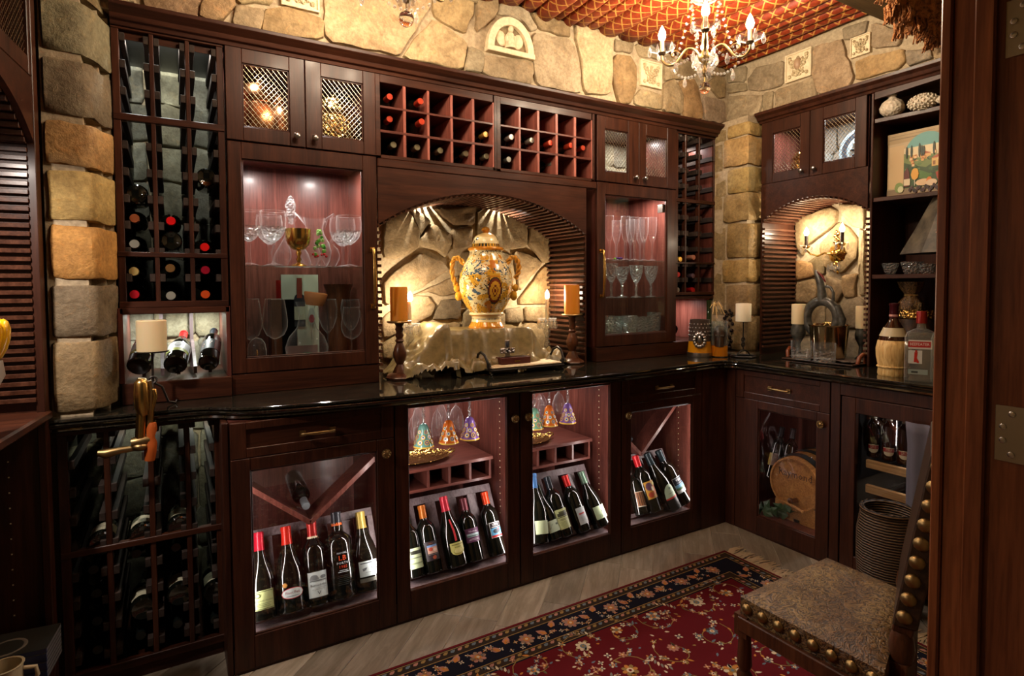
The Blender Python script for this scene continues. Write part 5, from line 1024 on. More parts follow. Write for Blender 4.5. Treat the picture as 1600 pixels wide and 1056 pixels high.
p, h = spot(548, 550, 537, Y=2.60, z=ZA1); mb = MB(); mb.add([(p.x-.03, 2.60, p.z+.001), (p.x+.03, 2.605, p.z+.004), (p.x+.022, 2.62, p.z+.036), (p.x-.005, 2.615, p.z+.02)], [(0, 1, 2, 3)]); o = obj('napkin', mb, 'cloth', None, smooth=0, color=lin('6a8a78')); s_ = o.modifiers.new('t', 'SOLIDIFY'); s_.thickness = .002; tag(o, 'folded pale green napkin at the lower right of the display cabinet', 'napkin')
# right display cabinet
GBF = 'champagne flutes on the top shelf of the right display cabinet'
for i, (x, yt, Y) in enumerate(((952, 337, 2.64), (963, 345, 2.76), (977, 338, 2.66), (991, 339, 2.66), (1006, 340, 2.68), (1019, 340, 2.68), (985, 343, 2.80), (1000, 343, 2.80))):
    px_glass(x, 404, yt, 14, Y, 'flute', ('leftmost champagne flute on the top shelf of the right cabinet', 'champagne flute standing back, second from the left', 'front champagne flute, third from the left', 'front champagne flute in the middle of the cluster', 'champagne flute second from the right in the front row', 'champagne flute furthest right on the top shelf', 'rear champagne flute behind the left of the cluster', 'rear champagne flute behind the right of the cluster')[i], 1.556, GBF, ('glassware', 'glassware'), 'champagne_flute')
for i, (x, yt, Y) in enumerate(((955, 412, 2.64), (972, 417, 2.76), (994, 415, 2.66), (1017, 416, 2.68))):
    px_glass(x, 466, yt, 22, Y, 'cone', ('cut stem glass far left on the middle shelf', 'cut stem glass second from the left on the middle shelf', 'cut stem glass second from the right on the middle shelf', 'cut stem glass far right on the middle shelf')[i] + ' of the right display cabinet', 1.333, 'cut glasses on the middle shelf', ('cut_glass', 'cut_glass'), 'cut_glass')
for i, (x, yt, w, Y) in enumerate(((952, 493, 16, 2.64), (965, 494, 18, 2.72), (984, 493, 24, 2.64), (1005, 495, 22, 2.70), (1022, 488, 22, 2.66))):
    p, h = spot(x, 522, yt, Y=Y, z=1.071); r = w/2*mpp(p); mb = MB(); mb.lathe([(0, 0), (r*.75, 0), (r*.8, h*.1), (r, h), (r*.94, h), (r*.72, h*.15), (0, h*.14)], p, 16); o = obj('tumbler', mb, 'cut_glass', None, smooth=40); tag(o, ('narrow cut tumbler at the left', 'short cut tumbler second from the left', 'wide cut bowl-shaped tumbler third from the left', 'cut tumbler second from the right', 'tall cut tumbler at the right')[i] + ' on the bottom of the right display cabinet', 'glass', 'tumblers at the bottom of the right display cabinet')
p, h = spot(967, 404, 396, Y=2.62, z=1.556); t = thing('glass_flower', 'small purple and green glass flower on the top shelf of the right cabinet', 'ornament', p)
for i in range(7):
    a = i*.9; mb = MB(); mb.ball((.018*math.cos(a), .014*math.sin(a), .009), (.010, .006, .007), 6, 4); obj('petal', mb, 'glossy', t, local=True, color=lin('4a2c70'))
mb = MB(); mb.ball((-.03, 0, .007), (.012, .008, .006), 6, 4); obj('leaf', mb, 'glossy', t, local=True, color=lin('6ab030'))
# hanging bell-shaped glasses, trays
def bell_spec(c, c2):
    sp = []
    for i in range(12):
        a = i*.52; y = .030+.050*((i*5) % 3)/2.6; sp += [('ell', a, y, .16, .0085, K('d8a83c')), ('ell', a, y, .11, .0058, K(c2 if i % 2 else 'e4e0d8')), ('ell', a, y, .06, .003, K('3c5a80'))]
    return sp
def bell_glass(x, yt, yb, w, col, c2, label, Y=2.44):
    p = at(x, yb, Y=Y); u = mpp(p); r = w/2*u; hb = .105
    t = thing('bell_glass', label, 'glass', p, None, 'painted bell glasses hanging in the middle base cabinets')
    prof = [(r, 0), (r*.93, .006), (r*.78, .024), (r*.66, .046), (r*.57, .068), (r*.48, .086), (r*.34, .099), (r*.12, hb)]
    mb = MB(); mb.col = lin(col); nn = 36; mb.lathe(prof, n=nn)
    # painted rings: pick facets
    cs = []
    rings = [(K('d8a83c'), .2), (K(col), 1)]
    idx = 0
    for f in mb.f:
        if len(f) < 3: cs.append(lin(col)); continue
        z = sum(mb.v[i][2] for i in f)/len(f); cx = sum(mb.v[i][0] for i in f)/len(f); cy = sum(mb.v[i][1] for i in f)/len(f); a = math.atan2(cy, cx)
        cs.append(K('d8b04c') if z < .014 else lin(col))
    mb.c = cs; obj('bowl', mb, 'print_gloss', t, local=True, smooth=60)
    mb = MB()
    for row, (z, rr, nb, sz) in enumerate(((.024, r*.79, 8, .0125), (.047, r*.665, 7, .0110), (.070, r*.565, 6, .0095))):
        for i in range(nb):
            a = -PI/2 + (i + .5*(row % 2))*2*PI/nb; c = Vector((rr*math.cos(a), rr*math.sin(a), z)); nv = Vector((math.cos(a), math.sin(a), .45)).normalized(); uu = Vector((-math.sin(a), math.cos(a), 0)); vv = nv.cross(uu)
            for k, (s_, cc) in enumerate(((1, 'd8b04c'), (.68, 'e6e2da' if (i+row) % 2 else c2), (.34, '3a5a86' if (i+row) % 2 else 'd8b04c'))):
                mb.col = K(cc); mb.poly([c + nv*(.0022+.0004*k) + (uu*math.cos(q*PI/5) + vv*math.sin(q*PI/5))*sz*s_ for q in range(10)])
    obj('painted_medallions', mb, 'print_gloss', t, local=True, smooth=0, recalc=False); t.children[-1]['kind'] = 'stuff'
    hs = max(.06, .895-p.z-hb); mb = MB(); mb.lathe([(r*.12, hb), (r*.16, hb+.012), (r*.10, hb+.022), (r*.2, hb+.032), (r*.10, hb+.045), (r*.13, hb+hs*.8), (r*.30, hb+hs-.006), (r*.55, hb+hs), (0, hb+hs+.001)], n=12); obj('stem', mb, 'cut_glass', t, local=True, smooth=50)
bell_glass(662, 625, 697, 33, '6a9c90', '3c4c8c', 'turquoise and gold bell glass hanging in the left cabinet'); bell_glass(701, 622, 691, 32, 'd06820', '3a4a9a', 'orange and gold bell glass hanging in the left cabinet'); bell_glass(734, 618, 685, 31, '7a5aa0', '4a3a8a', 'violet and gold bell glass hanging in the left cabinet')
bell_glass(835, 606, 669, 30, '6a9c80', '3c5a8c', 'turquoise and gold bell glass half hidden by the right cabinet frame', 2.46); bell_glass(858, 604, 664, 28, 'd06820', '3a4a9a', 'orange and gold bell glass hanging in the right cabinet', 2.46); bell_glass(887, 600, 660, 27, '7a5aa0', '4a3a8a', 'violet and gold bell glass hanging in the right cabinet', 2.46)
GH = 'clear stemware hanging behind the bell glasses'
for i, (x, yb, w, Y) in enumerate(((648, 690, 20, 2.58), (653, 672, 18, 2.68), (683, 682, 18, 2.60), (713, 672, 24, 2.64), (690, 668, 18, 2.72), (848, 652, 16, 2.62), (873, 645, 20, 2.62), (843, 655, 16, 2.72))):
    p = at(x, yb, Y=Y); h = .905-p.z; stemware(p, h, w/2*mpp(p), 'tulip', ('clear glass hanging behind the turquoise bell glass', 'rearmost clear glass hanging at the left frame of the left cabinet', 'clear glass hanging between the turquoise and orange bell glasses', 'wide clear glass hanging between the orange and violet bell glasses', 'rearmost clear glass hanging behind the orange bell glass', 'clear glass hanging between turquoise and orange bells, right cabinet', 'wide clear glass hanging between orange and violet bells, right cabinet', 'rearmost clear glass hanging at the left frame of the right cabinet')[i], GH, flip=True)
def tray(c, rx, ry, label, ang=0):
    t = thing('brass_tray', label, 'tray', c); mb = MB(); S = Matrix.Diagonal((rx, ry, 1)); mb.lathe([(0, .004), (.84, .004), (.88, .008), (1, .014), (1, .016), (.87, .011), (.83, .007), (0, .007)], n=36, M=S); obj('dish', mb, 'hammered', t, local=True, smooth=50)
    mb = MB(); mb.tube([(rx*.97, -.02, .012), (rx*1.12, -.022, .020), (rx*1.19, 0, .022), (rx*1.12, .022, .020), (rx*.97, .02, .012)], .005, 8); obj('tray_handle', mb, 'brass', t, local=True, smooth=60)
    mb = MB(); mb.tube([(-rx*.97, -.02, .012), (-rx*1.12, -.022, .020), (-rx*1.19, 0, .022), (-rx*1.12, .022, .020), (-rx*.97, .02, .012)], .005, 8); obj('tray_handle', mb, 'brass', t, local=True, smooth=60)
tray(Vector((.985, 2.575, .580)), .165, .115, 'oval hammered brass tray on the shelf under the left bell glasses'); tray(Vector((1.575, 2.575, .580)), .165, .115, 'oval hammered brass tray on the shelf under the right bell glasses')
# pots behind the wire-mesh doors
def pot(p, h, r, label, mat='hammered'):
    t = thing('copper_pot', label, 'pot', p); mb = MB(); mb.lathe([(0, 0), (r*.8, 0), (r, h*.12), (r*.96, h*.55), (r*.8, h*.62), (r*.86, h*.68)], n=22); obj('pot_body', mb, mat, t, local=True, smooth=50)
    mb = MB(); mb.lathe([(r*.88, h*.68), (r*.85, h*.72), (r*.6, h*.88), (r*.1, h*.95), (r*.1, h), (0, h)], n=22); obj('pot_lid', mb, mat, t, local=True, smooth=50)
    mb = MB(); mb.tube([(r*.85, 0, h*.55), (r*1.15, 0, h*.6), (r*1.2, 0, h*.4), (r*.95, 0, h*.3)], .006, 8); obj('pot_handle', mb, 'bronze', t, local=True, smooth=60)
pot(Vector((.345, 2.74, 2.012)), .29, .125, 'copper canister behind the first wire-mesh door', 'copper'); pot(Vector((.665, 2.74, 2.012)), .28, .115, 'hammered brass pot behind the second wire-mesh door')
pot(Vector((2.20, 2.76, 2.012)), .16, .085, 'pewter tureen behind the left mesh door of the right cabinet', 'pewter'); pot(Vector((2.53, 2.74, 2.012)), .22, .07, 'pewter jug behind the right mesh door of the right cabinet', 'pewter'); pot(Vector((3.33, 2.14, 2.042)), .19, .075, 'brass lantern-like pot behind the mesh door on the right wall', 'hammered')
# round clock-like plate behind the right wall mesh door
c = Vector((3.40, 1.835, 2.175)); R = axis_rot((-1, 0, .12), (0, 0, 1)); t = thing('decorative_plate', 'round patterned blue and white plate behind a mesh door on the right wall', 'plate', Vector((3.40, 1.835, 2.042)))
mb = MB(); mb.lathe([(0, 0), (.08, 0), (.12, .012), (.122, .016), (.08, .006), (0, .006)], c, 28, R); obj('plate', mb, 'dyed', t, smooth=50, color=lin('8a9aa0'))
mb = MB(); mb.lathe([(.082, .007), (.09, .012), (.098, .0115), (.105, .0155)], c, 28, R); obj('plate_ring', mb, 'dyed', t, smooth=50, color=lin('26303c'))
mb = MB()
for i in range(8): a = i*PI/4; mb.ball(c + R @ Vector((.045*math.cos(a), .045*math.sin(a), .008)), (.018, .018, .004), 8, 4)
obj('plate_pattern', mb, 'dyed', t, smooth=50, color=lin('2c3844'))['kind'] = 'stuff'
# ---------------------------------------------------------------- chandeliers, sconce, candle lamps
def flame_bulb(parent, p, h=.05, r=.013, power=BULB_W):
    mb = MB(); mb.lathe([(r*.55, 0), (r*.95, h*.18), (r, h*.36), (r*.72, h*.62), (r*.3, h*.86), (0, h)], p, 12); o = obj('flame_bulb', mb, 'bulb', parent, smooth=60)
    light('bulb_lamp', 'POINT', Vector(p)+Vector((0, 0, h*.45)), power, WARM, .012, parent=o)
    return o
def smooth_path(p, k=5):
    p = [Vector(q) for q in p]; o = []
    for i in range(len(p)-1):
        a, b, c, d = p[max(0, i-1)], p[i], p[i+1], p[min(len(p)-1, i+2)]
        for j in range(k): f = j/k; o.append(.5*((2*b)+(c-a)*f+(2*a-5*b+4*c-d)*f*f+(3*b-a-3*c+d)*f**3))
    return o+[p[-1]]
DROP = MB().lathe([(0, 0), (.0045, .004), (.0065, .012), (.0035, .024), (.0012, .03), (0, .032)], n=6)
DROP_ME = mesh_of(DROP, 'crystal_drop', 20); DROP_ME.materials.append(M['crystal'])
BEAD_ME = mesh_of(MB().lathe([(0, -.006), (.0055, -.002), (.0055, .002), (0, .006)], n=7), 'crystal_bead', 20); BEAD_ME.materials.append(M['crystal'])
def drop(parent, p, s=1.0, me=None, name='crystal_drop'):
    o = bpy.data.objects.new(name, me or DROP_ME); COL.objects.link(o); o.parent = parent; o.location = Vector(p)-W[parent.name]; o.scale = (s,)*3; return o
def swag(parent, a, b, sag, n):
    a, b = Vector(a), Vector(b)
    for i in range(n+1):
        f = i/n; drop(parent, a+(b-a)*f - Vector((0, 0, sag*4*f*(1-f))), 1.15, BEAD_ME, 'crystal_bead')
def chandelier(c, label, rot0, power):
    c = Vector(c); t = thing('chandelier', label, 'chandelier', c); z = c.z      # c: bottom of the lowest ball
    mb = MB(); mb.lathe([(0, .075), (.010, .08), (.016, .10), (.006, .115), (.010, .13), (.026, .15), (.030, .165), (.018, .18), (.010, .20), (.016, .22), (.012, .26), (.020, .30), (.008, .33), (.008, .50), (.022, .53), (.05, .55), (.055, .56)], c, 14); obj('column', mb, 'old_brass', t, smooth=60)
    mb = MB(); mb.tube([c+Vector((0, 0, .05)), c+Vector((0, 0, .09))], .0015, 5); obj('ball_wire', mb, 'brass', t)
    mb = MB(); mb.ball(c+Vector((0, 0, .026)), .026, 12, 8); obj('crystal_ball', mb, 'ball_glass', t, smooth=60)
    mb = MB(); mb.lathe([(.012, .40), (.05, .41), (.062, .425), (.060, .43), (.01, .415)], c, 20); obj('crown_dish', mb, 'glassware', t, smooth=60)
    for k in range(4):
        a = rot0 + 2*PI*k/4; d = Vector((math.cos(a), math.sin(a), 0)); P = lambda r, h: c + d*r + Vector((0, 0, h))
        mb = MB(); mb.tube(smooth_path([P(.02, .165), P(.045, .20), P(.075, .208), P(.10, .182), P(.125, .150), P(.158, .145), P(.182, .168), P(.187, .20)]), .0058, 8); arm = obj('arm', mb, 'old_brass', t, smooth=60)
        mb = MB(); mb.tube(smooth_path([P(.10, .182), P(.115, .200), P(.137, .202), P(.143, .184), P(.130, .176)], 3), .0038, 6); obj('scroll', mb, 'old_brass', arm, smooth=60)
        q = P(.185, .20)
        mb = MB(); mb.lathe([(0, -.008), (.012, -.006), (.018, .004), (.014, .008), (0, .008)], q, 12); obj('cup', mb, 'bronze', arm, smooth=50)
        mb = MB(); mb.lathe([(.012, .008), (.036, .012), (.056, .022), (.060, .029), (.057, .027), (.036, .016), (.012, .012)], q, 20); obj('bobeche', mb, 'glassware', arm, smooth=60)
        mb = MB(); mb.lathe([(0, .006), (.0095, .006), (.0095, .062), (0, .062)], q, 12); obj('candle_sleeve', mb, 'wax_cream', arm, smooth=50)
        flame_bulb(arm, q+Vector((0, 0, .060)), .066, .0175, power)
        for b in range(5):
            aa = a + b*2*PI/5; drop(arm, q + Vector((.055*math.cos(aa), .055*math.sin(aa), -.012)), 1.2 if b % 2 else 1.6)
        a2 = rot0 + 2*PI*(k+1)/4; d2 = Vector((math.cos(a2), math.sin(a2), 0))
        swag(t, P(.185, .19), c + d2*.185 + Vector((0, 0, .19)), .075, 13); swag(t, c+d*.055+Vector((0, 0, .42)), P(.13, .16), .03, 10)
        for r_, h_ in ((.03, .10), (.045, .13), (.06, .15), (.022, .085)): drop(t, c + Vector((math.cos(a+.6)*r_, math.sin(a+.6)*r_, h_-.02)), 1.7)
        drop(t, c + Vector((math.cos(a+.63)*.15, math.sin(a+.63)*.15, .075)), 1.6)
        swag(t, c+d*.06+Vector((0, 0, .43)), c+d*.03+Vector((0, 0, .17)), .0, 14); swag(t, c+d*.05+Vector((0, 0, .16)), c+d2*.05+Vector((0, 0, .16)), .05, 7)
    mb = MB(); mb.tube([c+Vector((0, 0, .55)), Vector((c.x, c.y, 2.80))], .004, 6); obj('chain', mb, 'old_brass', t, smooth=60)
    return t
pc = at(1101, 147, Y=1.80)
chandelier(pc, 'crystal chandelier with four candle bulbs hanging before the far stone corner', math.radians(-48.5), BULB_W*1.2)
pc2 = at(635, 42, Y=1.86); chandelier(pc2, 'crystal chandelier mostly above the frame, only its lowest crystals showing', math.radians(20), BULB_W*1.1)
# sconce in the right niche
q = at(1304, 396, X=3.44); t = thing('wall_sconce', 'gilt two-armed candle sconce on the stone of the right niche', 'sconce', q)
R = axis_rot((-1, 0, 0), (0, 0, 1)); mb = MB(); mb.lathe([(0, -.04), (.05, -.04), (.055, -.028), (.045, -.016), (.03, -.006), (.022, .006), (.012, .016), (0, .018)], q, 20, R, wav=lambda a, k: .10*math.cos(8*a)); obj('backplate', mb, 'gold', t, smooth=45)
mb = MB()
for k in range(7): mb.ball(q + Vector((.02, .012*math.sin(k*2.1), .06+.012*k)), (.008, .012-.001*k, .012), 8, 5)
for k in range(6): mb.ball(q + Vector((.02, .010*math.sin(k*2.1), -.055-.012*k)), (.008, .011-.001*k, .011), 8, 5)
obj('leaf_crest', mb, 'gold', t, smooth=50)['kind'] = 'stuff'
for (bx, by, X_) in ((1260, 368, 3.36), (1316, 362, 3.34)):
    b = at(bx, by, X=X_); s = b - Vector((0, 0, .075)); a0 = q + Vector((-.01, 0, -.005)); m1 = a0.lerp(s, .5) + Vector((-.02, 0, -.03))
    mb = MB(); mb.tube([a0, a0.lerp(m1, .5)+Vector((-.01, 0, .012)), m1, s.lerp(m1, .4)-Vector((0, 0, .02)), s-Vector((0, 0, .012)), s], .0055, 8); arm = obj('arm', mb, 'gold', t, smooth=60)
    mb = MB(); mb.lathe([(0, -.008), (.014, -.004), (.022, .006), (.018, .010), (0, .006)], s, 14); obj('cup', mb, 'gold', arm, smooth=50)
    mb = MB(); mb.lathe([(.012, .006), (.03, .010), (.038, .018), (.030, .014), (.012, .010)], s, 18); obj('bobeche', mb, 'glassware', arm, smooth=60)
    mb = MB(); mb.lathe([(0, .006), (.010, .006), (.010, .075), (0, .075)], s, 12); obj('candle_sleeve', mb, 'leather_dark', arm, smooth=50)
    flame_bulb(arm, b, .052, .0135, 4.2)
    for k in range(4): drop(arm, s + Vector((.03*math.cos(k*1.57+.5), .03*math.sin(k*1.57+.5), -.03)), 1.3)
for k in range(4): drop(t, q + Vector((-.01, .02*(k-1.5), -.10-.01*(k % 2))), 1.5)
# hurricane candle lamps in the wide niche
def hurricane(x, yfl, ybase, Y, label, power):
    p = at(x, ybase, Y=Y); p.z = CT; b = at(x, yfl, Y=Y); H = b.z - p.z - .05; t = thing('hurricane_lamp', label, 'lamp', p)
    mb = MB(); mb.lathe([(0, 0), (.05, 0), (.055, .01), (.03, .025), (.012, .045), (.02, H*.3), (.010, H*.42), (.022, H*.55), (.012, H*.68), (.02, H*.74)], p, 16); obj('glass_stem', mb, 'cut_glass', t, smooth=40)
    mb = MB(); mb.lathe([(.012, H*.74), (.05, H*.76), (.056, H*.79), (.05, H*.785), (.012, H*.77)], p, 20); obj('prism_dish', mb, 'glassware', t, smooth=60)
    for k in range(12):
        a = k*PI/6; drop(t, p + Vector((.052*math.cos(a), .052*math.sin(a), H*.78-.058)), 1.8)
    mb = MB(); mb.lathe([(0, H*.77), (.010, H*.77), (.010, H+.048), (0, H+.048)], p, 12); obj('candle_sleeve', mb, 'wax_white', t, smooth=50)
    mb = MB(); mb.lathe([(.034, H*.79), (.05, H*.9), (.056, H+.02), (.048, H+.08), (.05, H+.13), (.060, H+.17)], p, 22); obj('glass_chimney', mb, 'pane', t, smooth=60)
    flame_bulb(t, b, .05, .013, power)
hurricane(641, 470, 585, 2.79, 'crystal hurricane lamp with lit bulb behind the left orange candle', 6.0)
hurricane(855, 466, 562, 2.76, 'crystal hurricane lamp with lit bulb right of the urn', 6.0)
# ---------------------------------------------------------------- the majolica urn and the cloth under it
up = at(760, 512, Y=2.72); U = mpp(up)
prof = [(0, 0), (28, 0), (28.5, 2), (27, 4), (24, 9), (22.5, 14), (23, 18), (27, 21), (27, 23), (26, 24.5), (28, 28), (31, 33), (34, 38), (37, 44), (39.5, 52), (41.2, 60), (42, 68), (41.6, 76), (40.4, 84), (38, 91), (34.5, 98), (30.5, 104), (27.5, 110), (25.5, 115), (25, 118), (26.5, 120)]
fine = []
for (r0, z0), (r1, z1) in zip(prof, prof[1:]):
    k = max(1, int((z1-z0)/1.1)); fine += [(r0+(r1-r0)*i/k, z0+(z1-z0)*i/k) for i in range(k)]
fine.append(prof[-1])
t = thing('lidded_urn', 'large yellow and blue majolica urn with lid and rope handles on draped cloth', 'urn', up)
mb = MB(); nA = 150; mb.lathe([(r*U, z*U) for r, z in fine], n=nA)
va = math.atan2(-up.y, -up.x); CR_, GO, BL, BK, OR, RD = K('dcca98'), K('cf9c30'), K('445c6e'), K('3a342a'), K('c07a1e'), K('74301c')
cs = []
for f in mb.f:
    c = sum((Vector(mb.v[i]) for i in f), Vector())/len(f); z = c.z/U; a = (math.atan2(c.y, c.x)-va+PI) % (2*PI)-PI     # + to the right of the viewer is +a? handled below
    s = a; q = Vector((math.cos(s)*2.2, math.sin(s)*2.2, z*.055)); n1 = noise.noise(q*3.2); n2 = noise.noise(q*9+Vector((7, 3, 1))); n3 = noise.noise(q*5.5+Vector((1, 9, 4)))
    col = CR_
    if z < 3.5: col = OR
    elif z < 10: col = GO if (int(s*12) + 100) % 2 else OR
    elif z < 20: col = CR_ if not (14 < z < 15.5 and n2 > .0) else BL
    elif z < 25: col = CR_ if z > 22 else OR
    elif z > 113: col = CR_ if n2 < .22 else BK
    else:
        n4 = noise.noise(q*1.25+Vector((4, 4, 9))); n5 = noise.noise(Vector((math.cos(s)*2.6, math.sin(s)*2.6, z*.075))+Vector((3, 1, 2))); n6 = noise.noise(Vector((math.cos(s)*3.4, math.sin(s)*3.4, z*.10))+Vector((8, 5, 1)))
        if abs(n5) < .05: col = GO
        if n4 > .08: col = K('b98a34')
        if n4 > .13: col = GO
        if n5 > .43: col = OR
        if 82 < z < 104 and n6 > -.02: col = BL if n2 < .12 else CR_
        if 82 < z < 104 and n6 > .26: col = CR_
        if 44 < z < 80 and n6 > .40: col = BL
        if abs(n6+.22) < .022 and z < 86: col = K('6a5a44')
        if n2 > .46: col = BK
        ex = (s-.34)/.235; ez = (z-58)/17
        e = ex*ex+ez*ez
        if e < 1.45: col = BK
        if e < 1.15: col = RD
        if e < .74: col = GO
        if e < .62 and (abs(abs(ex)+abs(ez)-.52) < .09 or e < .03): col = RD
        if abs(s-.34) < .2 and 78 < z < 84: col = OR if z < 81 else GO
        if abs(s-.3) < .14 and 92 < z < 104: col = K('b06a24')
    cs.append(col)
mb.c = cs; obj('urn_body', mb, 'majolica', t, local=True, smooth=60)
mb = MB(); lp = [(26.5, 119.5), (28, 120.5), (28, 123), (26, 125), (22, 126), (21.5, 130), (20.5, 135), (18, 140), (13, 144.5), (7, 147), (4, 148), (4.5, 149.5), (6.5, 151.5), (6, 154), (3, 156.5), (0, 157.5)]
mb.lathe([(r*U, z*U) for r, z in lp], n=80); cs = []
for f in mb.f:
    c = sum((Vector(mb.v[i]) for i in f), Vector())/len(f); z = c.z/U; s = math.atan2(c.y, c.x); n2 = noise.noise(Vector((math.cos(s)*6, math.sin(s)*6, z*.3)))
    cs.append(OR if z < 125.5 else (GO if (int(s*9)+50) % 2 else BK) if z < 130 else (BK if n2 > .25 else CR_) if z < 141 else K('cfae74') if z < 147 else OR)
mb.c = cs; obj('urn_lid', mb, 'majolica', t, local=True, smooth=60)
for sg in (-1, 1):
    e = Vector((.861, -.508, 0))*sg; pts = [(34, 99), (40, 107), (46, 110), (51, 106), (53, 96), (52.5, 84), (50, 74), (46.5, 66)] if sg < 0 else [(33, 99), (37, 107), (42, 110), (47, 108), (50.5, 101), (51.5, 92), (50, 84), (46, 77)]
    pts = [e*r*U + Vector((0, 0, z*U)) for r, z in pts]; sm = []
    for i in range(len(pts)-1):
        for k in range(4): sm.append(pts[i].lerp(pts[i+1], k/4))
    sm.append(pts[-1])
    for ph in (0, PI):
        mb = MB(); m = len(sm); rope = []
        for i, p in enumerate(sm):
            tg = (sm[min(m-1, i+1)]-sm[max(0, i-1)]).normalized(); b1_ = Vector((-e.y, e.x, 0)); b2_ = tg.cross(b1_); an = ph + i*.75; rope.append(p + (b1_*math.cos(an)+b2_*math.sin(an))*2.0*U)
        mb.tube(rope, 2.4*U, 7); obj('rope_handle', mb, 'glossy', t, local=True, smooth=60, color=lin('b9802a'))
    mb = MB(); mb.ball(e*46*U + Vector((0, 0, 62*U)), (5*U, 5*U, 6*U), 10, 6); mb.ball(e*43*U + Vector((0, 0, 50*U)), (6*U, 6*U, 8*U), 10, 6); obj('handle_mask', mb, 'glossy', t, local=True, smooth=60, color=lin('c8922c'))
# plinth box hidden by the cloth
xa, xb = at(700, 520, Y=2.62).x, at(816, 516, Y=2.62).x
mb = MB(); mb.box(xa+.02, xb-.02, 2.635, 2.85, CT, up.z-.012); o = obj('plinth_box', mb, 'chair_wood', None, smooth=0); tag(o, 'box hidden under the draped silk that lifts the urn', 'box')
def cloth():
    nx, ny = 150, 80; x0, x1, y0, y1 = .86, 1.99, 2.36, 2.90; vs = []
    for j in range(ny+1):
        for i in range(nx+1):
            x = x0+(x1-x0)*i/nx; y = y0+(y1-y0)*j/ny
            dx = max(xa-x, x-xb, 0); dy = max(2.615-y, y-2.87, 0); d = math.hypot(dx*(.55 if x < xa else .85), dy*3.6)
            H = up.z-.002-CT; f = max(0, 1-d/.16); hgt = H*(f*f*(3-2*f)) if f < 1 else H
            w_ = noise.noise(Vector((x*9, y*9, 3))); rid = 1-abs(noise.noise(Vector((x*6+y*4, y*5-x*3, 1))))*2; rid2 = 1-abs(noise.noise(Vector((x*13-y*7, y*10, 5))))*2; rid3 = 1-abs(noise.noise(Vector((x*22+y*6, y*16-x*8, 7))))*2.2
            e = min(1, d/.05); out = min(1, max(0, (d-.08)/.08))
            mm = abs((x-1.40)/.50)**2.6 + abs((y-2.675)/(.165 if x > 1.16 else .235))**3; tap = max(0, min(1, (1.12-mm)/.35))
            z = CT + .004 + hgt + tap*e*((.050*max(0, rid) + .030*max(0, rid2))*(.25+.75*out) + .014*max(0, rid3)) + .003*w_*(d > 0)
            z = max(z, CT+.003)
            if x < xa and .0 < d < .12: z += .035*math.exp(-((x-xa+.02)/.05)**2)
            if y < 2.62 and xa-.03 < x < xb+.03: y -= .034*(1-f)*(.4+noise.noise(Vector((x*13, 0, 6)))+.5*noise.noise(Vector((x*27, 3, 6))))
            vs.append((x + .03*noise.noise(Vector((y*11, 2, x*2))), y + .02*noise.noise(Vector((x*12, 5, 0))), z))
    mb = MB(); fs = []
    def inside(x, y):
        return abs((x-1.40)/.50)**2.6 + abs((y-2.675)/(.165 if x > 1.16 else .235))**3 < 1 + .22*noise.noise(Vector((x*3.2, y*3.2, 8)))
    for j in range(ny):
        for i in range(nx):
            a = j*(nx+1)+i; cx = x0+(x1-x0)*(i+.5)/nx; cy = y0+(y1-y0)*(j+.5)/ny
            if inside(cx, cy): fs.append((a, a+1, a+nx+2, a+nx+1))
    mb.add(vs, fs); o = obj('draped_cloth', mb, 'silk', None, smooth=60, recalc=False); bm = bmesh.new(); bm.from_mesh(o.data); bmesh.ops.delete(bm, geom=[v for v in bm.verts if not v.link_faces], context='VERTS'); bm.to_mesh(o.data); bm.free()
    return tag(o, 'crumpled olive-gold silk cloth draped under the urn', 'cloth')
cloth()
# turned candlesticks with orange pillar candles
def candlestick(x, yb, ypl, yc, w, label, cl):
    p = at(x, yb, Y=2.61); p.z = CT; h = at(x, ypl, Y=p.y).z - CT; u = h/.22; t = thing('candlestick', label, 'candlestick', p)
    mb = MB(); mb.lathe([(0, 0), (.052*u, 0), (.056*u, .006*u), (.050*u, .014*u), (.030*u, .024*u), (.022*u, .04*u), (.013*u, .055*u)], n=8); obj('foot', mb, 'chair_wood', t, local=True, smooth=30)
    mb = MB(); mb.lathe([(.013*u, .055*u), (.018*u, .065*u), (.026*u, .085*u), (.027*u, .10*u), (.020*u, .122*u), (.013*u, .138*u), (.018*u, .146*u), (.012*u, .154*u), (.017*u, .166*u), (.012*u, .178*u), (.017*u, .19*u), (.013*u, .2*u), (.02*u, .214*u)], n=14); obj('shaft', mb, 'chair_wood', t, local=True, smooth=50)
    mb = MB(); mb.lathe([(0, .214*u), (.044*u, .214*u), (.048*u, .219*u), (.046*u, .222*u), (0, .220*u)], n=24); obj('drip_plate', mb, 'old_brass', t, local=True, smooth=50)
    hc = at(x, yc, Y=p.y).z - CT - h; r = w/2*mpp(p); c = thing('pillar_candle', cl, 'candle', p + Vector((0, 0, .2225*u)))
    mb = MB(); mb.lathe([(0, 0), (r, 0), (r, hc*.92), (r*.96, hc), (r*.8, hc*.97), (r*.55, hc*.90), (0, hc*.86)], n=24, wav=lambda a, k: (.0 if k < 2 else .03*math.sin(3*a))); obj('wax', mb, 'wax_orange', c, local=True, smooth=45)
    mb = MB(); mb.tube([(0, 0, hc*.86), (.002, 0, hc*.98)], .0014, 5); obj('wick', mb, 'black', c, local=True)
candlestick(625, 583, 502, 449, 27, 'dark turned wooden candlestick left of the urn, near the brass pull', 'burnt-down orange pillar candle on the left candlestick')
candlestick(894, 560, 491, 446, 24, 'dark turned wooden candlestick right of the urn', 'orange pillar candle on the right candlestick')
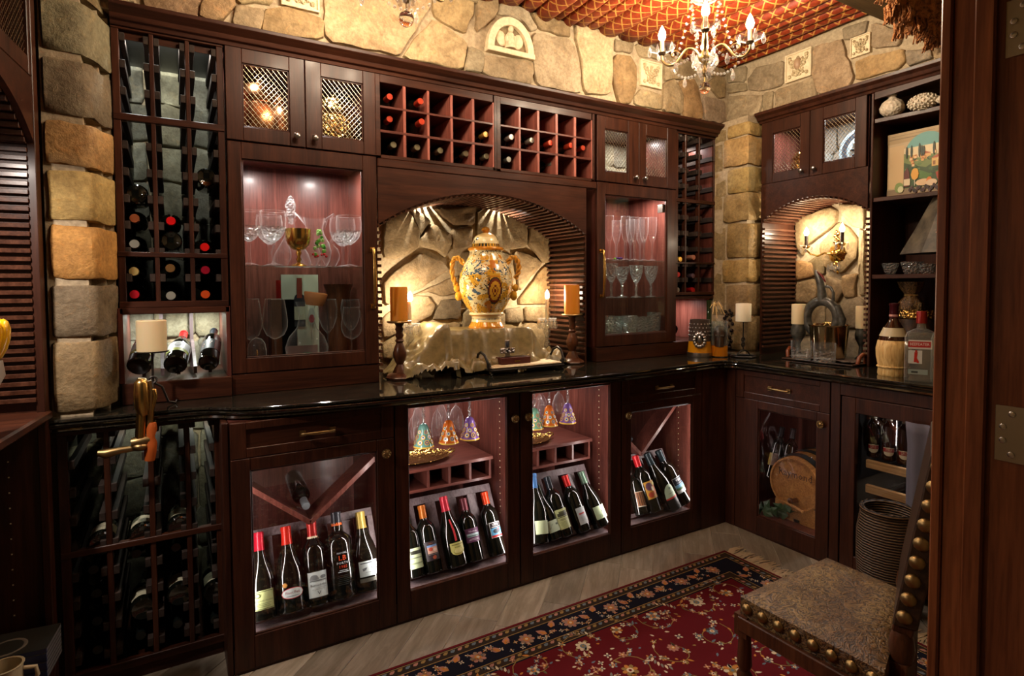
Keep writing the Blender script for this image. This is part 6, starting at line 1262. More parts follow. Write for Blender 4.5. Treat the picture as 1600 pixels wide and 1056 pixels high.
# stone serving board on an iron stand
bz = 1.012; q4 = [at(x, y, Z=bz) for x, y in ((764, 578), (880, 568), (842, 556), (747, 562))]
c0 = sum(q4, Vector())/4; t = thing('serving_board', 'travertine serving board on black iron stand with scrolled handles', 'tray', Vector((c0.x, c0.y, CT)))
hw, hd = .205, .075; c0 = Vector((c0.x, c0.y-.03, 0)); W[t.name] = Vector((c0.x, c0.y, CT)); t.location = W[t.name]
mb = MB(); mb.box(c0.x-hw, c0.x+hw, c0.y-hd, c0.y+hd, bz-.012, bz); obj('stone_slab', mb, 'plaster', t, bevel=.005, smooth=0)
mb = MB(); mb.box(c0.x-hw-.012, c0.x+hw+.012, c0.y-hd-.008, c0.y+hd+.008, bz-.022, bz-.013); obj('iron_frame', mb, 'iron', t, bevel=.002, smooth=0)
for sx in (-1, 1):
    for sy in (-1, 1):
        mb = MB(); mb.tube([(c0.x+sx*(hw-.01), c0.y+sy*(hd-.01), bz-.02), (c0.x+sx*(hw+.01), c0.y+sy*hd, CT+.002)], .006, 7); obj('leg', mb, 'iron', t, smooth=50)
    xx = c0.x+sx*(hw+.014); pts = [(xx, c0.y-.06, bz-.015), (xx+sx*.004, c0.y-.058, bz+.02), (xx+sx*.008, c0.y-.035, bz+.055), (xx+sx*.01, c0.y, bz+.068), (xx+sx*.008, c0.y+.035, bz+.055), (xx+sx*.004, c0.y+.058, bz+.02), (xx, c0.y+.06, bz-.015)]
    mb = MB(); mb.tube(pts, .0065, 8); hnd = obj('handle', mb, 'iron', t, smooth=60)
    for sy in (-1, 1):
        mb = MB(); cx_ = Vector((xx, c0.y+sy*.062, bz+.002)); mb.tube([cx_+Vector((sx*.002, sy*.020*math.cos(a*.6)*(1-.09*a), .020*math.sin(a*.6)*(1-.09*a))) for a in range(9)], .005, 7); obj('scroll', mb, 'iron', hnd, smooth=60)
bx_ = c0 + Vector((-.045, .0, 0)); t = thing('wooden_box', 'small red-brown wooden box with brass plate on the stone board', 'box', Vector((bx_.x, bx_.y, bz)))
mb = MB(); mb.box(bx_.x-.085, bx_.x+.085, bx_.y-.032, bx_.y+.032, bz, bz+.034); obj('box_body', mb, 'dyed', t, bevel=.002, smooth=0, color=lin('4a1812'))
mb = MB(); mb.box(bx_.x-.070, bx_.x+.070, bx_.y-.02, bx_.y+.02, bz+.034, bz+.036); obj('box_lid_inset', mb, 'dyed', t, smooth=0, color=lin('2c0e0a')); mb = MB(); mb.box(bx_.x-.012, bx_.x+.022, bx_.y-.0335, bx_.y-.032, bz+.012, bz+.018); obj('brass_plate', mb, 'brass', t, smooth=0)
cx_ = Vector((bx_.x-.035, bx_.y, bz+.036)); t = thing('metal_cross', 'ornate silver cross standing on the red-brown box', 'cross', cx_)
mb = MB(); mb.box(cx_.x-.014, cx_.x+.014, cx_.y-.004, cx_.y+.004, cx_.z, cx_.z+.085); mb.box(cx_.x-.042, cx_.x+.042, cx_.y-.004, cx_.y+.004, cx_.z+.018, cx_.z+.044); obj('cross', mb, 'pewter', t, bevel=.003, smooth=0)
mb = MB()
for i in range(26): a = i*.7; mb.ball(cx_ + Vector((.038*math.sin(i*1.9), -.005, .031+.010*math.cos(i*2.7))), .0045, 6, 4)
obj('filigree', mb, 'pewter', t, smooth=50)['kind'] = 'stuff'
mb = MB(); mb.ball(cx_+Vector((0, -.004, .064)), (.010, .004, .015), 10, 6); obj('face_medallion', mb, 'dyed', t, smooth=60, color=lin('3c3c48'))
pg = at(712, 576, Z=.974); t = thing('glass_plate', 'teal glass cheese plate with oval picture on the counter before the cloth', 'plate', Vector((pg.x, pg.y, CT)))
mb = MB(); mb.box(pg.x-.105, pg.x+.105, pg.y-.035, pg.y+.04, CT+.001, CT+.010); obj('glass_slab', mb, 'glossy', t, bevel=.002, smooth=0, color=lin('1a3a38'))
mb = MB(); mb.lathe([(0, 0), (1, 0), (1, .001), (0, .001)], (pg.x, pg.y, CT+.0103), 24, Matrix.Diagonal((.06, .022, 1))); obj('oval_print', mb, 'dyed', t, smooth=0, color=lin('b8b49c'))
# ---------------------------------------------------------------- left end of the counter
pb = at(225, 604, Z=CT); pb = Vector((pb.x, 2.40, CT))
# lever corkscrew clamped to the counter edge
ps = at(224, 640, Y=2.345); t = thing('corkscrew', 'brass lever corkscrew with orange wooden handle clamped to the counter edge', 'corkscrew', Vector((ps.x, 2.345, .76)))
P = lambda x, y, Y=2.345: at(x, y, Y=Y)
a, b = P(221, 596), P(225, 642); mb = MB(); mb.tube([P(222, 591), P(221, 598), P(221, 615), P(222, 634), P(225, 648)], [.012, .022, .024, .024, .018], 14); obj('lever_head', mb, 'brass', t, smooth=60)
mb = MB(); mb.lathe([(.026, -.004), (.030, 0), (.026, .004)], P(233, 612), 18, axis_rot((1, 0, 0)), wav=lambda a, k: .12*math.cos(9*a)); mb.tube([P(232, 595), P(236, 610), P(234, 640), P(232, 690)], .008, 8); obj('ornate_rack', mb, 'old_brass', t, smooth=40)
mb = MB(); mb.tube([P(221, 645), P(220, 665), P(219, 688)], .016, 14); obj('barrel_tube', mb, 'brass', t, smooth=60)
mb = MB(); mb.tube([P(205, 692), P(220, 690), P(238, 686)], [.016, .022, .014], 12); mb.ball(P(219, 697), (.028, .028, .016), 12, 6); obj('clamp_collar', mb, 'old_brass', t, smooth=50)
mb = MB(); mb.tube([P(212, 700), P(190, 703), P(165, 709), P(152, 708)], [.010, .012, .017, .010], 12); obj('clamp_lever', mb, 'old_brass', t, smooth=60)
mb = MB(); mb.tube([P(231, 609), P(241, 610), P(243, 618), P(238, 640), P(237, 662)], [.007, .008, .008, .006, .006], 10); obj('crank_arm', mb, 'brass', t, smooth=60)
mb = MB(); mb.tube([P(238, 660), P(237, 670), P(235, 682), P(236, 692), P(235, 706), P(234, 719)], [.012, .017, .013, .019, .019, .016], 14); obj('wooden_handle', mb, 'dyed', t, smooth=60, color=lin('a8501c'))
# square cream candle on a thin iron stand, behind the corkscrew
pc_ = at(237, 598, Z=CT); pc_ = Vector((at(238, 560, Y=2.47).x, 2.47, CT)); zt = at(238, 548, Y=2.47).z; zb_ = at(238, 500, Y=2.47).z
t = thing('candle_stand', 'thin black iron candle stand with curled feet on the left counter end', 'stand', pc_)
mb = MB(); mb.tube([pc_+Vector((0, 0, .004)), pc_+Vector((0, 0, zt-CT-.004))], .004, 8); obj('rod', mb, 'iron', t, smooth=50)
mb = MB(); mb.lathe([(0, 0), (.052, 0), (.054, .004), (0, .003)], pc_+Vector((0, 0, zt-CT-.005)), 20); obj('pan', mb, 'iron', t, smooth=50)
for k in range(3):
    a = .4+k*2.1; mb = MB(); mb.tube([pc_+Vector((0, 0, .09)), pc_+Vector((.03*math.cos(a), .03*math.sin(a), .07)), pc_+Vector((.05*math.cos(a), .05*math.sin(a), .012)), pc_+Vector((.075*math.cos(a), .075*math.sin(a), .004)), pc_+Vector((.08*math.cos(a), .08*math.sin(a), .014))], .0045, 7); obj('foot', mb, 'iron', t, smooth=50)
mb = MB(); mb.tube([pc_+Vector((.012*math.cos(a*.7), -.004, .10+.012*math.sin(a*.7))) for a in range(10)], .004, 6); obj('curl', mb, 'iron', t, smooth=50)
r = 20.5*mpp(pc_); o = obj('pillar_candle', MB().lathe([(0, 0), (r, 0), (r, (zb_-zt)*.98), (r*.94, zb_-zt), (0, (zb_-zt)*.985)], Vector((pc_.x, pc_.y, zt)), 24), 'wax_cream', None, smooth=45); tag(o, 'cream pillar candle on the iron stand before the tilted bottles', 'candle')
# ---------------------------------------------------------------- far corner of the counter
pk = at(1093, 556.5, Z=CT); r = 18.5*mpp(pk); h = at(1093, 499, Y=pk.y).z-CT; t = thing('canister', 'yellow and pewter canister with mask relief on the corner of the counter', 'canister', pk)
mb = MB(); mb.lathe([(0, 0), (r*1.0, 0), (r*1.02, h*.03), (r*1.0, h*.12), (0, h*.12)], n=24); obj('pewter_base', mb, 'pewter', t, local=True, smooth=40)
mb = MB(); mb.lathe([(r*.99, h*.12), (r*.90, h*.42)], n=24); obj('yellow_glass', mb, 'glossy', t, local=True, smooth=40, color=lin('d08a10'))
mb = MB(); mb.lathe([(r*.90, h*.42), (r*.80, h*.98), (r*.82, h), (r*.7, h), (r*.66, h*.5)], n=24); obj('upper_band', mb, 'dyed', t, local=True, smooth=40, color=lin('4a3c34'))
mb = MB()
for row in range(4):
    for k in range(18):
        a = 2*PI*(k+.5*(row % 2))/18; rr = r*(.875-.022*row); mb.ball((rr*math.cos(a), rr*math.sin(a), h*(.58+.10*row)), .0055, 5, 4)
obj('lattice', mb, 'pewter', t, local=True, smooth=50)['kind'] = 'stuff'
fd = Vector((-pk.x, -pk.y, 0)).normalized(); sd_ = Vector((-fd.y, fd.x, 0)); mb = MB(); mb.ball(fd*r*.95+Vector((0, 0, h*.48)), (.016, .016, .028), 10, 6)
for k in range(14):
    a = k*2*PI/14; mb.ball(fd*r*.93 + sd_*.030*math.cos(a) + Vector((0, 0, h*.46+.038*math.sin(a))), (.012, .012, .012), 6, 4)
obj('mask_relief', mb, 'pewter', t, local=True, smooth=50)
pk = at(1124, 557, Z=CT); r = 12.5*mpp(pk); h = at(1124, 502, Y=pk.y).z-CT; t = thing('cross_vase', 'amber glass vase with metal cross and raffia beside the canister', 'vase', pk)
mb = MB(); mb.lathe([(0, .006), (r, .006), (r, h*.32)], n=20); obj('amber_glass', mb, 'glossy', t, local=True, smooth=40, color=lin('b8700c')); mb = MB(); mb.lathe([(r, h*.32), (r, h), (r*.94, h), (r*.94, h*.3)], n=20); obj('clear_glass', mb, 'gin_glass', t, local=True, smooth=40)
fd = Vector((-pk.x, -pk.y, 0)).normalized(); sd_ = Vector((-fd.y, fd.x, 0)); mb = MB(); c_ = fd*(r+.003); mb.bar(c_+Vector((0, 0, h*.30)), c_+Vector((0, 0, h*.82)), .009, .006, fd); mb.bar(c_-sd_*.024+Vector((0, 0, h*.62)), c_+sd_*.024+Vector((0, 0, h*.62)), .009, .006, fd); obj('cross', mb, 'pewter', t, local=True, smooth=0)
mb = MB(); mb.lathe([(0, 0), (r*.75, 0), (r*.8, h*.2), (r*.5, h*.28), (0, h*.3)], fd*(r*.35)+Vector((0, 0, h*.30)), 10, Matrix.Diagonal((1, 1, 2.0))); obj('dark_plaque', mb, 'leather_dark', t, local=True, smooth=50)
pr = at(1113, 478, Y=pk.y+.02); t2 = thing('raffia_bottle', 'green bottle neck tied with a straw raffia bow behind the amber vase', 'bottle', Vector((pk.x+.01, pk.y+.09, CT)))
mb = MB(); b0 = Vector((pk.x+.01, pk.y+.09, CT)); pr = at(1112, 476, Y=b0.y); mb.lathe([(0, 0), (.034, 0), (.036, .01), (.036, .16), (.016, .21), (.015, pr.z-CT+.03), (0, pr.z-CT+.03)], b0, 16); obj('bottle_body', mb, 'bottle_green', t2, smooth=50)
mb = MB()
for k in range(12):
    a = k*.55; e = Vector((.05*math.cos(a), -.012-.01*(k % 3), .028*math.sin(a)-.012)); s0_ = pr + Vector((0, -.02, 0)); mb.tube([s0_, s0_+e*.6+Vector((0, 0, .012)), s0_+e*1.1-Vector((0, 0, .02*(k % 3)))], .0022, 4)
mb.ball(pr+Vector((0, -.02, 0)), .012, 8, 5); obj('raffia_bow', mb, 'straw', t2, smooth=50)['kind'] = 'stuff'
gp = at(1140, 495, Y=2.44); t = thing('grape_bunch', 'bunch of dark ornamental grapes hanging beside the stone pier', 'grapes', Vector((gp.x, 2.44, CT+.02)))
for i in range(30):
    f = i/30; mb = MB(); z = at(1140, 485+62*f, Y=2.44).z; rr = .026*math.sin(PI*(.25+.7*f)); a = i*2.4
    mb.ball((gp.x - .012 + .010*f + rr*math.cos(a), 2.44+rr*math.sin(a), max(z, CT+.018)), .0125, 8, 5); obj('grape', mb, 'glossy', t, smooth=60, color=lin(random.choice(('140c10', '1c1016', '100a0c'))))
# white candle on iron ring stand
pk = at(1161, 557.5, Z=CT); zt = at(1162, 502, Y=pk.y).z; zb_ = at(1162, 474, Y=pk.y).z; t = thing('candle_stand', 'black iron candle stand with ring stem beside the corner pier', 'stand', pk)
mb = MB(); mb.lathe([(.068, .0), (.074, .006), (.068, .012), (.062, .006), (.068, 0)], pk, 28); obj('base_ring', mb, 'iron', t, smooth=50)
mb = MB(); mb.tube([pk+Vector((-.068, 0, .006)), pk+Vector((-.04, 0, .03)), pk+Vector((0, 0, .045)), pk+Vector((.04, 0, .03)), pk+Vector((.068, 0, .006))], .004, 6); obj('base_arch', mb, 'iron', t, smooth=50)
mb = MB(); mb.tube([pk+Vector((0, 0, .04)), pk+Vector((0, 0, zt-CT))], .004, 6); obj('rod', mb, 'iron', t, smooth=50)
for dz in (.075, .105): mb = MB(); mb.tube([pk+Vector((.014*math.cos(a*PI/6), 0, dz+.014*math.sin(a*PI/6))) for a in range(12)], .0035, 6, closed=True); obj('ring', mb, 'iron', t, smooth=50)
mb = MB(); mb.lathe([(0, 0), (.034, 0), (.036, .003), (0, .003)], Vector((pk.x, pk.y, zt-.003)), 18); obj('pan', mb, 'iron', t, smooth=50)
r = 11.5*mpp(pk); o = obj('pillar_candle', MB().lathe([(0, 0), (r, 0), (r, (zb_-zt)*.97), (r*.93, zb_-zt), (0, (zb_-zt)*.98)], Vector((pk.x, pk.y, zt)), 22), 'wax_white', None, smooth=45); tag(o, 'white pillar candle on the iron ring stand by the corner pier', 'candle')
# ---------------------------------------------------------------- right counter
pt = at(1284, 566, Z=CT); tc = Vector((pt.x+.045, pt.y, CT)); t = thing('leather_tray', 'dark tray with tan leather loop handles on the right counter', 'tray', tc)
mb = MB(); mb.box(tc.x-.10, tc.x+.15, tc.y-.20, tc.y+.21, CT+.001, CT+.010); obj('tray_base', mb, 'leather_dark', t, bevel=.003, smooth=0)
for sy in (-1, 1):
    y_ = tc.y+.005+sy*.20; mb = MB(); mb.tube([(tc.x-.045+.0, y_, CT+.01), (tc.x-.040, y_+sy*.006, CT+.045), (tc.x-.015, y_+sy*.010, CT+.062), (tc.x+.015, y_+sy*.008, CT+.055), (tc.x+.03, y_, CT+.012)], .011, 8); obj('loop_handle', mb, 'leather_tan', t, smooth=60)
nx = 24; ny = 40; vs = []
for j in range(ny+1):
    for i in range(nx+1):
        x = tc.x-.085+.20*i/nx; y = tc.y-.175+.35*j/ny; z = CT+.014+.008*abs(noise.noise(Vector((x*5, y*32, 0))))+(.006 if i < 2 else 0); vs.append((x+.004*noise.noise(Vector((y*20, 0, 3))), y, z))
mb = MB(); mb.add(vs, [(j*(nx+1)+i, j*(nx+1)+i+1, (j+1)*(nx+1)+i+1, (j+1)*(nx+1)+i) for j in range(ny) for i in range(nx)]); o = obj('folded_cloth', mb, 'slub', None, smooth=60, recalc=False); s_ = o.modifiers.new('t', 'SOLIDIFY'); s_.thickness = .003; tag(o, 'folded grey-brown cloth lying in the leather-handled tray', 'cloth')
zt_ = CT+.022
def tumbler(x, yb, yt, w, label):
    p = at(x, yb, Z=zt_); h = at(x, yt, X=p.x).z - zt_; r = w/2*mpp(p); t = thing('whisky_glass', label, 'glass', p, None, 'whisky glasses on the tray')
    mb = MB(); mb.lathe([(0, 0), (r*.9, 0), (r*.96, .004), (r, h*.55)], n=20); obj('cut_base', mb, 'cut_glass', t, local=True, smooth=30); mb = MB(); mb.lathe([(r, h*.55), (r, h), (r*.95, h), (r*.93, h*.2), (0, h*.16)], n=20); obj('clear_rim', mb, 'glassware', t, local=True, smooth=60)
tumbler(1252, 561, 532, 30, 'cut whisky glass on the tray, left of the bucket'); tumbler(1288, 566, 536, 32, 'cut whisky glass on the tray, in front of the bucket')
p = at(1297, 560, Z=zt_); p = Vector((p.x+.07, p.y+.0, zt_)); p.y = at(1295, 520, X=p.x).y; h = at(1295, 507, X=p.x).z-zt_; r = 30*mpp(p); t = thing('ice_bucket', 'polished fluted brass ice bucket on the tray', 'bucket', p)
mb = MB(); mb.lathe([(0, 0), (r*.78, 0), (r*.80, h*.05), (r*.92, h*.94), (r*1.02, h), (r*.97, h), (r*.86, h*.9), (r*.75, h*.06), (0, h*.05)], n=48, wav=lambda a, k: .012*math.cos(16*a) if 1 < k < 4 else 0); obj('bucket', mb, 'mirror_brass', t, local=True, smooth=50)
mb = MB(); mb.tube([(-.02, .05, h*.8), (-.01, 0, h+.012), (-.01, -.04, h+.008)], .004, 6); mb.tube([(-.02, -.05, h*.8), (-.01, 0, h+.014), (-.01, .03, h+.008)], .004, 6); obj('tongs', mb, 'brass', t, local=True, smooth=50)
# ring-shaped clay jug
c = at(1284, 497, X=3.20); t = thing('ring_jug', 'dark clay ring-shaped wine jug with beaked spout behind the bucket', 'jug', Vector((c.x, c.y, CT)))
Rr = 25*mpp(c); mb = MB(); mb.tube([c + Vector((0, Rr*math.cos(a*PI/14), Rr*1.06*math.sin(a*PI/14))) for a in range(28)], .026, 12, closed=True); obj('ring_body', mb, 'grey_clay', t, smooth=60)
tp = c + Vector((0, 0, Rr*1.06)); sp_ = [at(1285, 470, X=3.20), at(1284, 455, X=3.20), at(1282, 443, X=3.20), at(1279, 432, X=3.20), at(1274, 422, X=3.20)]
mb = MB(); mb.tube(sp_, [.028, .022, .020, .018, .006], 12); obj('spout_neck', mb, 'grey_clay', t, smooth=60)
mb = MB(); mb.tube([at(1277, 424, X=3.19), at(1284, 431, X=3.19), at(1290, 441, X=3.19)], [.003, .008, .003], 8); obj('red_spout_lip', mb, 'glossy', t, smooth=60, color=lin('5a1014'))
mb = MB(); mb.tube([at(1290, 447, X=3.20), at(1298, 449, X=3.20), at(1302, 457, X=3.20), at(1302, 472, X=3.20)], .008, 8); obj('small_handle', mb, 'grey_clay', t, smooth=60)
mb = MB(); mb.tube([at(1307, 478, X=3.20), at(1316, 500, X=3.20), at(1314, 515, X=3.20)], [.02, .022, .014], 10); obj('side_relief', mb, 'grey_clay', t, smooth=60)
lo = c - Vector((0, 0, Rr*1.06)); mb = MB(); mb.lathe([(0, 0), (.05, 0), (.052, .01), (.03, lo.z-CT), (.02, lo.z-CT+.01)], Vector((lo.x, lo.y, CT)), 16); obj('foot', mb, 'grey_clay', t, smooth=50)
def stub_candle(x, yb, ym, yt, w, X, label, cl):
    p = at(x, yb, X=X); p.z = CT; zm = at(x, ym, X=X).z; z1 = at(x, yt, X=X).z; r = w/2*mpp(p); H = zm-CT; t = thing('candle_holder', label, 'candle holder', p)
    mb = MB(); mb.lathe([(0, 0), (r*1.1, 0), (r*1.1, H*.06), (r*.45, H*.16), (r*.35, H*.42), (r*.5, H*.5), (r*1.05, H*.68), (r*1.1, H*.8), (r*.85, H), (0, H)], n=20); obj('goblet_base', mb, 'grey_clay', t, local=True, smooth=50)
    o = obj('pillar_candle', MB().lathe([(0, 0), (r, 0), (r, (z1-zm)*.97), (r*.94, z1-zm), (0, (z1-zm)*.98)], Vector((p.x, p.y, zm)), 20), 'wax_cream', None, smooth=45); tag(o, cl, 'candle')
stub_candle(1247, 538, 506, 475, 20, 3.18, 'dark clay candle holder left of the ring jug', 'cream pillar candle left of the ring jug')
stub_candle(1345, 545, 513, 478, 16, 3.36, 'dark clay candle holder at the right edge of the right niche', 'cream pillar candle at the right edge of the right niche')
# straw-covered flask, gin and vodka
p = at(1395, 586, Z=CT); k_ = mpp(p); t = thing('straw_flask', 'round wine flask in a straw basket with dark red capsule on the right counter', 'bottle', p)
mb = MB(); mb.lathe([(0, 0), (20*k_, 0), (21*k_, 3*k_), (20*k_, 12*k_), (20.5*k_, 16*k_), (23*k_, 30*k_), (23.5*k_, 42*k_), (21*k_, 54*k_), (17*k_, 60*k_)], n=28); obj('straw_basket', mb, 'straw', t, local=True, smooth=60)
mb = MB(); mb.tube([(20.8*k_*math.cos(a*PI/12), 20.8*k_*math.sin(a*PI/12), 14*k_) for a in range(24)], 1.6*k_, 6, closed=True); obj('straw_band', mb, 'straw', t, local=True, smooth=60)
mb = MB(); mb.lathe([(20.5*k_, 55*k_), (18*k_, 64*k_), (13*k_, 74*k_), (8*k_, 83*k_), (5.5*k_, 90*k_), (5.2*k_, 100*k_)], n=22); obj('bottle_body', mb, 'bottle_brown', t, local=True, smooth=60)
mb = MB(); mb.lathe([(19.2*k_, 61.5*k_), (13.6*k_, 74.5*k_), (13.2*k_, 74.5*k_), (18.8*k_, 61.5*k_)], n=22); obj('paper_label', mb, 'dyed', t, local=True, smooth=60, color=lin('b8a884'))
mb = MB(); mb.lathe([(6.4*k_, 90*k_), (6.2*k_, 108*k_), (7*k_, 109*k_), (7*k_, 112*k_), (0, 113*k_)], n=16); obj('capsule', mb, 'foil', t, local=True, smooth=50, color=lin('4a141c')); mb = MB(); mb.lathe([(6.7*k_, 92*k_), (6.7*k_, 95*k_)], n=16); obj('neck_band', mb, 'dyed', t, local=True, color=lin('c08a80'))
def spirits(x, yb, ytop, w, d, label, cap, spec, xcap):
    p = at(x, yb, Z=CT); k_ = mpp(p); H = at(x, ytop, X=p.x).z-CT; hw = w/2*k_; R = axis_rot((0, 0, 1), (.45, -.89, 0)); t = thing('spirits_bottle', label, 'bottle', p, R)
    def ringr(z, s): return [(sx*hw*s, sy*d*s, z) for sx, sy in ((-1, -.8), (-.85, -1), (.85, -1), (1, -.8), (1, .8), (.85, 1), (-.85, 1), (-1, .8))]
    rr = ringr(0, .96)+ringr(.006, 1)+ringr(H*.62, 1)+ringr(H*.70, .86)+ringr(H*.755, .36)+[(a*.0, b, c) for a, b, c in []]
    mb = MB(); mb.add(rr, [(k*8+i, k*8+(i+1) % 8, k*8+8+(i+1) % 8, k*8+8+i) for k in range(4) for i in range(8)]+[tuple(range(8))[::-1]]); mb.lathe([(hw*.30, H*.745), (hw*.26, H*.80), (hw*.26, H*.84)], n=16); obj('glass_body', mb, 'gin_glass', t, local=True, smooth=30)
    mb = MB(); mb.lathe([(hw*.34, H*.83), (hw*.34, H*.985), (hw*.31, H), (0, H)], n=18); obj('screw_cap', mb, 'foil', t, local=True, smooth=40, color=lin(cap))
    mb = MB(); print_on(mb, spec(hw, H), lambda xx, yy, hh: (xx, -d-hh, yy)); obj('label', mb, 'print', t, local=True, smooth=0, recalc=False)
spirits(1438, 597, 486, 42, .030, 'clear square gin bottle with red cap and red guardsman label', '8a1c18', lambda w, H: [('rect', -w*.8, w*.62, H*.475, H*.60, K('c8c4bc')), ('rect', -w*.8, w*.55, H*.50, H*.58, K('b02420')), ('text', 'BEEFEATER', -w*.12, H*.54, w*.30, .82, K('e8e0d8')), ('rect', -w*.8, w*.05, H*.27, H*.455, K('c4c6c0')), ('poly', [(-w*.45, H*.29), (-w*.30, H*.29), (-w*.22, H*.43), (-w*.42, H*.43)], K('b82818')), ('poly', [(-w*.28, H*.28), (-w*.14, H*.28), (-w*.14, H*.30), (-w*.30, H*.36)], K('b82818')), ('ell', -w*.32, H*.445, w*.07, H*.015, K('b82818')), ('rect', -w*.8, w*.40, H*.12, H*.19, K('8a9890')), ('rect', -w*.6, -w*.2, H*.14, H*.165, K('2c3430'))], 0)
spirits(1475, 594, 490, 34, .028, 'clear vodka bottle with red cap at the edge of the door jamb', 'b81a24', lambda w, H: [('rect', -w*.8, w*.8, H*.16, H*.27, K('8a141c'))] + [('text', ch, 0, H*(.35+.042*i), w*.30, K('d8dcdc')) for i, ch in enumerate('FFONRIMS')], 0)
# ---------------------------------------------------------------- open shelves on the right wall
t = thing('open_shelves', 'open dark wood shelves on the right wall beside the door jamb', 'shelves', FRU(1.1, -.17, CT))
mb = MB(); mb.fbox(FRU, 1.640, 1.652, -.345, .006, CT, 2.388); obj('side_panel', mb, 'wood', t, bevel=.002, smooth=0)
mb = MB(); mb.fbox(FRU, .52, .54, -.345, 0, CT, 2.40); obj('side_panel', mb, 'wood', t, smooth=0)
mb = MB(); mb.fbox(FRU, .54, 1.64, -.345, -.33, CT, 2.40); obj('back_panel', mb, 'wood', t, smooth=0)
for z in (2.257, 1.852, 1.453):
    mb = MB(); n_ = 20; pts = []
    for i in range(n_+1):
        s = 1.64-1.10*i/n_; pts.append(FRU(s, -.004-.05*math.sin(PI*i/n_), z))
    mb.prism([FRU(1.64, -.33, z)] + pts + [FRU(.54, -.33, z)], (0, 0, -.022)); obj('shelf', mb, 'wood_y', t, bevel=.002, smooth=0)
mb = MB(); vs = []; n_ = 20; fs = []
for i in range(n_+1):
    s = 1.64-1.10*i/n_; zl = 2.378-.022*(1-math.sin(PI*i/n_)); vs += [FRU(s, 0, zl), FRU(s, 0, 2.40), FRU(s, -.02, zl), FRU(s, -.02, 2.40)]
for i in range(n_): a = 4*i; b = a+4; fs += [(a, b, b+1, a+1), (a+2, a+3, b+3, b+2), (a, a+2, b+2, b)]
mb.add(vs, fs); obj('arched_rail', mb, 'wood_y', t, smooth=30)
def pod(x, yb, yt, w, label, spiky=False):
    p = at(x, yb, X=3.19); p.z = 2.257; h = at(x, yt, X=3.19).z-2.257; r = w/2*mpp(p); t = thing('ceramic_pod', label, 'ornament', p)
    if spiky:
        mb = MB(); mb.ball((0, 0, h*.5), (r*.8, r, h*.5), 16, 10); obj('pod_body', mb, 'pale_ceramic', t, local=True, smooth=60); mb = MB()
        for i in range(9):
            for k in range(16):
                th = PI*(i+1)/10; a = 2*PI*(k+.5*(i % 2))/16; mb.ball((r*.82*math.sin(th)*math.cos(a), r*1.02*math.sin(th)*math.sin(a), h*.5-h*.51*math.cos(th)), .0055, 5, 4)
        obj('bumps', mb, 'pale_ceramic', t, local=True, smooth=50)['kind'] = 'stuff'
    else:
        mb = MB(); mb.lathe([(0, 0), (r*.5, 0), (r*.95, h*.25), (r, h*.45), (r*.8, h*.7), (r*.32, h*.88), (r*.28, h*.94), (r*.36, h), (0, h*.98)], n=24, wav=lambda a, k: .025*math.cos(12*a)); obj('pod_body', mb, 'pale_ceramic', t, local=True, smooth=60)
pod(1394, 181, 150, 34, 'pale ceramic pomegranate with carved lines on the top shelf'); pod(1442, 174, 148, 40, 'pale ceramic pod covered in round bumps on the top shelf', True); pod(1483, 170, 143, 34, 'pale ceramic pomegranate beside the jamb on the top shelf')
# painted tile panel of a hillside
ya, yb_ = at(1386, 250, X=3.24).y, at(1513, 250, X=3.24).y; zb0 = 1.853; zt0 = at(1386, 212, X=3.24).z; cw = (ya-yb_)/2; cyy = (ya+yb_)/2; H = zt0-zb0
t = thing('landscape_panel', 'painted panel of a hillside village seen through an arch, with bottles and fruit', 'picture', Vector((3.25, cyy, zb0))); mb = MB(); mb.box(3.245, 3.262, yb_, ya, zb0, zt0); obj('board', mb, 'dyed', t, smooth=0, color=lin('b9a27a'), bevel=.002)
wp_ = lambda x, y, h: (3.2445-h, cyy-x*cw, zb0+y*H)
sp = [('rect', -1, 1, 0, .12, K('8a765a')), ('rect', -.97, -.55, .14, .80, K('c8ab7c')), ('rect', -1, 1, .84, 1, K('a89064')), ('rect', -.95, .95, .90, .915, K('7c6844')), ('rect', -.90, .2, .95, .96, K('8a744c')), ('ell', 0, .60, .56, .34, K('5f9c98')), ('rect', -.56, .56, .12, .60, K('5f9c98')), ('rect', -.56, .56, .12, .74, K('d8c8a0')), ('poly', [(-.56, .66), (-.40, .62), (-.2, .52), (.05, .60), (.3, .58), (.56, .50), (.56, .12), (-.56, .12)], K('6a7c44')),
 ('poly', [(-.56, .52), (-.3, .46), (.0, .40), (.3, .50), (.56, .44), (.56, .12), (-.56, .12)], K('2f4a24')), ('poly', [(-.3, .42), (.1, .30), (.3, .34), (.0, .22), (-.35, .30)], K('4a7030')), ('rect', -.40, -.22, .52, .62, K('c89a58')), ('rect', -.15, .12, .53, .61, K('d8a868')), ('poly', [(-.17, .61), (-.02, .65), (.14, .61)], K('a85a30')), ('rect', .15, .42, .40, .52, K('d0aa62')), ('poly', [(.12, .52), (.28, .57), (.45, .52)], K('a04a28')), ('rect', .18, .24, .42, .48, K('8a5a30'))]
for x, h_ in ((-.36, .24), (-.16, .26), (-.10, .20), (-.05, .18), (.20, .24), (-.48, .22)): sp.append(('ell', x, .60+h_*.3, .028, h_*.42, K('1c3020')))
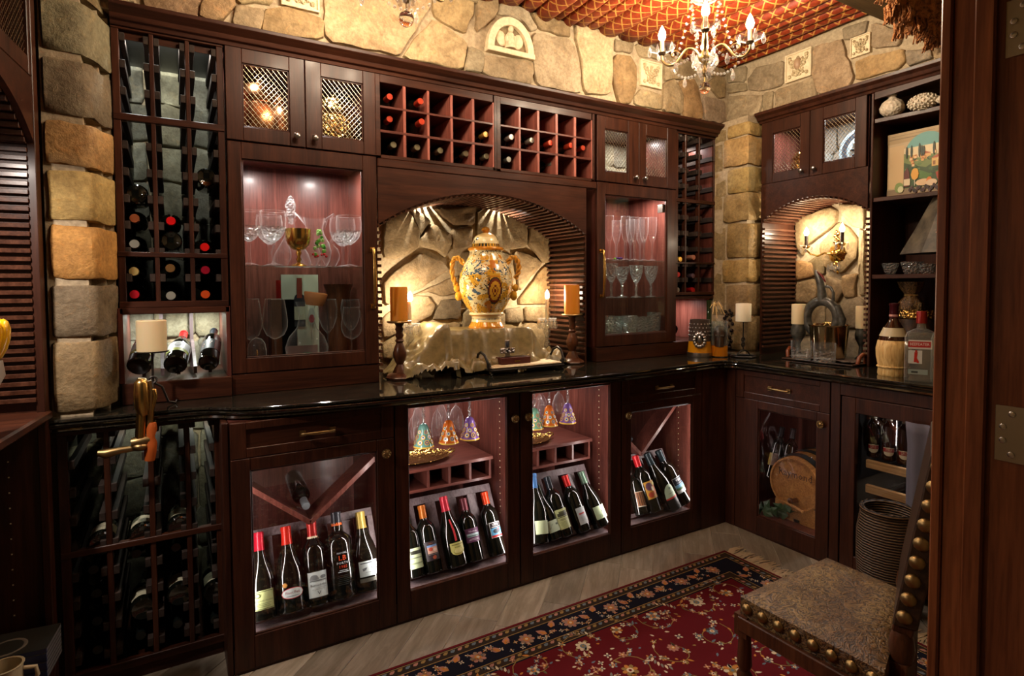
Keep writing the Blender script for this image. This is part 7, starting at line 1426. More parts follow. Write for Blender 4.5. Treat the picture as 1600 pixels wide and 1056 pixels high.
sp += [('poly', [(-.54, .14), (-.40, .14), (-.40, .36), (-.46, .44), (-.54, .36)], K('5a2018')), ('rect', -.54, -.38, .16, .26, K('d8c8a8')), ('ell', -.26, .32, .10, .09, K('d8a040')), ('rect', -.27, -.25, .14, .24, K('c8c0a8')), ('ell', -.05, .18, .20, .05, K('d8b890')), ('ell', .10, .20, .07, .05, K('d07830')), ('poly', [(.25, .30), (.55, .36), (.55, .22), (.30, .20)], K('a03420')), ('rect', .50, .54, .16, .50, K('1c1810')), ('poly', [(.40, .14), (.56, .14), (.56, .42), (.50, .50), (.42, .36)], K('8a5420')), ('rect', .40, .56, .16, .28, K('e0d0b0')), ('rect', .43, .53, .21, .245, K('7a2c20')), ('ell', .16, .16, .14, .05, K('d8c0a0')), ('ell', -.66, .14, .12, .08, K('7a9050')), ('ell', -.62, .11, .08, .05, K('c8c8a0'))]
for i in range(16): sp.append(('ell', -.38+.05*i, .085+.03*math.sin(i*1.7), .035, .030, K(('2c1418', '3c2028', '1c0c10')[i % 3])))
rp = random.Random(3)
for i in range(34): sp.insert(14, ('ell', rp.uniform(-.50, .52), rp.uniform(.30, .56), rp.uniform(.03, .07), rp.uniform(.012, .03), K(rp.choice(('3a5a2a', '567238', '24401e', '6a7c44')))))
for i in range(9):
    hx, hy = rp.uniform(-.45, .45), rp.uniform(.44, .60); sp.insert(-34, ('rect', hx-.035, hx+.035, hy, hy+.035, K(rp.choice(('d8b078', 'c89858', 'e0c090'))))); sp.insert(-34, ('poly', [(hx-.045, hy+.035), (hx, hy+.058), (hx+.045, hy+.035)], K('a8582c')))
mb = MB(); print_on(mb, sp, wp_, step=.08, lift=.00006); obj('picture_print', mb, 'print', t, smooth=0, recalc=False)
# lamp with painted shade, small glasses and bowl on the lower shelf
p = at(1497, 424, X=3.27); p.z = 1.453; k_ = mpp(p); t = thing('table_lamp', 'table lamp with wide dark shade painted with a rose, half hidden by the jamb', 'lamp', p)
zs0 = at(1497, 394, X=3.27).z-1.453; zs1 = at(1497, 305, X=3.27).z-1.453
mb = MB(); mb.lathe([(86*k_*.95, zs0), (60*k_, zs0+(zs1-zs0)*.45), (36*k_, zs1)], n=8, a0=PI/8, M=Matrix.Diagonal((.62, 1, 1))); obj('shade', mb, 'lamp_shade', t, local=True, smooth=20); mb = MB(); mb.lathe([(0, 0), (.05, 0), (.055, .012), (.03, .03), (.02, zs0*.6), (.012, zs0+.02), (.006, zs1*.9)], n=16); obj('lamp_base', mb, 'brass', t, local=True, smooth=50)
fdv = Vector((-.82, .57, 0)); mb = MB()
for i in range(7): a = i*.9; mb.ball(fdv*(.60*86*k_*.70) + Vector((-.57, -.82, 0))*(-.0+.020*math.cos(a)) + Vector((0, 0, zs0+(zs1-zs0)*.34+.014*math.sin(a))), (.014, .014, .010), 8, 5)
obj('painted_rose', mb, 'dyed', t, local=True, smooth=60, color=lin('a8765c'))
p = at(1391, 425, X=3.20); p.z = 1.453; r = 11*mpp(p); o = obj('tea_light_glass', MB().lathe([(0, 0), (r*.6, 0), (r*.7, r*.3), (r, r*1.3), (r*1.05, r*1.6), (r*.95, r*1.6), (r*.6, r*.5), (0, r*.4)], p, 12), 'cut_glass', None, smooth=20); tag(o, 'small cut-glass tea light cup on the shelf under the panel', 'glass')
for x, l in ((1425, 'cut crystal bowl on the shelf under the lamp shade'), (1450, 'second cut crystal bowl nearer the jamb under the lamp shade')):
    p = at(x, 424, X=3.22); p.z = 1.453; r = (16 if x < 1440 else 13)*mpp(p); o = obj('crystal_bowl', MB().lathe([(0, 0), (r*.6, 0), (r*.75, r*.3), (r, r*1.2), (r*.94, r*1.2), (r*.6, r*.4), (0, r*.3)], p, 16, wav=lambda a, k: .04*math.cos(8*a)), 'cut_glass', None, smooth=15); tag(o, l, 'bowl')
p = at(1430, 560, X=3.30); p = Vector((3.30, p.y, CT)); k_ = mpp(p); zr = at(1430, 484, X=3.30).z-CT; t = thing('ice_bucket', 'dark round bucket with hammered gold rim behind the gin bottle', 'bucket', p)
mb = MB(); mb.lathe([(0, 0), (26*k_, 0), (28*k_, zr*.85)], n=24); obj('bucket', mb, 'leather_dark', t, local=True, smooth=50); mb = MB(); mb.lathe([(28*k_, zr*.85), (30*k_, zr*.87), (30*k_, zr), (28*k_, zr), (27.5*k_, zr*.9)], n=24); obj('gold_rim', mb, 'hammered', t, local=True, smooth=40)
p = at(1423, 484, X=3.30); p.z = CT+zr+.001; hz = at(1423, 440, X=3.30).z-p.z; k_ = mpp(p); t = thing('gift_bag', 'crinkled brown gift bag tied with cord, standing on the gold-rimmed bucket', 'bag', p)
mb = MB(); mb.lathe([(0, 0), (15*k_, 0), (16*k_, hz*.25), (9*k_, hz*.48), (8*k_, hz*.55), (15*k_, hz*.8), (17*k_, hz), (10*k_, hz*.95), (0, hz*.7)], n=28, wav=lambda a, k: .10*math.sin(7*a+k)); obj('bag', mb, 'leather', t, local=True, smooth=50); mb = MB(); mb.lathe([(8.6*k_, hz*.49), (10*k_, hz*.515), (8.6*k_, hz*.54)], n=18); obj('cord', mb, 'straw', t, local=True, smooth=50)
# ---------------------------------------------------------------- relief plaques set in the stone
def scrolls(mb, F, s0, s1, z0, z1, d, seed):
    rnd = random.Random(seed); w_ = s1-s0; h = z1-z0; cx = (s0+s1)/2; cz = (z0+z1)/2
    for sg in (-1, 1):
        for k in range(4):
            bx = cx + sg*w_*(.10+.07*k); bz = z0+h*(.16+.20*k); rr = h*.14
            mb.tube([F(bx+sg*rr*(1-.10*a)*math.cos(a*.75+k), d+.004, bz+rr*(1-.10*a)*math.sin(a*.75+k)) for a in range(9)], [h*.055*(1-.06*a) for a in range(9)], 6)
        mb.ball(F(cx+sg*w_*.36, d+.003, z0+h*.14), (h*.08,)*3, 8, 5); mb.ball(F(cx+sg*w_*.36, d+.003, z1-h*.14), (h*.08,)*3, 8, 5)
    for k in range(5): mb.ball(F(cx, d+.004, z0+h*(.2+.15*k)), (h*.07, h*.07, h*.09), 8, 5)
def plaque(F, s0, s1, z0, z1, d, label, face=False, seed=1):
    t = thing('relief_tile', label, 'wall tile', F((s0+s1)/2, d-.01, z0)); mb = MB(); mb.fbox(F, s0, s1, d-.03, d+.008, z0, z1); obj('tile', mb, 'plaster', t, bevel=.002, smooth=0)
    b = (z1-z0)*.06; mb = MB()
    for q in ((s0, s1, z0, z0+b), (s0, s1, z1-b, z1), (s0, s0+b, z0+b, z1-b), (s1-b, s1, z0+b, z1-b)): mb.fbox(F, q[0], q[1], d+.008, d+.016, q[2], q[3])
    obj('tile_border', mb, 'plaster', t, bevel=.002, smooth=0)
    mb = MB(); scrolls(mb, F, s0+b, s1-b, z0+b, z1-b, d+.008, seed); obj('scroll_relief', mb, 'relief', t, smooth=50)
    if face: mb = MB(); mb.ball(F((s0+s1)/2, d+.012, (z0+z1)/2+.01), ((z1-z0)*.14, (z1-z0)*.14, (z1-z0)*.22), 12, 8); obj('mask', mb, 'dyed', t, smooth=60, color=lin('a8886a'))
FS = Fr((0, 2.53, 0), (1, 0, 0), (0, -1, 0)); FSR = Fr((3.13, 0, 0), (0, 1, 0), (-1, 0, 0))
def rect_px(x0, y0, x1, y1, **k): a = at(x0, y0, **k); b = at(x1, y1, **k); return a, b
a, b = rect_px(438, 10, 497, -34, Y=2.53); zb1 = at(467, 16, Y=2.53).z; plaque(FS, a.x, b.x, zb1, zb1+.155, .006, 'carved leaf tile above the left mesh-door cabinet, cut by the picture top', seed=2)
a, b = at(998, 134, Y=2.53), at(1031, 100, Y=2.53); plaque(FS, a.x, b.x, a.z, at(998, 93, Y=2.53).z, .006, 'square carved tile with lily relief left of the chandelier', seed=3)
a, b = at(1229, 132, X=3.13), at(1271, 76, X=3.13); plaque(FSR, b.y, a.y, a.z, at(1229, 89, X=3.13).z, .006, 'square carved tile with a face over the right wall cabinet', True, 4)
a, b = at(1331, 93, X=3.13), at(1363, 53, X=3.13); plaque(FSR, b.y, a.y, a.z, at(1331, 62, X=3.13).z, .006, 'smaller square carved tile above the open shelves', seed=5)
# half-round plaque with an angel
a, b = at(758, 80, Y=2.53), at(829, 92, Y=2.53); s0, s1 = a.x, b.x; cx = (s0+s1)/2; hw = (s1-s0)/2; z0 = a.z; ht = at(793, 31, Y=2.53).z - z0; t = thing('angel_plaque', 'half-round plaster plaque with an angel in relief on the stone band', 'plaque', FS(cx, .0, z0))
def half(k, dz=0): return [(cx+hw*k*math.cos(PI*i/20), z0+.018*(1)+dz+(ht-.018)*k*math.sin(PI*i/20)) for i in range(21)]
mb = MB(); o_ = half(1.0); i_ = half(.74, .004); vs = []
for (x, z), (x2, z2) in zip(o_, i_): vs += [FS(x, .034, z), FS(x2, .034, z2), FS(x2, .010, z2), FS(x, -.01, z)]
mb.add(vs, [f for k in range(20) for f in ((4*k, 4*k+4, 4*k+5, 4*k+1), (4*k+1, 4*k+5, 4*k+6, 4*k+2), (4*k, 4*k+3, 4*k+7, 4*k+4))]); obj('arched_rim', mb, 'plaster', t, smooth=40)
mb = MB(); mb.prism([FS(x, .002, z) for x, z in half(.76, .003)], (0, -.010, 0)); obj('recess_back', mb, 'mortar_dark', t, smooth=0)
mb = MB(); mb.fbox(FS, s0-.004, s1+.004, -.01, .040, z0-.004, z0+.022); obj('sill', mb, 'plaster', t, bevel=.003, smooth=0)
zc = z0+.03; mb = MB(); mb.lathe([(0, 0), (.030, 0), (.026, .03), (.018, .055), (.020, .07), (.012, .082), (0, .085)], FS(cx, .018, zc), 12); mb.ball(FS(cx+.002, .022, zc+.096), (.014, .014, .017), 10, 7); mb.ball(FS(cx-.022, .024, zc+.045), (.010, .010, .024), 8, 5); mb.ball(FS(cx+.022, .024, zc+.045), (.010, .010, .024), 8, 5); obj('angel', mb, 'plaster', t, smooth=60)
for sg in (-1, 1): mb = MB(); mb.ball(FS(cx+sg*.048, .014, zc+.045), (.030, .008, .040), 12, 7, Matrix.Rotation(sg*.5, 3, 'Y')); obj('wing', mb, 'plaster', t, smooth=60)
# ---------------------------------------------------------------- cask and ivy in the right base cabinet
bc = at(1240, 757, X=2.86); rb0 = .148; L = .36; ax = Vector((1, 0, 0)); t = thing('wine_cask', 'small oak cask lying in the right base cabinet with a wooden tap', 'cask', Vector((bc.x, bc.y, .11)))
R = axis_rot(ax, (0, 0, 1)); prof = [(0, .012), (rb0*.90, .012), (rb0*.91, 0), (rb0*.97, 0), (rb0*1.02, L*.2), (rb0*1.10, L*.5), (rb0*1.02, L*.8), (rb0*.97, L), (0, L)]
mb = MB(); mb.lathe(prof, bc, 36, R); obj('cask_body', mb, 'barrel', t, smooth=30)
for a0, a1 in ((.09, .19), (.33, .42), (.60, .68)):
    rr = lambda f: rb0*(.972+.13*math.sin(PI*f)); mb = MB(); mb.lathe([(rr(a0)+.001, L*a0), (rr(a0)+.004, L*a0), (rr(a1)+.004, L*a1), (rr(a1)+.001, L*a1)], bc, 36, R); hp = obj('iron_hoop', mb, 'black', t, smooth=40)
    for k in range(4): mb = MB(); mb.ball(bc + R @ Vector((rr((a0+a1)/2)*1.03*math.cos(.35+.2*k-.4), rr((a0+a1)/2)*1.03*math.sin(.35+.2*k+.1), L*(a0+a1)/2)), .004, 6, 4); obj('rivet', mb, 'steel', hp, smooth=50)
mb = MB(); vs, fs = text_geo('Raymond'); mb.add([(bc.x+.0105, bc.y-p[0]*.052, bc.z+.050+p[1]*.058) for p in vs], fs); obj('burnt_lettering', mb, 'dyed', t, smooth=0, color=lin('3a1c08'), recalc=False)
mb = MB(); tb = bc+Vector((-.012, -.01, -.085)); mb.tube([tb+Vector((.02, 0, 0)), tb+Vector((-.03, 0, 0))], [.014, .012], 10); mb.ball(tb+Vector((-.03, 0, .008)), .015, 10, 6); obj('tap_body', mb, 'chair_wood', t, smooth=50)
mb = MB(); mb.tube([tb+Vector((-.03, .06, -.008)), tb+Vector((-.035, .0, -.012)), tb+Vector((-.03, -.07, -.03))], [.004, .010, .009], 8); obj('tap_handle', mb, 'barrel', t, smooth=50)
mb = MB(); mb.box(bc.x+.03, bc.x+.06, bc.y-.13, bc.y+.13, .109, bc.z-rb0*.78); mb.box(bc.x+L-.08, bc.x+L-.05, bc.y-.13, bc.y+.13, .109, bc.z-rb0*.78); mb.box(bc.x+.03, bc.x+L-.05, bc.y-.02, bc.y+.02, .109, .13); obj('cradle', mb, 'barrel', t, smooth=0, bevel=.002)
t = thing('ivy_spray', 'dark green ivy leaves on the cabinet floor before the cask', 'plant', Vector((2.86, 1.98, .11)))
for i in range(18):
    c = Vector((2.835+.05*random.random(), 1.87+.20*random.random(), .125+.07*random.random())); a = random.uniform(0, 6.28); s_ = random.uniform(.022, .036); e1 = Vector((random.uniform(-.4, .1), math.cos(a), math.sin(a))).normalized()*s_; e2 = Vector((-1, 0, .2)).cross(e1).normalized()*s_
    mb = MB(); mb.add([c-e1, c-e1*.2+e2*.9, c+e1*.25+e2*.5, c+e1*1.2, c+e1*.25-e2*.5, c-e1*.2-e2*.9, c+Vector((-.006, 0, 0))], [(0, 1, 6), (1, 2, 6), (2, 3, 6), (3, 4, 6), (4, 5, 6), (5, 0, 6)]); obj('leaf', mb, 'leaf', t, smooth=0, recalc=False)
GC = 'glasses hanging in the cask cabinet'
for k in range(5):
    p = FRB(1.76+.07*k, -.12-.03*(k % 2), .70); stemware(p, .19, .028, 'tulip', ('nearest the fridge', 'second from the fridge', 'in the middle', 'second from the corner', 'nearest the corner')[k] + ' of the dim wine glasses hanging above the cask', GC, flip=True)
# ---------------------------------------------------------------- wicker basket beside the fridge
p = Vector((2.61, 1.27, 0)); t = thing('wicker_basket', 'tall dark wicker basket on the floor in front of the wine fridge', 'basket', p)
mb = MB(); mb.lathe([(0, .01), (.10, .01), (.105, .02), (.118, .22), (.118, .34), (.104, .43), (.100, .44), (.093, .435), (.100, .34), (.10, .05), (0, .04)], n=32, wav=lambda a, k: .012*math.cos(16*a)); obj('basket_body', mb, 'wicker', t, local=True, smooth=40)
mb = MB(); mb.tube([(0.100*math.cos(a*PI/16), .100*math.sin(a*PI/16), .44+.004*(a % 2)) for a in range(32)], .009, 7, closed=True); obj('braided_rim', mb, 'wicker', t, local=True, smooth=60)
vs = []
for j in range(11):
    for i in range(13): y = 1.150+.125*i/12; vs.append((2.755+.006*math.sin(y*90)-.004*(j == 0), y+.01*noise.noise(Vector((y*9, j*.3, 2))), .80-.43*j/10-.03*(i/12)*(j/10)))
mb = MB(); mb.add(vs, [(j*13+i, j*13+i+1, (j+1)*13+i+1, (j+1)*13+i) for j in range(10) for i in range(12)]); o = obj('hand_towel', mb, 'cloth', None, smooth=60, recalc=False, color=lin('5c5a68')); s_ = o.modifiers.new('t', 'SOLIDIFY'); s_.thickness = .006; tag(o, 'pale grey towel hanging on the fridge front behind the chair back', 'towel')
# ---------------------------------------------------------------- Spanish leather chair
A, B, C_, D_ = Vector((1.47, 1.13, 0)), Vector((1.94, 1.14, 0)), Vector((1.93, .885, 0)), Vector((1.475, .72, 0)); SZ = .47; DB, CB = Vector((1.585, .745, 0)), Vector((1.945, .90, 0))
t = thing('leather_chair', 'carved wooden chair with tooled leather seat and large brass nails', 'chair', (A+B+C_+D_)/4)
def quad_at(f, g, z): return A.lerp(B, f).lerp(D_.lerp(C_, f), g) + Vector((0, 0, z))
n_ = 14; vs = []
for layer in (0, 1):
    for j in range(n_+1):
        for i in range(n_+1):
            f, g = i/n_, j/n_; e = min(f, 1-f, g, 1-g); z = SZ - .018 + .020*min(1, e/.16)**.6 - .012*math.sin(PI*f)*math.sin(PI*g) if layer == 0 else SZ-.075
            vs.append(quad_at(f, g, z))
m_ = (n_+1)**2; w1 = n_+1; fs = []
for j in range(n_):
    for i in range(n_):
        a = j*w1+i; fs += [(a, a+1, a+w1+1, a+w1), (m_+a, m_+a+w1, m_+a+w1+1, m_+a+1)]
for i in range(n_):
    for a, b in ((i, i+1), (n_*w1+i+1, n_*w1+i), ((i+1)*w1, i*w1), (i*w1+n_, (i+1)*w1+n_)): fs.append((a, m_+a, m_+b, b))
mb = MB(); mb.add(vs, fs); seat = obj('seat', mb, 'leather', t, smooth=50)
mb = MB(); E4 = [A, B, C_, D_]
def nails(parent, pts, n, r):
    for i in range(n):
        p = Vector(pts[0]).lerp(Vector(pts[1]), (i+.5)/n); R = axis_rot(pts[2], (0, 0, 1)); mb = MB(); mb.lathe([(r, 0), (r*.92, r*.35), (r*.6, r*.62), (r*.25, r*.74), (0, r*.76)], p, 12, R); obj('brass_nail', mb, 'old_brass', parent, smooth=60)
nails(seat, (A+Vector((-.002, 0, SZ-.045)), D_+Vector((-.002, 0, SZ-.045)), Vector((-1, 0, 0))), 8, .0165)
nails(seat, (A+Vector((0, .003, SZ-.045)), B+Vector((0, .003, SZ-.045)), Vector((0, 1, 0))), 10, .0135)
mb = MB()
for P_, Q_ in ((A, B), (B, C_), (C_, D_), (D_, A)): mb.bar(P_+Vector((0, 0, SZ-.095)), Q_+Vector((0, 0, SZ-.095)), .03, .045)
obj('seat_frame', mb, 'chair_wood', t, smooth=0, bevel=.003)
for P_ in (A, B):
    mb = MB(); s_ = .022; q = P_.lerp((A+B+C_+D_)/4, .05); mb.box(q.x-s_, q.x+s_, q.y-s_, q.y+s_, SZ-.135, SZ-.07); mb.lathe([(.016, .0), (.022, .03), (.020, .08), (.014, .10), (.022, .115), (.020, .19), (.023, .21), (.015, .225), (.022, .24), (.018, .335)], q, 14); obj('leg', mb, 'chair_wood', t, smooth=40)
bk = (CB-DB).normalized(); bn = Vector((-bk.y, bk.x, 0)); lean = -bn*.085
for P_ in (DB, CB):
    q = P_ - bn*.01; mb = MB(); mb.box(q.x-.024, q.x+.024, q.y-.024, q.y+.024, 0, SZ-.03); mb.lathe([(.026, SZ-.03), (.030, SZ), (.026, SZ+.03), (.020, SZ+.045)], Vector((q.x, q.y, 0)), 12); obj('leg', mb, 'chair_wood', t, smooth=35, bevel=.004)
    mb = MB(); mb.bar(q+Vector((0, 0, SZ+.04)), q+lean+Vector((0, 0, 1.0)), .045, .03, bk); obj('back_post', mb, 'chair_wood', t, smooth=0, bevel=.003)
    f0 = q+lean*1.01+Vector((0, 0, 1.0)); mb = MB(); mb.lathe([(.012, 0), (.018, .006), (.010, .016), (.014, .026), (.006, .045), (0, .05)], f0, 12); obj('finial', mb, 'brass', t, smooth=50)
def back_pt(f, h): return DB.lerp(CB, f) - bn*.01 + lean*((h-SZ)/(1.0-SZ)) + Vector((0, 0, h))
nrm = (lean.cross(bk)).normalized(); fw = (bn + Vector((0, 0, .3))).normalized()
mb = MB(); th = bn*.050
mb.hexa([back_pt(a_, h_)+th*s_ for s_ in (.62, -.45) for a_, h_ in ((-.075, .535), (1.05, .535), (1.05, .985), (-.075, .985))]); bkr = obj('backrest', mb, 'leather_dark', t, smooth=0, bevel=.004)
nails(bkr, (back_pt(-.076, .54)+th*.20, back_pt(-.076, .98)+th*.20, (bn*.12-bk)), 9, .0185)
# side face nails (edge towards the room)
mb = MB(); mb.bar(A.lerp(D_, .05)+Vector((.01, 0, .15)), A.lerp(D_, .95)+Vector((.01, 0, .15)), .022, .03); mb.bar(B.lerp(C_, .05)+Vector((0, 0, .15)), B.lerp(C_, .95)+Vector((0, 0, .15)), .022, .03); mb.bar(A.lerp(D_, .5)+Vector((.01, 0, .15)), B.lerp(C_, .5)+Vector((0, 0, .15)), .022, .03); obj('stretcher', mb, 'chair_wood', t, smooth=0, bevel=.002)
# ---------------------------------------------------------------- Persian rug
RX0, RX1, RY0, RY1 = -.45, 2.47, .22, 2.0
t = thing('persian_rug', 'red floral Persian rug with navy border and cream fringe on the floor', 'rug', ((RX0+RX1)/2, (RY0+RY1)/2, 0))
mb = MB(); z1 = .0085
def flat(x0, x1, y0, y1, c, z=z1): mb.col = c; mb.add([(x0, y0, z), (x1, y0, z), (x1, y1, z), (x0, y1, z)], [(0, 1, 2, 3)])
RED, NAVY, GOLD, DRED, CREAM, BLUE, PINK, ORG = (.105, .007, .010), (.008, .008, .015), (.28, .18, .06), (.13, .009, .012), (.64, .53, .36), (.13, .17, .20), (.40, .19, .14), (.50, .20, .045)
mb.col = DRED; mb.box(RX0, RX1, RY0, RY1, .0005, .008)
lay = [(0, RED), (.012, NAVY), (.016, GOLD), (.020, (.030, .020, .014)), (.056, GOLD), (.060, NAVY), (.165, GOLD), (.169, (.035, .022, .015)), (.205, GOLD), (.209, NAVY), (.217, RED)]
for k, (d, c) in enumerate(lay): flat(RX0+d, RX1-d, RY0+d, RY1-d, c, z1+.00008*k)
o = obj('rug_field', mb, 'wool', t, smooth=0)
zt2 = z1+.0014; pm = MB(); rr_ = random.Random(5)
def petal_flower(x, y, r, cols, n=6, z=zt2, rot=0, sq=1.0):
    for k in range(n):
        a = rot+2*PI*k/n; c, s_ = math.cos(a), math.sin(a); pm.col = cols[0] if k % 2 or len(cols) < 4 else cols[3]
        pm.poly([(x+(c*u_-s_*v_)*r, y+(s_*u_+c*v_)*r*sq, z) for u_, v_ in ((.22, 0), (.5, .26), (.85, .22), (1.0, 0), (.85, -.22), (.5, -.26))])
    pm.col = cols[1]; pm.poly([(x+.42*r*math.cos(q*PI/4), y+.42*r*sq*math.sin(q*PI/4), z+.0002) for q in range(8)]); pm.col = cols[2]; pm.poly([(x+.2*r*math.cos(q*PI/3), y+.2*r*sq*math.sin(q*PI/3), z+.0004) for q in range(6)])
def leafp(x, y, a, l, w_, col, z=zt2):
    c, s_ = math.cos(a), math.sin(a); pm.col = col; pm.poly([(x+c*u_*l-s_*v_*w_, y+s_*u_*l+c*v_*w_, z) for u_, v_ in ((0, 0), (.3, .5), (.65, .4), (1, 0), (.65, -.4), (.3, -.5))])
def vine(pts, w_, col, z=zt2-.0003):
    pm.col = col
    for (x0, y0), (x1, y1) in zip(pts, pts[1:]):
        d = math.hypot(x1-x0, y1-y0) or 1; nx_, ny_ = -(y1-y0)/d*w_/2, (x1-x0)/d*w_/2; pm.add([(x0+nx_, y0+ny_, z), (x1+nx_, y1+ny_, z), (x1-nx_, y1-ny_, z), (x0-nx_, y0-ny_, z)], [(0, 1, 2, 3)])
fx0, fx1, fy0, fy1 = RX0+.23, RX1-.23, RY0+.23, RY1-.23
FC = [[CREAM, ORG, BLUE, BLUE], [ORG, CREAM, DRED, GOLD], [CREAM, BLUE, GOLD], [PINK, ORG, CREAM], [ORG, GOLD, BLUE, CREAM], [BLUE, CREAM, ORG]]
nxs = int((fx1-fx0)/.205)
for i in range(nxs):
    for j in range(7):
        cx = fx0+.10+.205*i+(.10 if j % 2 else 0); cy = fy0+.08+.20*j
        if not (fx0+.06 < cx < fx1-.06 and fy0+.04 < cy < fy1-.03): continue
        sg = 1 if (i+j) % 2 else -1; R0 = .092
        sp_ = [(cx+sg*R0*(1-.055*k)*math.cos(.42*k+i), cy+R0*(1-.055*k)*math.sin(.42*k+i)) for k in range(15)]; vine(sp_, .0036, (.26, .17, .055))
        petal_flower(sp_[-1][0], sp_[-1][1], rr_.uniform(.024, .034), FC[(i*2+j) % 6], 8, rot=i)
        for k in (0, 3, 6, 9):
            fx, fy = sp_[k]; petal_flower(fx+rr_.uniform(-.02, .02), fy+rr_.uniform(-.02, .02), rr_.uniform(.011, .019), FC[(k+i+j) % 6], 5, rot=k)
        for k in range(1, 14, 2):
            fx, fy = sp_[k]; leafp(fx, fy, rr_.uniform(0, 6.28), rr_.uniform(.018, .032), .010, rr_.choice((CREAM, GOLD, BLUE, ORG, (.10, .09, .04))))
        if (i+j) % 2:
            ax_ = rr_.uniform(0, 6); arc = [(cx+.105*math.cos(ax_+.16*k), cy+.085*math.sin(ax_+.16*k)) for k in range(7)]
            for k, (x, y) in enumerate(arc): leafp(x, y, ax_+.16*k+.8, .026, .010, CREAM if k % 2 else (.20, .18, .15))
for i in range(900):
    x, y = rr_.uniform(fx0, fx1), rr_.uniform(fy0, fy1)
    if rr_.random() < .5: petal_flower(x, y, rr_.uniform(.010, .017), FC[i % 6], 4, z=zt2-.0002, rot=i)
    else: leafp(x, y, rr_.uniform(0, 6.28), rr_.uniform(.014, .024), .009, rr_.choice((CREAM, GOLD, ORG, BLUE)), zt2-.0002)
def border(y_or_x, horiz, n, lo, hi):
    for i in range(n):
        s_ = lo+(hi-lo)*(i+.5)/n; put = (lambda u_, v_: (s_+u_, y_or_x+v_)) if horiz else (lambda u_, v_: (y_or_x+v_, s_+u_))
        x, y = put(0, 0)
        if i % 2: petal_flower(x, y, .034, [PINK, ORG, CREAM, (.30, .20, .14)], 8, rot=i)
        else:
            for q in (-1, 1): xx, yy = put(q*.018, q*.014); leafp(xx, yy, (.9 if horiz else .7)*q + (PI if q < 0 else 0), .050, .030, PINK); leafp(xx, yy, (.9 if horiz else .7)*q + (PI if q < 0 else 0), .036, .016, ORG, zt2+.0002)
        for q in range(7): xx, yy = put(rr_.uniform(-.055, .055), rr_.uniform(-.038, .038)); petal_flower(xx, yy, .011, FC[(i+q) % 6], 4, rot=q)
for yy in (RY1-.112, RY0+.112): border(yy, True, 24, RX0+.17, RX1-.17)
for xx in (RX1-.112, RX0+.112): border(xx, False, 13, RY0+.17, RY1-.17)
for dd in (.038, .187):
    for yy in (RY1-dd, RY0+dd):
        for i in range(int((RX1-RX0-2*dd)/.030)): leafp(RX0+dd+.03*i, yy, .5, .026, .015, (GOLD, BLUE, PINK)[i % 3])
    for xx in (RX1-dd, RX0+dd):
        for i in range(int((RY1-RY0-2*dd)/.030)): leafp(xx, RY0+dd+.03*i, 2.0, .026, .015, (GOLD, BLUE, PINK)[i % 3])
tag(obj('woven_pattern', pm, 'wool', t, smooth=0, recalc=False), kind='stuff')
fm = MB(); fm.col = (.50, .40, .26)
for i in range(420):
    y = RY0+.01+(RY1-RY0-.02)*i/420; a = rr_.uniform(-.55, .55); l = rr_.uniform(.07, .12); zz = rr_.uniform(.004, .012); fm.tube([(RX1-.004, y, .005), (RX1+l*.5, y+a*l*.5, zz), (RX1+l, y+a*l*.6+rr_.uniform(-.012, .012), .003)], [.0028, .0032, .0016], 3)
tag(obj('fringe', fm, 'wool', t, smooth=0, recalc=False), 'cream tangled fringe', kind='stuff')
# ---------------------------------------------------------------- fringed cloth over the beam
vl = MB(); n_ = 60; vs = []
for j in range(9):
    for i in range(n_+1):
        x = 2.62+.52*i/n_; f = j/8; low = 2.55+.03*noise.noise(Vector((x*12, 0, 0)))-.03*(i/n_ > .3)+.05*(i/n_ < .12); z = 2.84+(low-2.84)*f
        y = 1.335 + .030*math.sin(x*75+2*noise.noise(Vector((x*9, 0, 4))))*(.5+.5*f) + .01*noise.noise(Vector((x*20, z*20, 1))); vs.append((x, y, z))
vl.add(vs, [(j*(n_+1)+i, j*(n_+1)+i+1, (j+1)*(n_+1)+i+1, (j+1)*(n_+1)+i) for j in range(8) for i in range(n_)])
t = thing('fringed_valance', 'rust and gold fringed cloth hanging over the ceiling beam beside the jamb', 'valance', (2.88, 1.335, 2.52))
o = obj('gathered_cloth', vl, 'fringe', t, smooth=60, recalc=False); s_ = o.modifiers.new('t', 'SOLIDIFY'); s_.thickness = .004
fm = MB()
for i in range(240):
    x = 2.625+.51*i/240; z = 2.555+.03*noise.noise(Vector((x*12, 0, 0)))-.03*((x-2.62)/.52 > .3)+.05*((x-2.62)/.52 < .12); y = 1.335+.03*math.sin(x*75)+rr_.uniform(-.012, .012); l = rr_.uniform(.03, .06); fm.tube([(x, y, z+.05), (x+rr_.uniform(-.008, .008), y-.008, z+.01), (x+rr_.uniform(-.012, .012), y+rr_.uniform(-.01, .01), z-l*.5)], .0035, 3)
tag(obj('tassels', fm, 'fringe', t, smooth=0, recalc=False), kind='stuff')
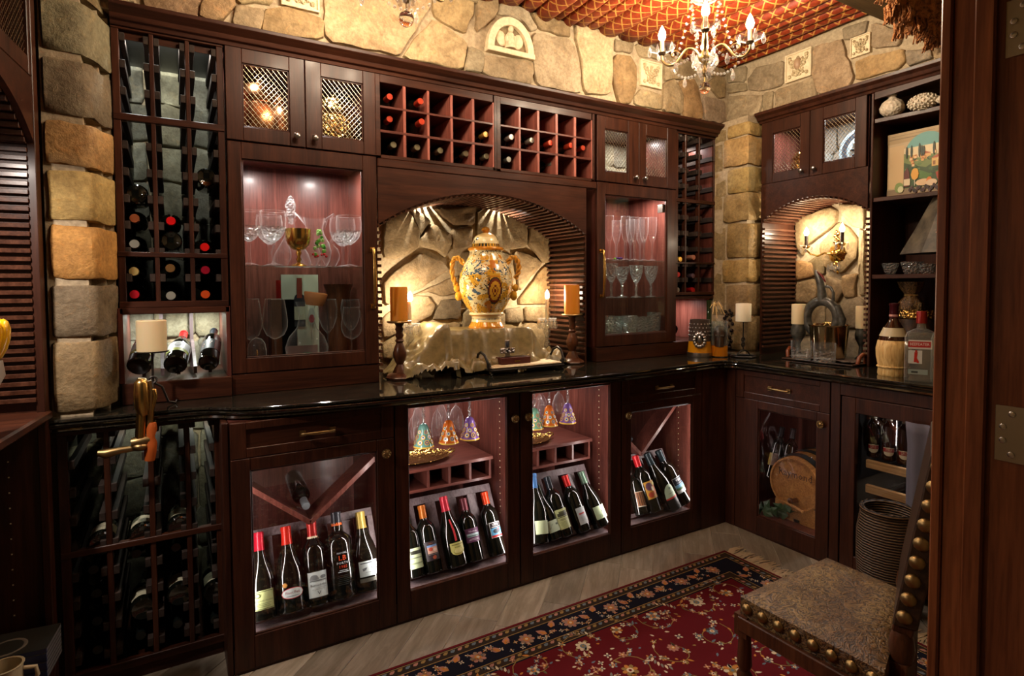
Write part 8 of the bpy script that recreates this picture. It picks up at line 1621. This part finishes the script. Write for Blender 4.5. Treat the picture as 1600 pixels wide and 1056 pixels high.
# ---------------------------------------------------------------- left edge: ornament on the wall unit shelf, books below
p = FW(.40, -.05, 1.005); t = thing('ceramic_ornament', 'yellow lobed ornament on white leaves at the left picture edge', 'ornament', p)
q = at_f(0, 560); oy = FW(q[0]+.035, -.02, 0); oy = Vector((oy.x, oy.y, 1.005)); W[t.name] = oy; t.location = oy
zc = at(0, 545, Y=oy.y).z; mb = MB()
for k in range(6): a = k*PI/3; mb.ball(oy + Vector((.026*math.cos(a), .026*math.sin(a), zc-1.005+.02)), (.026, .026, .062), 10, 7, Matrix.Rotation(.25, 3, 'Y'))
obj('yellow_lobes', mb, 'glossy', t, smooth=60, color=lin('c8900c'))
mb = MB(); mb.lathe([(0, 0), (.02, 0), (.022, .01), (.014, zc-1.005-.12), (.034, zc-1.005-.07), (.03, zc-1.005-.03)], oy, 12, wav=lambda a, k: .2*math.cos(5*a)*(k > 2)); obj('white_base', mb, 'dyed', t, smooth=50, color=lin('a89c90'))
bx0 = FW(.30, -.16, .101); 
for k in range(7):
    c = FW(.14+.003*(k % 2), -.08, .221+.0135*k); th_ = math.atan2(wl.y, wl.x); t = thing('magazine', 'top magazine with ringed cover of the stack in the left cupboard' if k == 6 else ('lowest', 'second lowest', 'third lowest', 'middle', 'third from top', 'second from top')[k] + ' blue-spined magazine of the stack in the left cupboard', 'magazine', c, (0, 0, th_), None if k == 6 else 'stacked magazines')
    mb = MB(); mb.box(-.072, .072, -.11, .11, .0, .0125); obj('pages', mb, 'dyed', t, local=True, smooth=0, color=lin('6a6a70')); mb = MB(); mb.box(.070, .0745, -.111, .111, 0, .013); obj('spine', mb, 'dyed', t, local=True, smooth=0, color=lin('2c3a6a')); mb = MB(); mb.box(-.073, .0745, -.111, .111, .0125, .0132); obj('cover', mb, 'dyed', t, local=True, smooth=0, color=lin('2a2824'))
    if k == 6: mb = MB(); mb.lathe([(.04, 0), (.045, .0004), (.05, 0)], (0.02, 0, .0134), 20); obj('cover_ring', mb, 'dyed', t, local=True, smooth=0, color=lin('6a645c'))
mc = at(5, 1052, Z=.20); mc = FW(.265, -.055, .221); t = thing('glazed_mug', 'cream glazed mug before the magazines at the lower left picture corner', 'mug', mc)
mb = MB(); mb.lathe([(0, 0), (.040, 0), (.044, .02), (.044, .085), (.048, .095), (.041, .095), (.038, .02), (0, .012)], n=20, M=None); obj('mug_body', mb, 'glossy', t, local=True, smooth=50, color=lin('b8a888')); mb = MB(); mb.tube([(.044, 0, .075), (.072, 0, .07), (.076, 0, .045), (.066, 0, .025), (.044, 0, .02)], .006, 8); obj('mug_handle', mb, 'glossy', t, local=True, smooth=60, color=lin('b8a888'))
